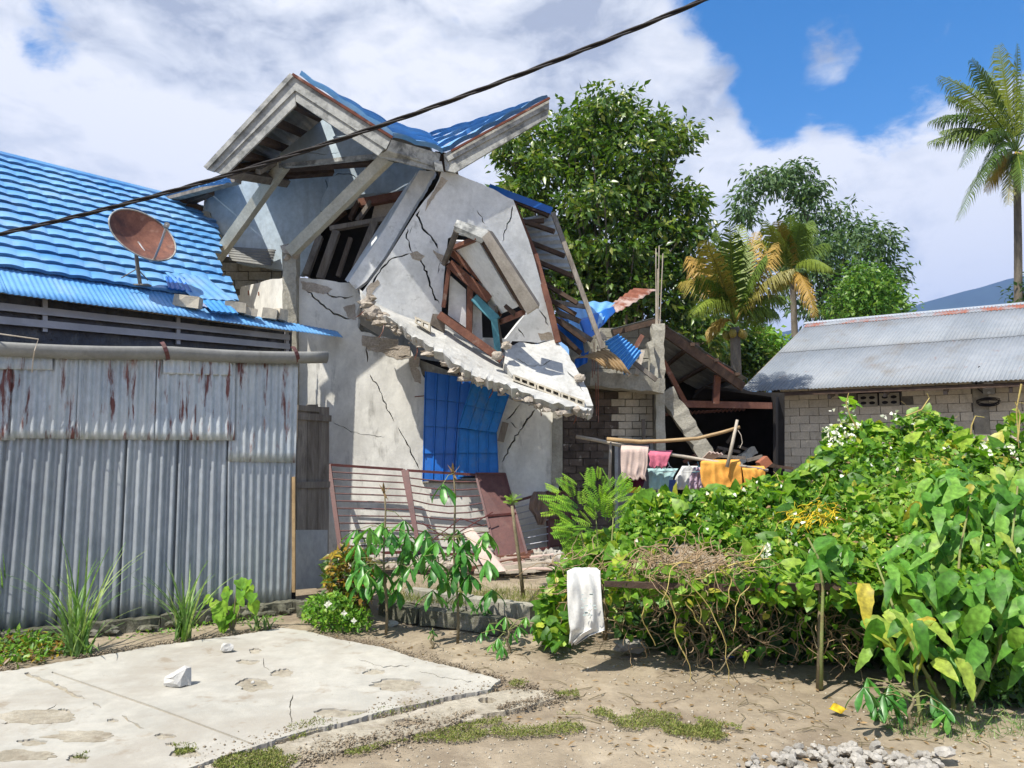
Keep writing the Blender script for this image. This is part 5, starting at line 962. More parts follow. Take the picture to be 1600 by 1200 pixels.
# ================================================================ BROKEN OUTBUILDING BEHIND
ob = thing('ruined_outbuilding', 'ruined dark block outbuilding with sagging corrugated roof between the two houses', 'outbuilding', P(1030, 760, 11.2))
BW = PL3((878, 700, 10.6), (1036, 700, 11.2), (878, 600, 10.6))
MB().poly([pxl([(874, 606), (1036, 606), (1036, 880), (874, 880)], BW, -.03)], BW.n * -.12).build('mortar', 'mortar_dark', ob)
def blocks(pl, x0, x1, y0, y1, ch_, cw, m, parent, skew=0.0, proud=.012, skip=None, th=.08, name='block', darkfn=None, y1b=None):
    r_ = 0; y = y0
    while y < y1 - 2:
        x = x0 - (cw / 2 if r_ % 2 else 0)
        while x < x1 - 2:
            a = max(x, x0); b = min(x + cw, x1); x += cw
            if b - a < 4 or (skip and skip(a, b, y)): continue
            f = lambda xx, yy: (xx, yy + skew * (xx - x0)); j = .35
            q = [f(a + .6, y + .6), f(b - .6, y + .6), f(b - .6, y + ch_ - .6), f(a + .6, y + ch_ - .6)]; q = [(u + random.uniform(-j, j), v + random.uniform(-j, j)) for u, v in q]
            mm = m if not darkfn else darkfn(a, y)
            MB().poly([pxl(q, pl, proud + random.uniform(-.004, .004))], pl.n * -.04).build(name, mm, parent)
        y += ch_; r_ += 1
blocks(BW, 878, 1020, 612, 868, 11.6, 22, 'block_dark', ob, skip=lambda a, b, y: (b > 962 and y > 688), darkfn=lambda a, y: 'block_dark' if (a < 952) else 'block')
MB().poly([pxl([(966, 690), (1018, 690), (1018, 870), (966, 870)], BW, .0)], BW.n * -.03).build('door', 'door', ob)
for (x0, y0, x1, y1) in ((963, 688, 963, 870), (1018, 688, 1018, 870), (960, 688, 1021, 688)): MB().beam(BW(x0, y0, .03), BW(x1, y1, .03), .05, .04).build('door_frame', 'white_frame', ob)
bm3((1005, 655, 10.9), (1006, 690, 10.9), .05, .03, 'hanging_board', 'wood_grey', ob)
def bo(*a, **k): return bm3(*a, parent=ob, **k)
bo((915, 592, 10.2), (1030, 604, 10.5), .2, .35, 'slab_edge', 'concrete', up=(0, -1, 0), rough=.01)
MB().poly([[P(915, 590, 10.2), P(1030, 600, 10.5), P(1035, 600, 11.6), P(880, 590, 11.6)]], (0, 0, -.1)).build('floor_slab', 'concrete', ob)
bo((1027, 508, 10.9), (1028, 610, 10.8), .17, .17, 'column', 'concrete', rough=.014); bo((1016, 535, 10.7), (1022, 600, 10.6), .1, .12, 'column', 'concrete', rough=.02); bo((1030, 612, 10.9), (1033, 800, 10.9), .13, .15, 'column', 'beamc', rough=.008)
for (x0, x1, y1) in ((1025, 1025, 388), (1028, 1030, 384), (1031, 1036, 396), (1026, 1028, 420)): MB().tube([P(x0, 508, 10.9), P((x0 + x1) / 2, 450, 10.9), P(x1, y1, 10.9)], .008, n=4).build('rebar', 'wood_pale', ob)
for (x, y0, y1) in ((928, 535, 585), (934, 540, 660), (931, 598, 650), (925, 545, 590)): MB().tube([P(x, y0, 10.0), P(x + 1, y1, 10.0)], .006, n=4).build('rebar', 'rust', ob)
# upper grey block wall
UW = PL3((935, 520, 11.4), (1025, 510, 11.4), (935, 590, 11.4))
wall(UW, [(890, 520), (1020, 505), (1022, 596), (890, 596)], 'mortar', 'mortar', .1, parent=ob, off=-.02)
blocks(UW, 930, 1020, 512, 596, 16, 34, 'concrete', ob)
# roof: rafters, beams, corrugated sheets seen from below
B_ = P(1022, 496, 11.2); E_ = P(1164, 590, 12.2); dk = V3(.3, 4.2, 0)
nrf = (E_ - B_).cross(dk).normalized(); nrf = nrf if nrf.z > 0 else -nrf
for i in range(4):
    a = B_.lerp(E_, i / 4 + .0); b = B_.lerp(E_, (i + 1) / 4 + .02); off = nrf * .012 * (i % 2)
    MB().sheet([a + off, b + off, b + dk + off, a + dk + off], 4, 60, lambda u, v: .018 * math.sin(2 * math.pi * 26 * v), nrf, .004).build('roof_sheet', 'sheet_under', ob)
B2 = P(955, 514, 11.2); n2 = V3(-.1, 0, 1)
MB().sheet([B2, B_, B_ + dk, B2 + dk], 4, 60, lambda u, v: .018 * math.sin(2 * math.pi * 26 * v), n2, .004).build('roof_sheet', 'sheet_under', ob)
bo((1024, 508, 11.1), (1160, 604, 12.1), .14, .08, 'rafter', 'wood_dark'); bo((958, 520, 11.1), (1024, 503, 11.1), .08, .06, 'rafter', 'wood_dark'); bo((1100, 560, 11.8), (1142, 588, 12.0), .16, .06, 'rafter', 'wood_red')
for t in (.12, .4, .66, .9):
    a = B_.lerp(E_, t) - nrf * .06; MB().beam(a - dk * .05, a + dk, .07, .05, up=(0, 0, 1)).build('purlin', 'wood_dark', ob)
bo((1056, 631, 12.0), (1204, 634, 13.0), .11, .08, 'tie_beam', 'wood_red'); bo((1121, 586, 12.0), (1118, 630, 12.1), .1, .08, 'truss_post', 'wood_red'); bo((1036, 564, 11.4), (1070, 628, 11.8), .07, .06, 'brace', 'wood_red')
bo((1036, 538, 13), (1090, 540, 14), .1, .08, 'tie_beam', 'wood_dark')
bo((1040, 612, 11.0), (1106, 716, 11.0), .22, .2, 'fallen_column', 'concrete', rough=.022); bo((1128, 742, 12.3), (1176, 704, 13), .14, .14, 'fallen_column', 'concrete', rough=.02)
MB().sheet([P(1036, 645, 12.4), P(1165, 638, 12.8), P(1165, 641, 14), P(1036, 650, 14)], 40, 3, lambda u, v: .02 * math.sin(u * 120), (0, -.2, 1), .004).build('hanging_sheet', 'maroon_sheet', ob)
# dark interior: rear wall, right wall, ceiling of the remaining roof
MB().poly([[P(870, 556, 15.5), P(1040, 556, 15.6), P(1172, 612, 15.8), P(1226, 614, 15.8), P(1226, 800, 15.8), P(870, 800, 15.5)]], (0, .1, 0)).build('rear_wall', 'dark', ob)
MB().poly([[P(1208, 620, 13.2), P(1214, 620, 17), P(1214, 800, 17), P(1208, 790, 13.2)]], (.05, 0, 0)).build('side_wall', 'dark', ob)
MB().poly([[P(1100, 606, 12.6), P(1205, 620, 13.2), P(1206, 630, 17), P(1080, 625, 16)]], (0, 0, .05)).build('low_roof', 'dark', ob)
for i in range(16):
    x = random.uniform(1060, 1190); y = random.uniform(690, 735); d = random.uniform(11.5, 14); an = random.uniform(-1.2, 1.2); l = random.uniform(20, 60)
    MB().beam(P(x, y, d), P(x + l * math.cos(an), y + l * math.sin(an) * .6, d), .05, .05).build('debris_timber', random.choice(['wood_dark', 'wood', 'wood_red']), ob)
for k in range(4): MB().beam(P(1098 + k * 4, 718, 10.4), P(1110 + k * 6, 706 + k, 10.2), .035, .02).build('split_stick', 'c_beige', ob)
# debris of the torn roof on the slab
def loose(c, lab, m, nw, amp, name='roofing_sheet', curl=0, nrm=None, along='u'):
    f = (lambda u, v: amp * math.sin(2 * math.pi * nw * u) + curl * math.sin(math.pi * v)) if along == 'u' else (lambda u, v: amp * math.sin(2 * math.pi * nw * v) + curl * math.sin(math.pi * u))
    o = MB().sheet([P(*q) for q in c], nw * 7 if along == 'u' else 8, 8 if along == 'u' else nw * 7, f, nrm, .004).build(name, m, smooth=True); tag(o, lab, 'roofing sheet'); return o
loose([(862, 470, 10.4), (962, 472, 10.9), (938, 510, 10.2), (902, 528, 9.9)], 'sky blue roofing sheet fallen flat behind the hanging pole', 'blue_tile', 5, .012, nrm=(-.1, -.5, .8), curl=.05)
loose([(905, 500, 10.1), (958, 478, 10.6), (962, 486, 10.6), (918, 534, 9.9)], 'folded dark blue edge of fallen roofing beneath the sky blue sheet', 'blue_dark', 3, .012, nrm=(-.1, -.8, .4))
loose([(862, 492, 10.7), (905, 505, 10.5), (915, 560, 10.3), (868, 520, 10.5)], 'dark blue torn sheet in the shade left of the pole', 'blue_dark', 3, .012, nrm=(0, -1, .2))
loose([(942, 484, 11.2), (990, 450, 11.9), (1026, 452, 11.9), (965, 488, 11.1)], 'rusty corrugated sheet sticking up behind the blue sheet', 'rust', 6, .012, nrm=(0, -.4, .9))
loose([(944, 534, 10.1), (966, 522, 10.1), (1003, 550, 10.0), (976, 586, 9.9)], 'bright blue corrugated sheet leaning on the broken column', 'blue_mid', 9, .02, nrm=(.2, -1, .3), along='v')
loose([(900, 560, 9.8), (945, 545, 9.85), (985, 584, 9.7), (940, 572, 9.6)], 'tan curled corrugated sheet lying on the slab edge', 'bamboo', 7, .014, nrm=(.0, -.8, .6), curl=.08)
loose([(898, 562, 10.2), (920, 548, 10.2), (918, 566, 10.1), (896, 578, 10.1)], 'small dark blue scrap left of the tan curled sheet', 'blue_dark', 2, .01, nrm=(0, -1, .3))
TL = ['upright red timber against the broken column', 'pale stub of timber leaning at the foot of the broken column', 'grey timber sloping down over the slab edge', 'pale batten between the tan sheet and the blue corrugated sheet', 'short timber poking out above the dark blue torn sheet', 'long grey lath lying on top of the sky blue sheet', 'timber crossing the dark blue torn sheet', 'short pale stub beneath the sky blue sheet', 'darkest timber beside the red rake board of the collapsed house']
for i, (a, b, m_) in enumerate((((1003, 525, 10.4), (990, 548, 10.2), 'wood_red'), ((1004, 548, 10.3), (994, 586, 10.2), 'wood_pale'), ((990, 566, 10.1), (1026, 594, 10.1), 'wood_grey'), ((960, 562, 10.0), (984, 586, 9.9), 'wood_pale'), ((872, 488, 9.6), (906, 502, 9.5), 'wood'), ((866, 472, 9.8), (920, 480, 9.8), 'wood_grey'), ((874, 500, 9.6), (925, 532, 9.6), 'wood'), ((936, 520, 9.9), (946, 530, 9.9), 'wood_pale'), ((864, 520, 9.6), (908, 552, 9.6), 'wood_dark'))):
    o = MB().beam(P(*a), P(*b), .06, .05).build('broken_timber', m_); tag(o, TL[i], 'timber', 'splintered timbers in the fallen roofing')
# ================================================================ RIGHT-HAND BLOCK HOUSE
rh = thing('block_house', 'grey concrete block house with corrugated metal roof, right edge', 'house', P(1210, 735, 19))
X0 = P(1208, 700, 19.0); dirR = Vector((1.446, -1, 0)).normalized()
HW = Plane(X0, X0 + dirR, X0 + V3(0, 0, 1))
if True:
    wl = 1.0
    s1 = on_line(2000, X0, dirR); base = X0.copy(); zt = HW(1212, 612).z
    a = V3(X0.x, X0.y, -.1); b = a + dirR * s1
    MB().poly([[a, b, V3(b.x, b.y, zt), V3(a.x, a.y, zt)]], HW.n * -.15).build('mortar', 'mortar_dark', rh)
    nn = HW.n; bh = .2; bw_ = .46; zz = 0.0; r_ = 0; pil = (HW(1519, 600) - X0).dot(dirR), (HW(1543, 600) - X0).dot(dirR)
    v0_, v1_ = (HW(1339, 630) - X0).dot(dirR), (HW(1408, 630) - X0).dot(dirR); vz0, vz1 = HW(1375, 636).z, HW(1375, 614).z
    bmesh_ = [MB().beam((0, 0, 0), (bw_ - .014, 0, 0), .19, .05, up=(0, -1, 0), rough=.004).mesh('block', 'block') for _ in range(1)]
    ang = math.atan2(dirR.y, dirR.x)
    smax = (HW(1700, 650) - X0).dot(dirR)
    while zz < zt:
        s = .22 - (bw_ / 2 if r_ % 2 else 0)
        while s < smax:
            e0 = max(s, .22); e1 = s + bw_; s += bw_; zc = zz + bh / 2
            if e0 < pil[1] and e1 > pil[0]:
                if e0 < pil[0] - .1: e1 = pil[0]
                elif e1 > pil[1] + .1: e0 = pil[1]
                else: continue
            if e1 > v0_ and e0 < v1_ and vz0 - .05 < zc < vz1 + .05: continue
            if e1 - e0 < .06 or zz < .9: continue
            c = V3(X0.x, X0.y, zc) + nn * .003 * random.random() + nn * .0
            M_ = Matrix.Translation(c + dirR * (e0 + .007)) @ Matrix.Rotation(ang, 4, 'Z') @ Matrix.Diagonal(((e1 - e0 - .014) / (bw_ - .014), 1, 1 if zz + bh < zt else .8, 1)); inst('block', bmesh_[0], rh, M_)
        zz += bh; r_ += 1
    def post(s0_, s1_, pr, name, m='mortar'): p0 = V3(X0.x, X0.y, 0) + dirR * s0_; p1 = V3(X0.x, X0.y, 0) + dirR * s1_; MB().poly([[V3(p0.x, p0.y, 0), V3(p1.x, p1.y, 0), V3(p1.x, p1.y, zt - .02), V3(p0.x, p0.y, zt - .02)]], nn * pr).build(name, m, rh)
    post(-.02, .21, .05, 'corner_column', 'mortar'); post(pil[0], pil[1], .045, 'pilaster', 'mortar')
    # gable side wall
    sd_ = -nn; p0 = V3(X0.x, X0.y, 0); MB().poly([[p0, p0 + sd_ * 7, p0 + sd_ * 7 + V3(0, 0, zt), p0 + sd_ * 3.5 + V3(0, 0, zt + 2.0), p0 + V3(0, 0, zt)]], dirR * .15).build('gable_wall', 'mortar_dark', rh)
    # ventilation blocks with flower openings
    mid = (v0_ + v1_) / 2
    for (s0_, s1_) in ((v0_ + .03, mid - .02), (mid + .02, v1_ - .03)):
        p = lambda s_, z_: V3(X0.x, X0.y, z_) + dirR * s_ + nn * .04
        z0_, z1_ = vz0 + .01, vz1 - .01; W_ = s1_ - s0_; H_ = z1_ - z0_; hs_ = []
        for (cx, cy) in ((.28, .3), (.72, .3), (.28, .7), (.72, .7)):
            hs_.append([p(s0_ + W_ * (cx + .17 * math.cos(t)), z0_ + H_ * (cy + .13 * math.sin(t))) for t in np.linspace(0, 2 * math.pi, 9)[:-1]])
        MB().poly([[p(s0_, z0_), p(s1_, z0_), p(s1_, z1_), p(s0_, z1_)]] + hs_, nn * -.03).build('vent_block', 'mortar', rh)
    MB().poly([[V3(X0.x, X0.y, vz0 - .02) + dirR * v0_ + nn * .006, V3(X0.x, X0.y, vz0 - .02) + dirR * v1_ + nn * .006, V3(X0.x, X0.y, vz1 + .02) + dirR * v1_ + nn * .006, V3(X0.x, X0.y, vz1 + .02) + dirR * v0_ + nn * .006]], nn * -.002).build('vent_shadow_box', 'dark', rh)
    # roof
    OV = .75; ea = X0 + nn * OV; EP = Plane(ea, ea + dirR, ea + V3(0, 0, 1)); el = EP(1155, 612); RB = Plane(X0 - nn * 3.3, X0 - nn * 3.3 + dirR, X0 - nn * 3.3 + V3(0, 0, 1)); rl = RB(1262, 506)
    er = el + dirR * 14; rr_ = rl + dirR * 14; rnr = (er - el).cross(rl - el).normalized(); rnr = rnr if rnr.z > 0 else -rnr
    nsh = 18; dl = 14 / nsh
    for half in (0, 1, 2):
        for i in range(nsh):
            a = el + dirR * (i * dl); b = el + dirR * ((i + 1) * dl + .04); c_ = rl + dirR * ((i + 1) * dl + .04); d_ = rl + dirR * (i * dl)
            t0, t1 = ((0, .56), (.53, .955), (.93, 1.0))[half]; q = [a.lerp(d_, t0), b.lerp(c_, t0), b.lerp(c_, t1), a.lerp(d_, t1)]; n_ = 10
            MB().sheet(q, n_ * 6, 2, lambda u, v, k=.004 * (i % 2) + .012 * half: .012 * math.sin(2 * math.pi * n_ * u) + k, rnr, .004).build('roof_sheet' if half < 2 else 'ridge_flashing', 'galv_roof' if half < 2 else 'roof_rusty', rh, smooth=True)
    MB().beam(rl - dirR * .1 + V3(0, 0, .02), rr_ + V3(0, 0, .02), .16, .03, up=tuple(rnr)).build('ridge_cap', 'galv_light', rh)
    MB().poly([[rl, rr_, rr_ - nn * 4.2 - V3(0, 0, 2.2), rl - nn * 4.2 - V3(0, 0, 2.2)]], (0, 0, -.02)).build('rear_roof_slope', 'galv_light', rh)
    MB().beam(el - nn * .02 - V3(0, 0, .06), rl - V3(0, 0, .06), .04, .12, up=(0, 0, 1)).build('verge_board', 'wood_grey', rh); MB().beam(V3(el.x, el.y, el.z) + dirR * .9 - nn * .1 - V3(0, 0, .1), er - nn * .1 - V3(0, 0, .1), .06, .08, up=(0, 0, 1)).build('eave_batten', 'wood_dark', rh)
    for i in range(10):
        p0 = X0 + dirR * (.3 + i * 1.2); MB().beam(V3(p0.x, p0.y, zt - .1), V3(p0.x, p0.y, zt - .02) + nn * .6 - V3(0, 0, .2), .07, .1, up=(0, 0, 1)).build('rafter_end', 'wood', rh)
    # electricity meter with coiled cable
    mc = HW(1545, 606, .12); mt = thing('electric_meter', 'small electricity meter box with looped cable under the eave of the block house', 'meter', mc - V3(0, 0, .2))
    MB().beam(mc - V3(0, 0, .15), mc + V3(0, 0, .15), .22, .12, up=tuple(nn)).build('meter_box', 'pvc', mt); MB().beam(mc - V3(0, 0, .02) + nn * .06, mc + V3(0, 0, .12) + nn * .06, .16, .03, up=tuple(nn)).build('meter_window', 'alu', mt); MB().tube([mc + nn * .05 - V3(0, 0, .11), mc + nn * .09 - V3(0, 0, .11)], .03, n=10).build('dial', 'white_frame', mt)
    mb = MB()
    for k in range(5): mb.tube([mc + dirR * (.22 * math.cos(t) * random.uniform(.8, 1.1) - .02) + V3(0, 0, -.28 + .07 * math.sin(t) - .015 * k) + nn * .01 * k for t in np.linspace(0, 6.28, 14)], .008, n=4)
    mb.build('cable_coil', 'cable', mt); MB().tube([HW(1530, 572, .1), HW(1524, 590, .12), HW(1526, 606, .12), HW(1536, 614, .12)], .015, n=5).build('supply_cable', 'cable', mt)
# ================================================================ VEGETATION
def proto_mesh(pr, name, m, k=1.0):
    mb = MB(); mb.add([tuple(c * k for c in v) for v in pr[0]], pr[1]); return mb.mesh(name, m, smooth=True)
def bigleaf(n=9, w=.27, droop=.35, wav=.02, seed=0):
    r = random.Random(seed); vs = []; fs = []
    for i in range(n + 1):
        t = i / n; ww = w * (math.sin(math.pi * t ** .75) ** .8 if 0 < t < 1 else (.02 if t == 0 else .0)) * (1 + (.06 if i % 2 else -.04) + r.uniform(-.05, .05)); z = -droop * t * t
        vs += [(-ww, t - .05 * (ww > .1), z + .45 * ww + r.uniform(-wav, wav)), (0, t, z), (ww, t - .05 * (ww > .1), z + .09 * ww / .27 + r.uniform(-wav, wav))]
    for i in range(n):
        a = i * 3; fs += [(a, a + 1, a + 4, a + 3), (a + 1, a + 2, a + 5, a + 4)]
    return vs, fs
# ---- climbing bean hedge
HF = lambda x, y: 5.45 - (x - 1000) * .0014 + np.clip((915 - y) / 275, 0, 1.1) ** 1.1 * 2.3
hd_ = thing('bean_hedge', 'tangled green climbing bean hedge with small white flowers sprawling over the rail', 'hedge', G(1200, 1060))
canopy = [(958, 870), (975, 812), (990, 780), (1020, 768), (1060, 772), (1100, 764), (1150, 765), (1200, 745), (1235, 736), (1262, 728), (1285, 700), (1302, 665), (1325, 652), (1350, 660), (1385, 668), (1420, 648), (1450, 640), (1478, 655), (1500, 672), (1540, 695), (1570, 690), (1600, 684), (1660, 690), (1660, 930), (1400, 925), (1320, 905), (1240, 895), (1180, 890), (1150, 870), (1110, 850), (1050, 845), (1020, 870)]
N_ = 9000; q = pts_in(canopy, N_); bd = edgedist(canopy, q); d = HF(q[:, 0], q[:, 1]); d = d + RNG.random(N_) ** 1.3 * np.clip(bd / 40, .15, 1) * .75
lump = np.array([mnoise.noise(Vector((a / 38, b / 30, 0))) for a, b in q]); d = d - .22 * lump; keep = (d - HF(q[:, 0], q[:, 1]) > .25) | (RNG.random(N_) < .9); q, d = q[keep], d[keep]
pos = Pn(q[:, 0], q[:, 1], d); n = len(pos); ax = rdir(n, -.35) * np.array([1, 1, 1]); ax[:, 1] -= .3; nr = rdir(n, 1.3, .7); nr[:, 1] -= .5; sc = .05 + .075 * RNG.random(n) ** 1.2
ordr = np.argsort(d - HF(q[:, 0], q[:, 1]) - sc * 4); big, rest = ordr[:270], ordr[270:]
lm = proto_mesh(LEAF_H, 'leaf', 'lf_hedge')
for i in big: inst('leaf', lm, hd_, frame(pos[i], ax[i], nr[i], sc[i] * 1.35))
scatter('leaves', LEAF_H, pos[rest], ax[rest], nr[rest], sc[rest], 'lf_hedge', hd_)
def leafcloud(poly, N, dfn, size, m, parent, name='leaves', dep=.5, pr=LEAF_H, zb=-.3, lab=None, cat=None, nup=1.2):
    q = pts_in(poly, N); d = dfn(q[:, 0], q[:, 1]) + RNG.random(N) * dep; pos = Pn(q[:, 0], q[:, 1], d); nr = rdir(N, nup, .7); nr[:, 1] -= .3
    return scatter(name, pr, pos, rdir(N, zb), nr, size * (.6 + .8 * RNG.random(N)), m, parent, lab, cat)
leafcloud([(835, 985), (845, 940), (868, 890), (905, 868), (955, 850), (965, 868), (945, 900), (934, 885), (890, 888), (882, 960), (886, 1002), (860, 1005)], 520, lambda x, y: 5.75 + (1000 - y) * .003, .085, 'lf_hedge', hd_)
leafcloud([(945, 880), (1340, 905), (1345, 945), (945, 935)], 700, lambda x, y: 5.3 - (x - 1000) * .0014, .075, 'lf_hedge', hd_)
leafcloud([(950, 930), (1340, 930), (1340, 1040), (960, 1010)], 260, lambda x, y: 5.5 - (x - 1000) * .0014, .07, 'lf_hedge', hd_, dep=1.2)
leafcloud(canopy, 5200, lambda x, y: HF(x, y) - .1, .042, 'lf_hedge', hd_, dep=.4, nup=1.0)
leafcloud(canopy, 1300, lambda x, y: HF(x, y) - .14, .05, 'lf_bright', hd_, dep=.3, pr=LEAF_D)
leafcloud(canopy, 450, lambda x, y: HF(x, y) - .08, .045, 'lf_dry', hd_, dep=.3, pr=LEAF_D)
# hidden inner tangle so that the hedge stands solid
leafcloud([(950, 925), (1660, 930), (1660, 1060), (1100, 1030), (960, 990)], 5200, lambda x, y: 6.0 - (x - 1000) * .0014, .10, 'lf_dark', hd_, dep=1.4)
# stems: dry tangle, yellow runners
def vines(poly, N, dfn, l, r_, m, name, dep=.5, down=.3, seed=1, sag=.25):
    q = pts_in(poly, N); mb = MB(); R = random.Random(seed)
    for (x, y) in q:
        a = P(x, y, dfn(x, y) + R.random() * dep); an = R.uniform(0, 6.28); L_ = l * R.uniform(.4, 1.4); dv = Vector((math.cos(an), .35 * math.sin(an * 1.7), -down + .5 * math.sin(an))).normalized(); pts = []; c = a.copy()
        for k in range(11): pts.append(c.copy()); c = c + dv * L_ / 10; dv = (dv + Vector((R.uniform(-.5, .5), R.uniform(-.3, .3), R.uniform(-.4, .4) - sag * .3))).normalized(); c.z = max(c.z, .02)
        mb.tube(pts, r_ * R.uniform(.6, 1.3), r_ * .5, 4, cap=False)
    o = mb.build(name, m, hd_, kind='stuff'); return o
fr_ = lambda x, y: 5.25 - (x - 1000) * .0014
vines([(985, 850), (1150, 855), (1160, 905), (985, 905)], 260, fr_, .3, .0038, 'straw', 'dry_stems', .5)
vines([(945, 915), (1340, 920), (1345, 1040), (1100, 1030), (950, 990)], 300, lambda x, y: fr_(x, y) + .25, .24, .0035, 'straw', 'dry_stems', .8)
vines([(950, 920), (1330, 930), (1340, 1030), (1050, 1000)], 90, lambda x, y: fr_(x, y) + .2, .45, .005, 'stem', 'woody_stems', .9)
vines([(1000, 860), (1180, 880), (1180, 960), (1010, 950)], 12, lambda x, y: fr_(x, y) - .05, .6, .005, 'vine_yellow', 'runners', .15, sag=.6)
vines(canopy, 200, lambda x, y: float(HF(x, y)) - .03, .28, .003, 'vine_yellow', 'runners', .15)
vines([(1230, 800), (1250, 790), (1290, 780), (1312, 800), (1300, 818), (1240, 822)], 120, lambda x, y: float(HF(x, y)) - .15, .12, .0035, mat('dodder', (.7, .5, .03), (.6, .42, .02), 9, bump=None), 'dodder', .1)
vines([(860, 860), (960, 850), (960, 900), (870, 960)], 60, lambda x, y: 5.8, .3, .004, 'straw', 'dry_stems', .3)
fq = np.vstack([pts_in([(1282, 668), (1318, 655), (1345, 662), (1335, 690), (1290, 702)], 90), pts_in([(1295, 640), (1330, 625), (1335, 650), (1310, 660)], 14), pts_in([(1376, 650), (1400, 640), (1404, 660)], 12), pts_in([(1190, 850), (1204, 852), (1200, 878), (1188, 872)], 22), pts_in([(1525, 700), (1545, 684), (1550, 710)], 12), pts_in([(1570, 700), (1585, 690), (1590, 720)], 16), pts_in(canopy, 110)])
n = len(fq); dq = HF(fq[:, 0], fq[:, 1]) - .12; scatter('flowers', LEAF_H, Pn(fq[:, 0], fq[:, 1], dq), rdir(n, .5), rdir(n, .3), .022 + .018 * RNG.random(n), 'lf_flower', hd_)
# tall tendrils above the hedge
mb = MB()
for pts in (((1340, 670, 6.9), (1328, 650, 6.9), (1322, 630, 6.9), (1326, 614, 6.9)), ((1415, 650, 6.9), (1440, 640, 6.9), (1452, 622, 6.9), (1448, 614, 6.9)), ((1516, 690, 6.5), (1518, 665, 6.5), (1524, 650, 6.5), (1538, 652, 6.5)), ((1590, 690, 6.3), (1594, 650, 6.3), (1586, 628, 6.3), (1600, 630, 6.3)), ((1596, 600, 6.3), (1588, 640, 6.3), (1592, 700, 6.3))): mb.tube([P(*p) for p in pts], .008, .003, 5)
mb.build('tendrils', 'vine_yellow', hd_, kind='stuff')
leafcloud([(1560, 650), (1600, 640), (1640, 650), (1640, 690), (1570, 690)], 40, lambda x, y: 6.3, .10, 'lf_hedge', hd_)
leafcloud([(1312, 622), (1330, 612), (1342, 640), (1320, 650)], 14, lambda x, y: 6.9, .07, 'lf_lime', hd_)
# ---- large-leaved plants in front of the hedge
def leafy_plant(name, lab, base, stems, poly, N, dfn, size, m, var, seed=0, droop=.5, smat='stem_green', grp=None, top=None):
    t = thing(name, lab, 'plant', base, grp); R = random.Random(seed)
    for s_ in stems:
        MB().tube([P(*p) for p in s_], .014, .006, 6).build('stem', smat, t, smooth=True)
    q = pts_in(poly, N)
    for (x, y) in q:
        p = P(x, y, dfn(x, y) + R.random() * .5); an = R.uniform(0, 6.28); axx = Vector((math.cos(an), -.35 + .6 * math.sin(an), -droop + R.uniform(-.5, .35))); nn_ = Vector((R.uniform(-.5, .5), -.6 + R.uniform(-.5, .4), .9))
        inst('leaf', R.choice(var), t, frame(p, axx, nn_, size * R.uniform(.55, 1.25)))
    return t
BL = [MB().add(*bigleaf(9, w_, dr, .03, s_)).mesh('leaf', 'lf_big', smooth=True) for w_, dr, s_ in ((.22, .3, 1), (.19, .55, 2), (.24, .2, 3), (.18, .45, 4), (.21, .7, 5))]
dR = lambda x, y: 4.35 + max(0, (960 - y)) * .0035 - (x - 1450) * .0006
leafy_plant('tall_leafy_plant', 'tall plant with large drooping bright green leaves at the right edge before the hedge', G(1500, 1105), [((1490, 1108, 4.75), (1485, 1040, 4.75), (1492, 960, 4.8), (1500, 860, 4.9), (1520, 760, 5.2)), ((1510, 1112, 4.7), (1560, 1020, 4.7), (1575, 900, 4.8), (1590, 760, 5)), ((1440, 1135, 4.45), (1430, 1060, 4.6), (1445, 1000, 4.6), (1470, 900, 4.8)), ((1480, 1110, 4.6), (1440, 1040, 4.6), (1400, 960, 4.7), (1370, 880, 4.9))],
            [(1345, 1000), (1335, 955), (1350, 900), (1400, 830), (1430, 780), (1470, 740), (1530, 730), (1600, 720), (1660, 730), (1660, 1040), (1600, 1050), (1540, 1020), (1500, 1030), (1470, 1060), (1430, 1075), (1400, 1040)], 295, dR, .20, 'lf_big', BL, 3)
leafy_plant('leafy_stalk', 'slender stalk with broad green leaves rising past the rail left of the tall plant', G(1283, 1076), [((1283, 1076, 4.9), (1284, 990, 4.9), (1286, 915, 4.9), (1278, 870, 4.9), (1262, 840, 4.9))],
            [(1258, 850), (1290, 832), (1330, 840), (1340, 880), (1300, 905), (1270, 895)], 18, lambda x, y: 4.8, .2, 'lf_big', BL, 5)
leafy_plant('leafy_stalk', 'upright stalk of wavy pale green leaves standing above the middle of the hedge', P(1430, 1000, 5.4), [((1430, 1000, 5.4), (1428, 900, 5.4), (1420, 830, 5.5), (1412, 790, 5.5))],
            [(1395, 790), (1440, 720), (1500, 700), (1540, 740), (1490, 800), (1440, 850), (1400, 840)], 34, lambda x, y: 5.25, .2, 'lf_big', BL, 6)
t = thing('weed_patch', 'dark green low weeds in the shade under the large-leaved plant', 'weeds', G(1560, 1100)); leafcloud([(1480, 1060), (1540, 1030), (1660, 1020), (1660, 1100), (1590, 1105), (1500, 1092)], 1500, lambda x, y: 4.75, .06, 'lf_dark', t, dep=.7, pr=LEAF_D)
leafcloud([(1530, 1000), (1660, 960), (1660, 1080), (1560, 1080)], 300, lambda x, y: 4.8, .08, 'lf_hedge', t, dep=.5)
q = pts_in([(1340, 1110), (1480, 1110), (1600, 1120), (1640, 1150), (1500, 1160), (1400, 1150)], 500); p = np.array([G(x, y, .0) for x, y in q]); n = len(p)
o = scatter('grass', BLADE, p, rdir(n, 1.2), rdir(n), .04 + .06 * RNG.random(n), 'lf_grass', None); tag(o, 'thin grass in the shaded dirt below the large-leaved plant', 'grass')
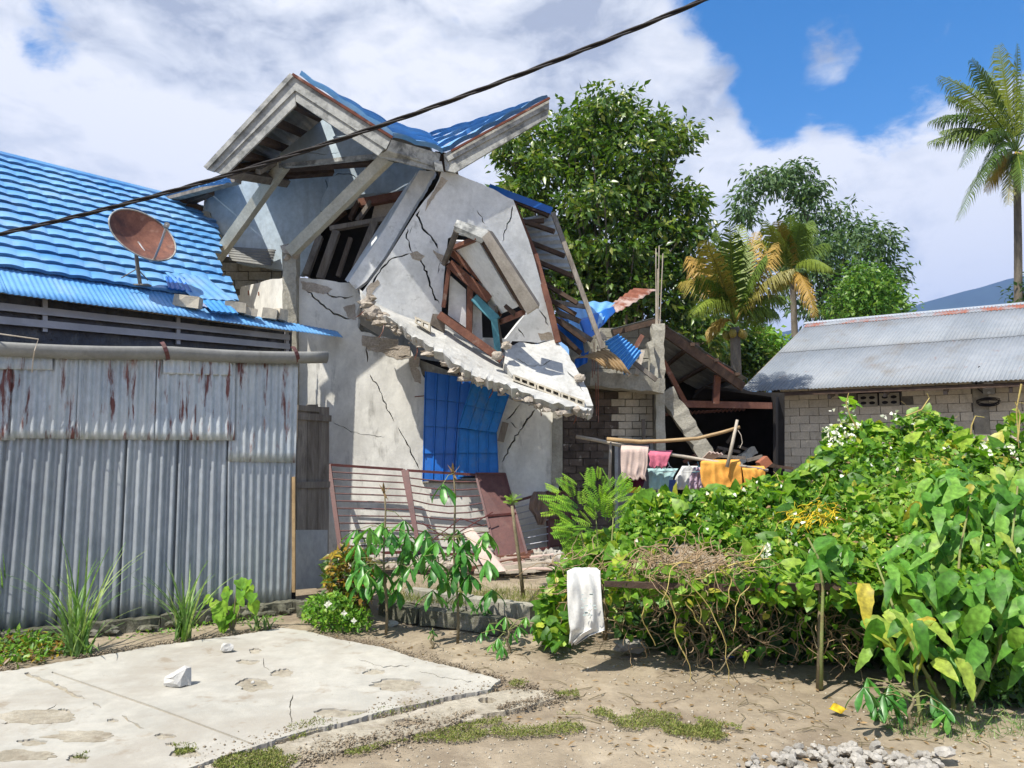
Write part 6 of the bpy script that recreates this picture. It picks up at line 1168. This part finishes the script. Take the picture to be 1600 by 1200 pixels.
# ---- cassava
def cass_leaf(seed):
    R = random.Random(seed); mb = MB(); n = R.choice((5, 6, 7))
    for i in range(n):
        az = 2 * math.pi * (i + .5) / n * .85 + R.uniform(-.15, .15); dn = R.uniform(.8, 1.25); L_ = R.uniform(.85, 1.1); dirv = Vector((math.sin(az) * math.cos(dn), math.cos(az) * math.cos(dn) * .8, -math.sin(dn))); sd = dirv.cross(Vector((math.sin(az), math.cos(az), .3))).normalized(); w_ = .15; vs = []
        up = sd.cross(dirv).normalized()
        for k, (t, ww) in enumerate(((0, .1), (.35, .8), (.65, 1), (.85, .6), (1, .0))):
            c = dirv * L_ * t + Vector((math.sin(az), math.cos(az) * .8, 0)) * .18 * math.sin(math.pi * t * .8); vs += [c - sd * w_ * ww + up * .02, c - up * .012, c + sd * w_ * ww + up * .02]
        fs = []
        for k in range(4): a = k * 3; fs += [(a, a + 1, a + 4, a + 3), (a + 1, a + 2, a + 5, a + 4)]
        mb.add(vs, fs)
    return mb.mesh('leaf', 'lf_cass', smooth=True)
CL = [cass_leaf(i) for i in range(5)]
c2 = lambda x, y: (x * .3167 + 440, y * .3167 + 560)
def cassava(lab, base, top, leaves, size=.165, dry=True, smat='stem_green', cm=CL):
    d = base.y; t = thing('cassava_plant', lab, 'cassava plant', base, 'cassava plants by the kerb'); tp = P(top[0], top[1], d); pts = [base.lerp(tp, s_) + Vector((.012 * math.sin(s_ * 9), 0, 0)) for s_ in np.linspace(0, 1, 9)]
    MB().tube(pts, .013, .007, 7).build('stem', 'stem', t, smooth=True); R = random.Random(int(top[0]))
    for (x, y) in leaves:
        px, py = c2(x, y - 34); dz = R.uniform(-.22, .22); p = P(px, py, d + dz)
        inst('leaf', R.choice(cm), t, Matrix.Translation(p) @ Matrix.Rotation(R.uniform(0, 6.28), 4, 'Z') @ Matrix.Rotation(R.uniform(-.3, .3), 4, 'X') @ Matrix.Diagonal((size * R.uniform(.85, 1.25),) * 3 + (1,)))
        s0 = min(pts, key=lambda a: abs(a.z - (p.z + .02))); MB().tube([s0, s0.lerp(p, .5) + V3(0, 0, .03), p], .0035, .0025, 4).build('leaf_stalk', 'stem_green', t)
    if dry:
        lv = [inst('dry_bud', DB, t, Matrix.Translation(tp) @ Matrix.Rotation(a, 4, 'Z') @ Matrix.Rotation(b_, 4, 'X') @ Matrix.Diagonal((.09, .09, .09, 1))) for a, b_ in ((0, .5), (1, -.6), (2, .8), (3.2, -.3), (4.2, .2), (5.1, .9), (0.5, 2.2), (2.8, 2.4))]
    return t
DB = proto_mesh(([(-.12, 0, 0), (.12, 0, 0), (.10, .0, .6), (-.1, .02, .6), (0, .1, 1.1)], [(0, 1, 2, 3), (3, 2, 4)]), 'dry_bud', 'lf_dry')
cassava('cassava plant with a dry bud, nearer the dark red grille and the croton', G(603, 992), (600, 770), [(370, 880), (435, 870), (500, 845), (545, 895), (605, 835), (440, 945), (620, 895), (380, 1020), (460, 1045), (520, 930), (625, 925), (375, 950), (415, 1095), (590, 1045), (630, 990), (635, 1070), (380, 1150), (490, 1140), (570, 1175), (595, 1110), (470, 885), (505, 1090), (400, 1060), (355, 1080), (440, 1120), (610, 960)])
cassava('tallest cassava plant with a brown dry tip against the blue sheets', G(715, 1006), (708, 740), [(795, 655), (710, 880), (765, 940), (870, 880), (925, 930), (985, 960), (1010, 890), (1015, 1030), (865, 1040), (770, 1070), (925, 1100), (815, 1120), (700, 1010), (745, 1180), (885, 1190), (1040, 1175), (890, 965), (740, 960), (840, 930), (900, 1000), (750, 1030), (720, 920), (870, 1080)])
SEED = [((x - 440) / .3167, (y - 560) / .3167) for x, y in ((752, 1000), (765, 985), (778, 1008), (790, 975), (800, 1000), (810, 990), (822, 975), (770, 1016), (835, 985), (785, 1020))]
cassava('lowest cassava seedling, knee high in the dirt left of the sack', G(795, 1022), (793, 985), SEED, .085, False)
cassava('small wilted cassava shoot between the kerb and the seedling', G(755, 985), (750, 950), [((x - 440) / .3167, (y - 560) / .3167) for x, y in ((742, 960), (752, 955), (762, 962))], .08, False)
SD2 = [((x - 440) / .3167, (y - 560) / .3167) for x, y in ((1350, 1085), (1365, 1100), (1380, 1095), (1395, 1110), (1375, 1120), (1455, 1095), (1470, 1110), (1480, 1125), (1462, 1120), (1390, 1080), (1355, 1070))]
cassava('drooping dark cassava shoot under the large-leaved plant at the right', G(1420, 1140), (1425, 1090), SD2, .13, False)
o_ = [((x - 440) / .3167, (y - 560) / .3167) for x, y in ((676, 995), (672, 1003), (680, 1000), (676, 1006))]
cassava('tiny sprout alone on the dirt between the two tall cassavas', G(675, 1012), (675, 990), o_, .04, False)
# ---- sapling with leafy top
t = thing('sapling', 'thin bare sapling with a small green tuft in front of the brown metal sheet', 'sapling', G(818, 935, .15)); b0 = G(818, 935, .15)
MB().tube([b0, P(812, 880, b0.y), P(805, 830, b0.y), P(800, 790, b0.y)], .02, .014, 8).build('trunk', 'stem', t, smooth=True)
PIN_V, PIN_F = [], []
for i in range(9):
    y = .15 + i * .1
    for s_ in (-1, 1):
        L_ = .22 * (1 - abs(i - 4) * .07); b_ = len(PIN_V); PIN_V += [(0, y, -.05 * y), (s_ * L_ * .5, y + .01, .02), (s_ * L_, y + .06, -.05), (s_ * L_ * .5, y + .09, .0)]; PIN_F += [(b_, b_ + 1, b_ + 2, b_ + 3)]
b_ = len(PIN_V); PIN_V += [(-.008, 0, 0), (.008, 0, 0), (.004, 1, -.05), (-.004, 1, -.05)]; PIN_F += [(b_, b_ + 1, b_ + 2, b_ + 3)]
PIN = (PIN_V, PIN_F); pm = proto_mesh(PIN, 'leaf', 'lf_lime')
for i in range(16): a = i * 1.1; inst('leaf', pm, t, frame(P(800, 788 - i % 4 * 3, b0.y), (math.cos(a), math.sin(a) * .6, .45 + .5 * math.sin(i * 2)), (math.sin(i * 3), -.3, 1), .06 + .04 * math.sin(i * 5) ** 2))
# ---- feathery shrub
PINW = ([(x * 1.7, y, z) for x, y, z in PIN_V], PIN_F); pm = proto_mesh(PINW, 'leaf', 'lf_lime')
t = thing('feathery_shrub', 'bright green shrub of feathery compound leaves left of the washing', 'shrub', G(940, 960)); R = random.Random(4)
for (x, y) in ((900, 870), (930, 860), (960, 850), (985, 880)): MB().tube([P(945, 960, 6.6), P((945 + x) / 2, 900, 6.6), P(x, y - 70, 6.7)], .012, .005, 5).build('stem', 'stem_green', t, smooth=True)
q = pts_in([(872, 760), (900, 752), (950, 748), (985, 755), (1002, 790), (995, 830), (975, 870), (940, 880), (905, 860), (890, 830), (870, 800)], 170)
for (x, y) in q: an = math.atan2(-(y - 830), x - 940) + R.uniform(-.6, .6); inst('leaf', pm, t, frame(P(x, y, 6.5 + R.random() * .6), (math.cos(an), -.2 + R.uniform(-.4, .3), .5 * math.sin(an) + R.uniform(-.1, .3)), (R.uniform(-.3, .3), -.5, 1), R.uniform(.12, .2)))
leafcloud([(880, 870), (895, 835), (960, 825), (1010, 820), (1010, 880), (900, 890)], 420, lambda x, y: 6.9, .08, 'lf_hedge', hd_)
# ---- croton and white-flowered bush, left of the cassava
t = thing('croton_bush', 'croton bush with mixed yellow, green and dark red leaves beside the plank door', 'bush', G(545, 960)); R = random.Random(5)
for (x, y) in ((525, 900), (545, 890), (560, 905), (535, 920)): MB().tube([G(548, 962), P((548 + x) / 2, 935, 7.0), P(x, y, 7.0)], .012, .006, 5).build('stem', 'stem', t)
leafcloud([(505, 900), (512, 872), (530, 858), (552, 855), (575, 865), (582, 900), (575, 950), (540, 955), (512, 930)], 1100, lambda x, y: 6.85, .075, 'lf_croton', t, dep=.5, pr=LEAF_D, zb=.3)
t = thing('flowering_bush', 'low fresh green bush with a few white flowers at the corner of the pavement', 'bush', G(525, 990))
leafcloud([(470, 950), (490, 932), (520, 925), (550, 940), (578, 960), (580, 985), (545, 995), (500, 985), (478, 970)], 1300, lambda x, y: 6.5, .055, 'lf_bright', t, dep=.6, pr=LEAF_D, zb=.4)
MB().tube([G(525, 985), P(520, 955, 6.7)], .01, .006, 5).build('stem', 'stem', t)
for (x, y) in ((511, 945), (514, 943), (553, 970), (538, 958)):
    f_ = [inst('flower', proto_mesh(LEAF_H, 'flower', 'lf_flower'), t, frame(P(x, y, 6.42), (math.cos(a), -.2, math.sin(a)), (0, -1, .2), .028)) for a in (0, 1.6, 3.1, 4.7)]
# ---- young lime-green plant by the shed footing
VL = [MB().add(*[(lambda m_: m_)(x) for x in (LEAF_H[0], LEAF_H[1])]).mesh('leaf', 'lf_lime', smooth=True)]
t = thing('young_papaya', 'young lime green plant with lobed leaves against the shed footing', 'plant', G(362, 990)); R = random.Random(6); b0 = G(362, 990)
for (x, y) in ((345, 930), (370, 915), (385, 925), (352, 950)): MB().tube([b0, P((362 + x) / 2, 955, b0.y), P(x, y, b0.y)], .009, .004, 5).build('stem', 'stem', t)
for (x, y) in ((333, 940), (340, 950), (346, 938), (352, 955), (345, 965), (338, 960), (372, 905), (380, 910), (390, 915), (385, 925), (395, 940), (378, 922), (360, 920), (352, 925), (366, 958), (370, 965), (335, 948), (388, 905), (396, 926), (358, 968), (362, 945), (350, 972), (330, 932), (375, 935)):
    inst('leaf', VL[0], t, frame(P(x, y, b0.y + R.uniform(-.15, .15)), (R.uniform(-.8, .8), -.3, -.7), (R.uniform(-.4, .4), -.8, .6), R.uniform(.085, .13)))
# ---- lemongrass tufts
bm_l = []
for s_ in range(4):
    R = random.Random(s_); dr = R.uniform(.1, .5); vs = []; fs = []
    for i in range(8):
        t_ = i / 7; w_ = .009 * (1 - t_ ** 2) + .001; c = (0, dr * t_ ** 2.4, t_ * (1 - .25 * dr * t_)); vs += [(-w_, c[1], c[2]), (0, c[1] - .004, c[2]), (w_, c[1], c[2])]
    for i in range(7): a = i * 3; fs += [(a, a + 1, a + 4, a + 3), (a + 1, a + 2, a + 5, a + 4)]
    bm_l.append(MB().add(vs, fs).mesh('blade', 'lf_grass', smooth=True))
def tuft(px, py, h, n, lab, seed, spread=.35):
    b0 = G(px, py); t = thing('grass_tuft', lab, 'grass tuft', b0, 'long grass tufts along the shed'); R = random.Random(seed)
    for i in range(n):
        hh = h * R.uniform(.45, 1.0); inst('blade', R.choice(bm_l), t, Matrix.Translation(b0 + V3(R.uniform(-.07, .07), R.uniform(-.05, .05), 0)) @ Matrix.Rotation(R.uniform(0, 6.28), 4, 'Z') @ Matrix.Rotation(-R.uniform(0, spread), 4, 'X') @ Matrix.Diagonal((1.1, hh, hh, 1)))
tuft(118, 1022, .98, 44, 'tallest long grass tuft, in the middle before the corrugated sheets', 1); tuft(128, 1024, .55, 26, 'short spreading grass clump at the foot of the tallest tuft', 5, .9); tuft(-2, 1000, .85, 40, 'long grass tuft cut by the left edge of the picture', 2, .5); tuft(285, 1002, .75, 44, 'long grass tuft between the tallest one and the lime green plant', 3, .5); tuft(408, 985, .25, 20, 'very short grass clump right of the lime green plant', 4, .7)
t = thing('weed_patch', 'low brown and green weeds at the left foot of the shed', 'weeds', G(30, 1030)); leafcloud([(-60, 1000), (20, 985), (90, 990), (110, 1015), (60, 1035), (0, 1042), (-60, 1050)], 800, lambda x, y: 5.55 + (1040 - y) * .012, .05, 'lf_croton', t, dep=.25, pr=LEAF_D, zb=.2)
leafcloud([(-60, 1000), (20, 985), (90, 990), (110, 1010), (60, 1030), (0, 1040)], 500, lambda x, y: 5.5 + (1040 - y) * .012, .05, 'lf_bright', t, dep=.25, pr=LEAF_D, zb=.2)
leafcloud([(120, 1010), (230, 985), (330, 970), (440, 960), (440, 975), (330, 992), (230, 1005)], 500, lambda x, y: 6.3 + (x - 120) * .0023, .035, 'lf_bright', t, dep=.2, pr=LEAF_D, zb=.4)
# ================================================================ TREES
def crown(poly, N, nl, d0, dep, lsz, csz, m, parent, name='crown', pr=LEAF_D, droop=-.25, nup=.9, seed=1):
    q = pts_in(poly, N); ed_ = edgedist(poly, q); mx_ = ed_.max(); half = dep * np.sqrt(np.clip(ed_ / mx_, .03, 1)); z = RNG.random(N); d = d0 + (z * 2 - 1) * half
    c = Pn(q[:, 0], q[:, 1], d); off = RNG.normal(size=(N, nl, 3)) * csz * np.array([1, 1, .6]); pos = (c[:, None, :] + off).reshape(-1, 3); n = len(pos); o_ = off.reshape(-1, 3); ax = o_ / (np.linalg.norm(o_, axis=1)[:, None] + 1e-6) + rdir(n) * .8; ax[:, 2] += droop
    nr = rdir(n, nup, .6); scatter(name, pr, pos, ax, nr, lsz * (.6 + .8 * RNG.random(n)), m, parent); return c
def limbs(t, base, cs, n, r0, m='bark', hub=.45, seed=1):
    R = random.Random(seed); top = Vector(cs.mean(0)); mb = MB(); hubp = Vector(base).lerp(top, hub); hubp.z = base.z + (top.z - base.z) * hub
    MB().tube([base, base.lerp(hubp, .5) + V3(R.uniform(-.1, .1), 0, 0), hubp, hubp.lerp(top, .6)], r0, r0 * .4, 9).build('trunk', m, t, smooth=True)
    for i in range(n):
        e = Vector(cs[R.randrange(len(cs))]); s_ = hubp.lerp(top, R.uniform(-.2, .6)); mid = s_.lerp(e, .5) + V3(0, 0, -.06 * (e - s_).length) * R.uniform(-1, 1); mb.tube([s_, s_.lerp(mid, .5) + V3(0, 0, .1), mid, mid.lerp(e, .5), e], r0 * R.uniform(.12, .3), r0 * .04, 5, cap=False)
    mb.build('branches', m, t, smooth=True)
big_tree = [(905, 165), (912, 145), (935, 138), (960, 140), (985, 148), (1000, 165), (1020, 185), (1040, 186), (1072, 190), (1078, 210), (1050, 240), (1040, 262), (1030, 280), (1050, 290), (1092, 300), (1098, 318), (1085, 335), (1108, 355), (1112, 375), (1095, 385), (1080, 395), (1090, 430), (1110, 470), (1135, 510), (1140, 545), (1100, 560), (1030, 540), (960, 520), (880, 500), (840, 460), (800, 400), (780, 330), (775, 300), (790, 285), (800, 262), (783, 240), (786, 222), (820, 210), (850, 190), (875, 185)]
t = thing('broadleaf_tree', 'tall dense broadleaf tree with glossy leaves behind the collapsed house', 'tree', G(960, 800) * 1 if False else V3(2.9, 21, 0))
cs = crown(big_tree, 560, 46, 20.5, 2.6, .22, .21, 'lf_tree', t, droop=-.5)
crown([(900, 200), (1000, 190), (1060, 330), (1090, 480), (900, 480), (810, 380), (810, 260)], 90, 22, 21.2, 1.8, .27, .35, 'lf_tree', t, name='inner_crown')
limbs(t, V3(2.9, 21, 0), cs, 90, .32, hub=.25)
def small_tree(lab, poly, N, nl, d, dep, lsz, csz, m, name='broadleaf_tree', px=None, droop=-.3, pr=LEAF_D, r0=.12):
    cx = px or sum(p[0] for p in poly) / len(poly); b = P(cx, 700, d); b.z = 0; t = thing(name, lab, 'tree', b, None); cs = crown(poly, N, nl, d, dep, lsz, csz, m, t, pr=pr, droop=droop); limbs(t, b, cs, 26, r0, hub=.5); return t
small_tree('low dark green tree between the big tree and the sagging roof', [(1080, 500), (1110, 490), (1145, 505), (1180, 530), (1205, 550), (1200, 590), (1160, 600), (1100, 570), (1060, 530)], 170, 30, 23, 1.0, .2, .25, 'lf_tree')
small_tree('bright green bushy tree rising just behind the metal roof ridge', [(1345, 405), (1365, 412), (1380, 440), (1400, 470), (1415, 485), (1400, 500), (1305, 505), (1302, 470), (1318, 445), (1335, 425)], 170, 34, 27, 1.6, .2, .28, 'lf_tree_bright')
small_tree('tall airy tree with fine drooping foliage and a long left branch', [(1240, 320), (1280, 305), (1320, 315), (1345, 345), (1385, 360), (1392, 375), (1380, 400), (1400, 420), (1395, 440), (1410, 470), (1330, 500), (1250, 490), (1215, 440), (1220, 380)], 190, 46, 34, 2.4, .32, .36, 'lf_airy', droop=-.7, px=1290, r0=.22, pr=LEAF_Q)
at_ = bpy.data.objects['broadleaf_tree.003']; crown([(1155, 330), (1150, 295), (1165, 275), (1200, 255), (1240, 252), (1268, 268), (1280, 290), (1270, 315), (1240, 305), (1205, 300), (1175, 290), (1172, 345), (1158, 345)], 56, 40, 34, 1.0, .32, .28, 'lf_airy', at_, name='branch_foliage', droop=-.9, pr=LEAF_Q)
MB().tube([P(1270, 420, 34), P(1262, 340, 34), P(1235, 290, 34), P(1190, 270, 34), P(1162, 300, 34)], .12, .03, 6).build('long_branch', 'bark', at_, smooth=True)
small_tree('small tree showing at the right edge above the metal roof', [(1590, 455), (1600, 440), (1640, 430), (1660, 470), (1600, 475)], 20, 22, 30, 1, .25, .3, 'lf_dark')
small_tree('pale green bush far behind the gap between the houses', [(1150, 520), (1180, 512), (1215, 530), (1235, 560), (1180, 575), (1140, 560)], 60, 24, 24, 1, .22, .25, 'lf_bright')
def frond(t, c, tip, arch, wid, mt, seed=0, nl=66, hang=.8, r_=.03):
    c = Vector(c); tip = Vector(tip); R = random.Random(seed); L_ = (tip - c).length; pts = [c.lerp(tip, s_) + V3(0, 0, arch * L_ * 4 * s_ * (1 - s_) * (1 - .35 * s_)) for s_ in np.linspace(0, 1, 11)]
    fo = MB().tube(pts, r_, r_ * .2, 5).build('frond', mt, t, smooth=True); vs = []; fs = []
    for i in range(nl):
        s_ = .12 + .88 * i / nl; k = s_ * 10; a = pts[int(min(9, k))]; b = pts[int(min(9, k)) + 1]; p = a.lerp(b, k - int(min(9, k))); d = (b - a).normalized(); side = d.cross(V3(0, 0, 1)).normalized()
        l = wid * (math.sin(math.pi * min(1, (s_ * .85 + .12))) ** .6) * R.uniform(.8, 1.1)
        for sg in (-1, 1):
            dv = (side * sg * .62 + d * .55 + V3(0, 0, -.12 - .35 * R.random())).normalized(); e1 = p + dv * l * .5; e2 = e1 + (dv * .6 + V3(0, 0, -hang * R.uniform(.9, 2.2))).normalized() * l * .5; w_ = d * .03 * l; b0 = len(vs); vs += [p - w_, p + w_, e1 + w_, e1 - w_, e2]; fs += [(b0, b0 + 1, b0 + 2, b0 + 3), (b0 + 3, b0 + 2, b0 + 4)]
    MB().add(vs, fs).build('leaflets', mt, fo)
def palm(lab, base, c_px, d, tips, wid, tr, seed=1, boots=True, extra=(), tm='bark'):
    c = P(c_px[0], c_px[1], d); R = random.Random(seed); b = Vector(base); t = thing('coconut_palm', lab, 'palm', b); pts = [b.lerp(c, s_) + V3(.12 * math.sin(s_ * 3.1) * (c.z / 12), 0, 0) for s_ in np.linspace(0, 1, 12)]
    MB().tube(pts, tr * 1.25, tr * .85, 10).build('trunk', tm, t, smooth=True)
    for i, (x, y, ar, mt) in enumerate(tips):
        frond(t, c + V3(0, 0, .1), P(x, y, d + R.uniform(-2.2, 2.2) * wid), ar, wid, mt, seed * 50 + i)
    for i in range(6): a = i * 1.05; MB().blob(c + V3(-.0 + .2 * math.cos(a), .2 * math.sin(a), -.16), (.13 * wid, .13 * wid, .16 * wid), seed=i, jag=.05, sub=2).build('coconut', 'lf_palm_yel', t, smooth=True)
    return t
g_, y_ = 'lf_palm', 'lf_palm_yel'
palm('tallest coconut palm with a slender bare trunk, at the right edge', V3(P(1583, 700, 30).x - .1, 30, 0), (1588, 240), 30, [(1468, 118, .16, g_), (1450, 222, .22, g_), (1452, 190, .30, g_), (1495, 345, .22, g_), (1518, 92, .12, g_), (1590, 68, .02, g_), (1640, 90, .1, g_), (1700, 150, .2, g_), (1720, 230, .25, g_), (1680, 330, .2, g_), (1540, 300, .3, y_), (1560, 70, .05, g_), (1480, 150, .2, g_), (1500, 262, .3, g_), (1640, 310, .25, g_), (1620, 75, .05, g_), (1575, 320, .15, y_), (1470, 205, .2, g_), (1540, 110, .1, g_), (1600, 300, .1, g_), (1530, 290, .25, g_)], 1.0, .15, 1)
palm('short wide palm with yellowing fronds beside the big tree', V3(P(1146, 700, 16.5).x, 16.5, 0), (1148, 512), 16.5, [(1078, 400, .16, y_), (1068, 440, .25, y_), (1100, 375, .12, y_), (1140, 352, .05, g_), (1155, 350, .03, g_), (1180, 362, .05, y_), (1210, 380, .12, y_), (1238, 420, .2, y_), (1228, 465, .25, g_), (1120, 360, .08, g_), (1210, 490, .3, g_), (1080, 490, .35, g_), (1195, 400, .15, g_), (1095, 430, .2, g_), (1165, 380, .1, g_), (1130, 385, .1, y_), (1190, 520, .3, g_), (1105, 515, .3, y_)], .66, .13, 2)
palm('thin-trunked palm in front of the airy tree, one frond hanging', V3(P(1240, 700, 28).x, 28, 0), (1238, 432), 28, [(1195, 345, .1, g_), (1180, 375, .25, g_), (1235, 335, .05, g_), (1265, 345, .1, g_), (1290, 380, .2, g_), (1300, 420, .3, g_), (1275, 495, .25, y_), (1190, 410, .3, g_), (1215, 345, .1, y_), (1250, 350, .1, g_), (1210, 470, .3, g_), (1262, 470, .4, y_)], .85, .13, 3)
palm('small distant palm low over the gap between the buildings', V3(P(1190, 700, 40).x, 40, 0), (1188, 545), 40, [(1160, 530, .3, g_), (1168, 515, .2, g_), (1185, 508, .1, g_), (1205, 515, .2, g_), (1220, 535, .3, g_), (1215, 550, .3, g_), (1160, 550, .3, g_)], .8, .12, 4)
# ================================================================ OVERHEAD CABLE
cb = MB(); a, b = P(-60, 378, 5.5), P(1150, -22, 4.3); pts0 = []
for i in range(141):
    s_ = i / 140; pts0.append(a.lerp(b, s_) + V3(0, 0, -.16 * 4 * s_ * (1 - s_)))
for k in range(3):
    MB_ = MB(); pts = []
    for i, p in enumerate(pts0):
        an = i * .34 + k * 2.094; pts.append(p + V3(0, .010 * math.cos(an), .010 * math.sin(an)))
    if k == 0: root = thing('overhead_cable', 'twisted dark overhead cable crossing the sky from lower left to upper right', 'cable', tuple(pts0[70]))
    MB_.tube(pts, .0082, .0082, 6).build('strand', 'cable', root, smooth=True)
# ================================================================ MOUNTAIN AND AIR
HR = [(-900, 640), (700, 640), (1000, 600), (1140, 560), (1200, 520), (1240, 515), (1330, 500), (1420, 482), (1470, 466), (1540, 448), (1600, 432), (1700, 405), (1850, 370), (2200, 330), (2800, 400)]
mb = MB(); xs = np.linspace(-900, 2800, 160); vs = []; nr_ = 12
for j in range(nr_ + 1):
    v = j / nr_; dd_ = 2600 - 1300 * v
    for x in xs:
        y = np.interp(x, [a for a, _ in HR], [b for _, b in HR]); p = P(x, y, 2600); z = p.z * (1 - v) ** 1.2; q = P(x, 700, dd_); z += 45 * (1 - v) * mnoise.noise(Vector((q.x / 160, q.y / 260, 0))) + 14 * (1 - v) * mnoise.noise(Vector((q.x / 45, q.y / 60, 3))) if j else 6 * mnoise.noise(Vector((q.x / 60, 0, 0))); vs.append((q.x, q.y, z - 5))
w = len(xs); mb.add(vs, [(j * w + i, j * w + i + 1, (j + 1) * w + i + 1, (j + 1) * w + i) for j in range(nr_) for i in range(w - 1)]); struct(mb.build('hills', 'hill', smooth=True))
hz = MB(); X_, Z0, Z1 = 5200, -1.5, 900
hz.beam((-X_, 0, (Z0 + Z1) / 2), (X_, 0, (Z0 + Z1) / 2), 9000, Z1 - Z0, up=(0, 0, 1)); ho = hz.build('haze', 'dark', kind='stuff')
b_ = bmesh.new(); b_.from_mesh(ho.data); bmesh.ops.recalc_face_normals(b_, faces=b_.faces); b_.to_mesh(ho.data); b_.free()
hm = bpy.data.materials.new('haze'); hm.use_nodes = True; N = hm.node_tree.nodes; N.clear(); oo = N.new('ShaderNodeOutputMaterial'); pv = N.new('ShaderNodeVolumePrincipled'); pv.inputs['Density'].default_value = .00019; pv.inputs['Color'].default_value = (.30, .48, .95, 1)
hm.node_tree.links.new(pv.outputs[0], oo.inputs['Volume']); ho.data.materials.clear(); ho.data.materials.append(hm)
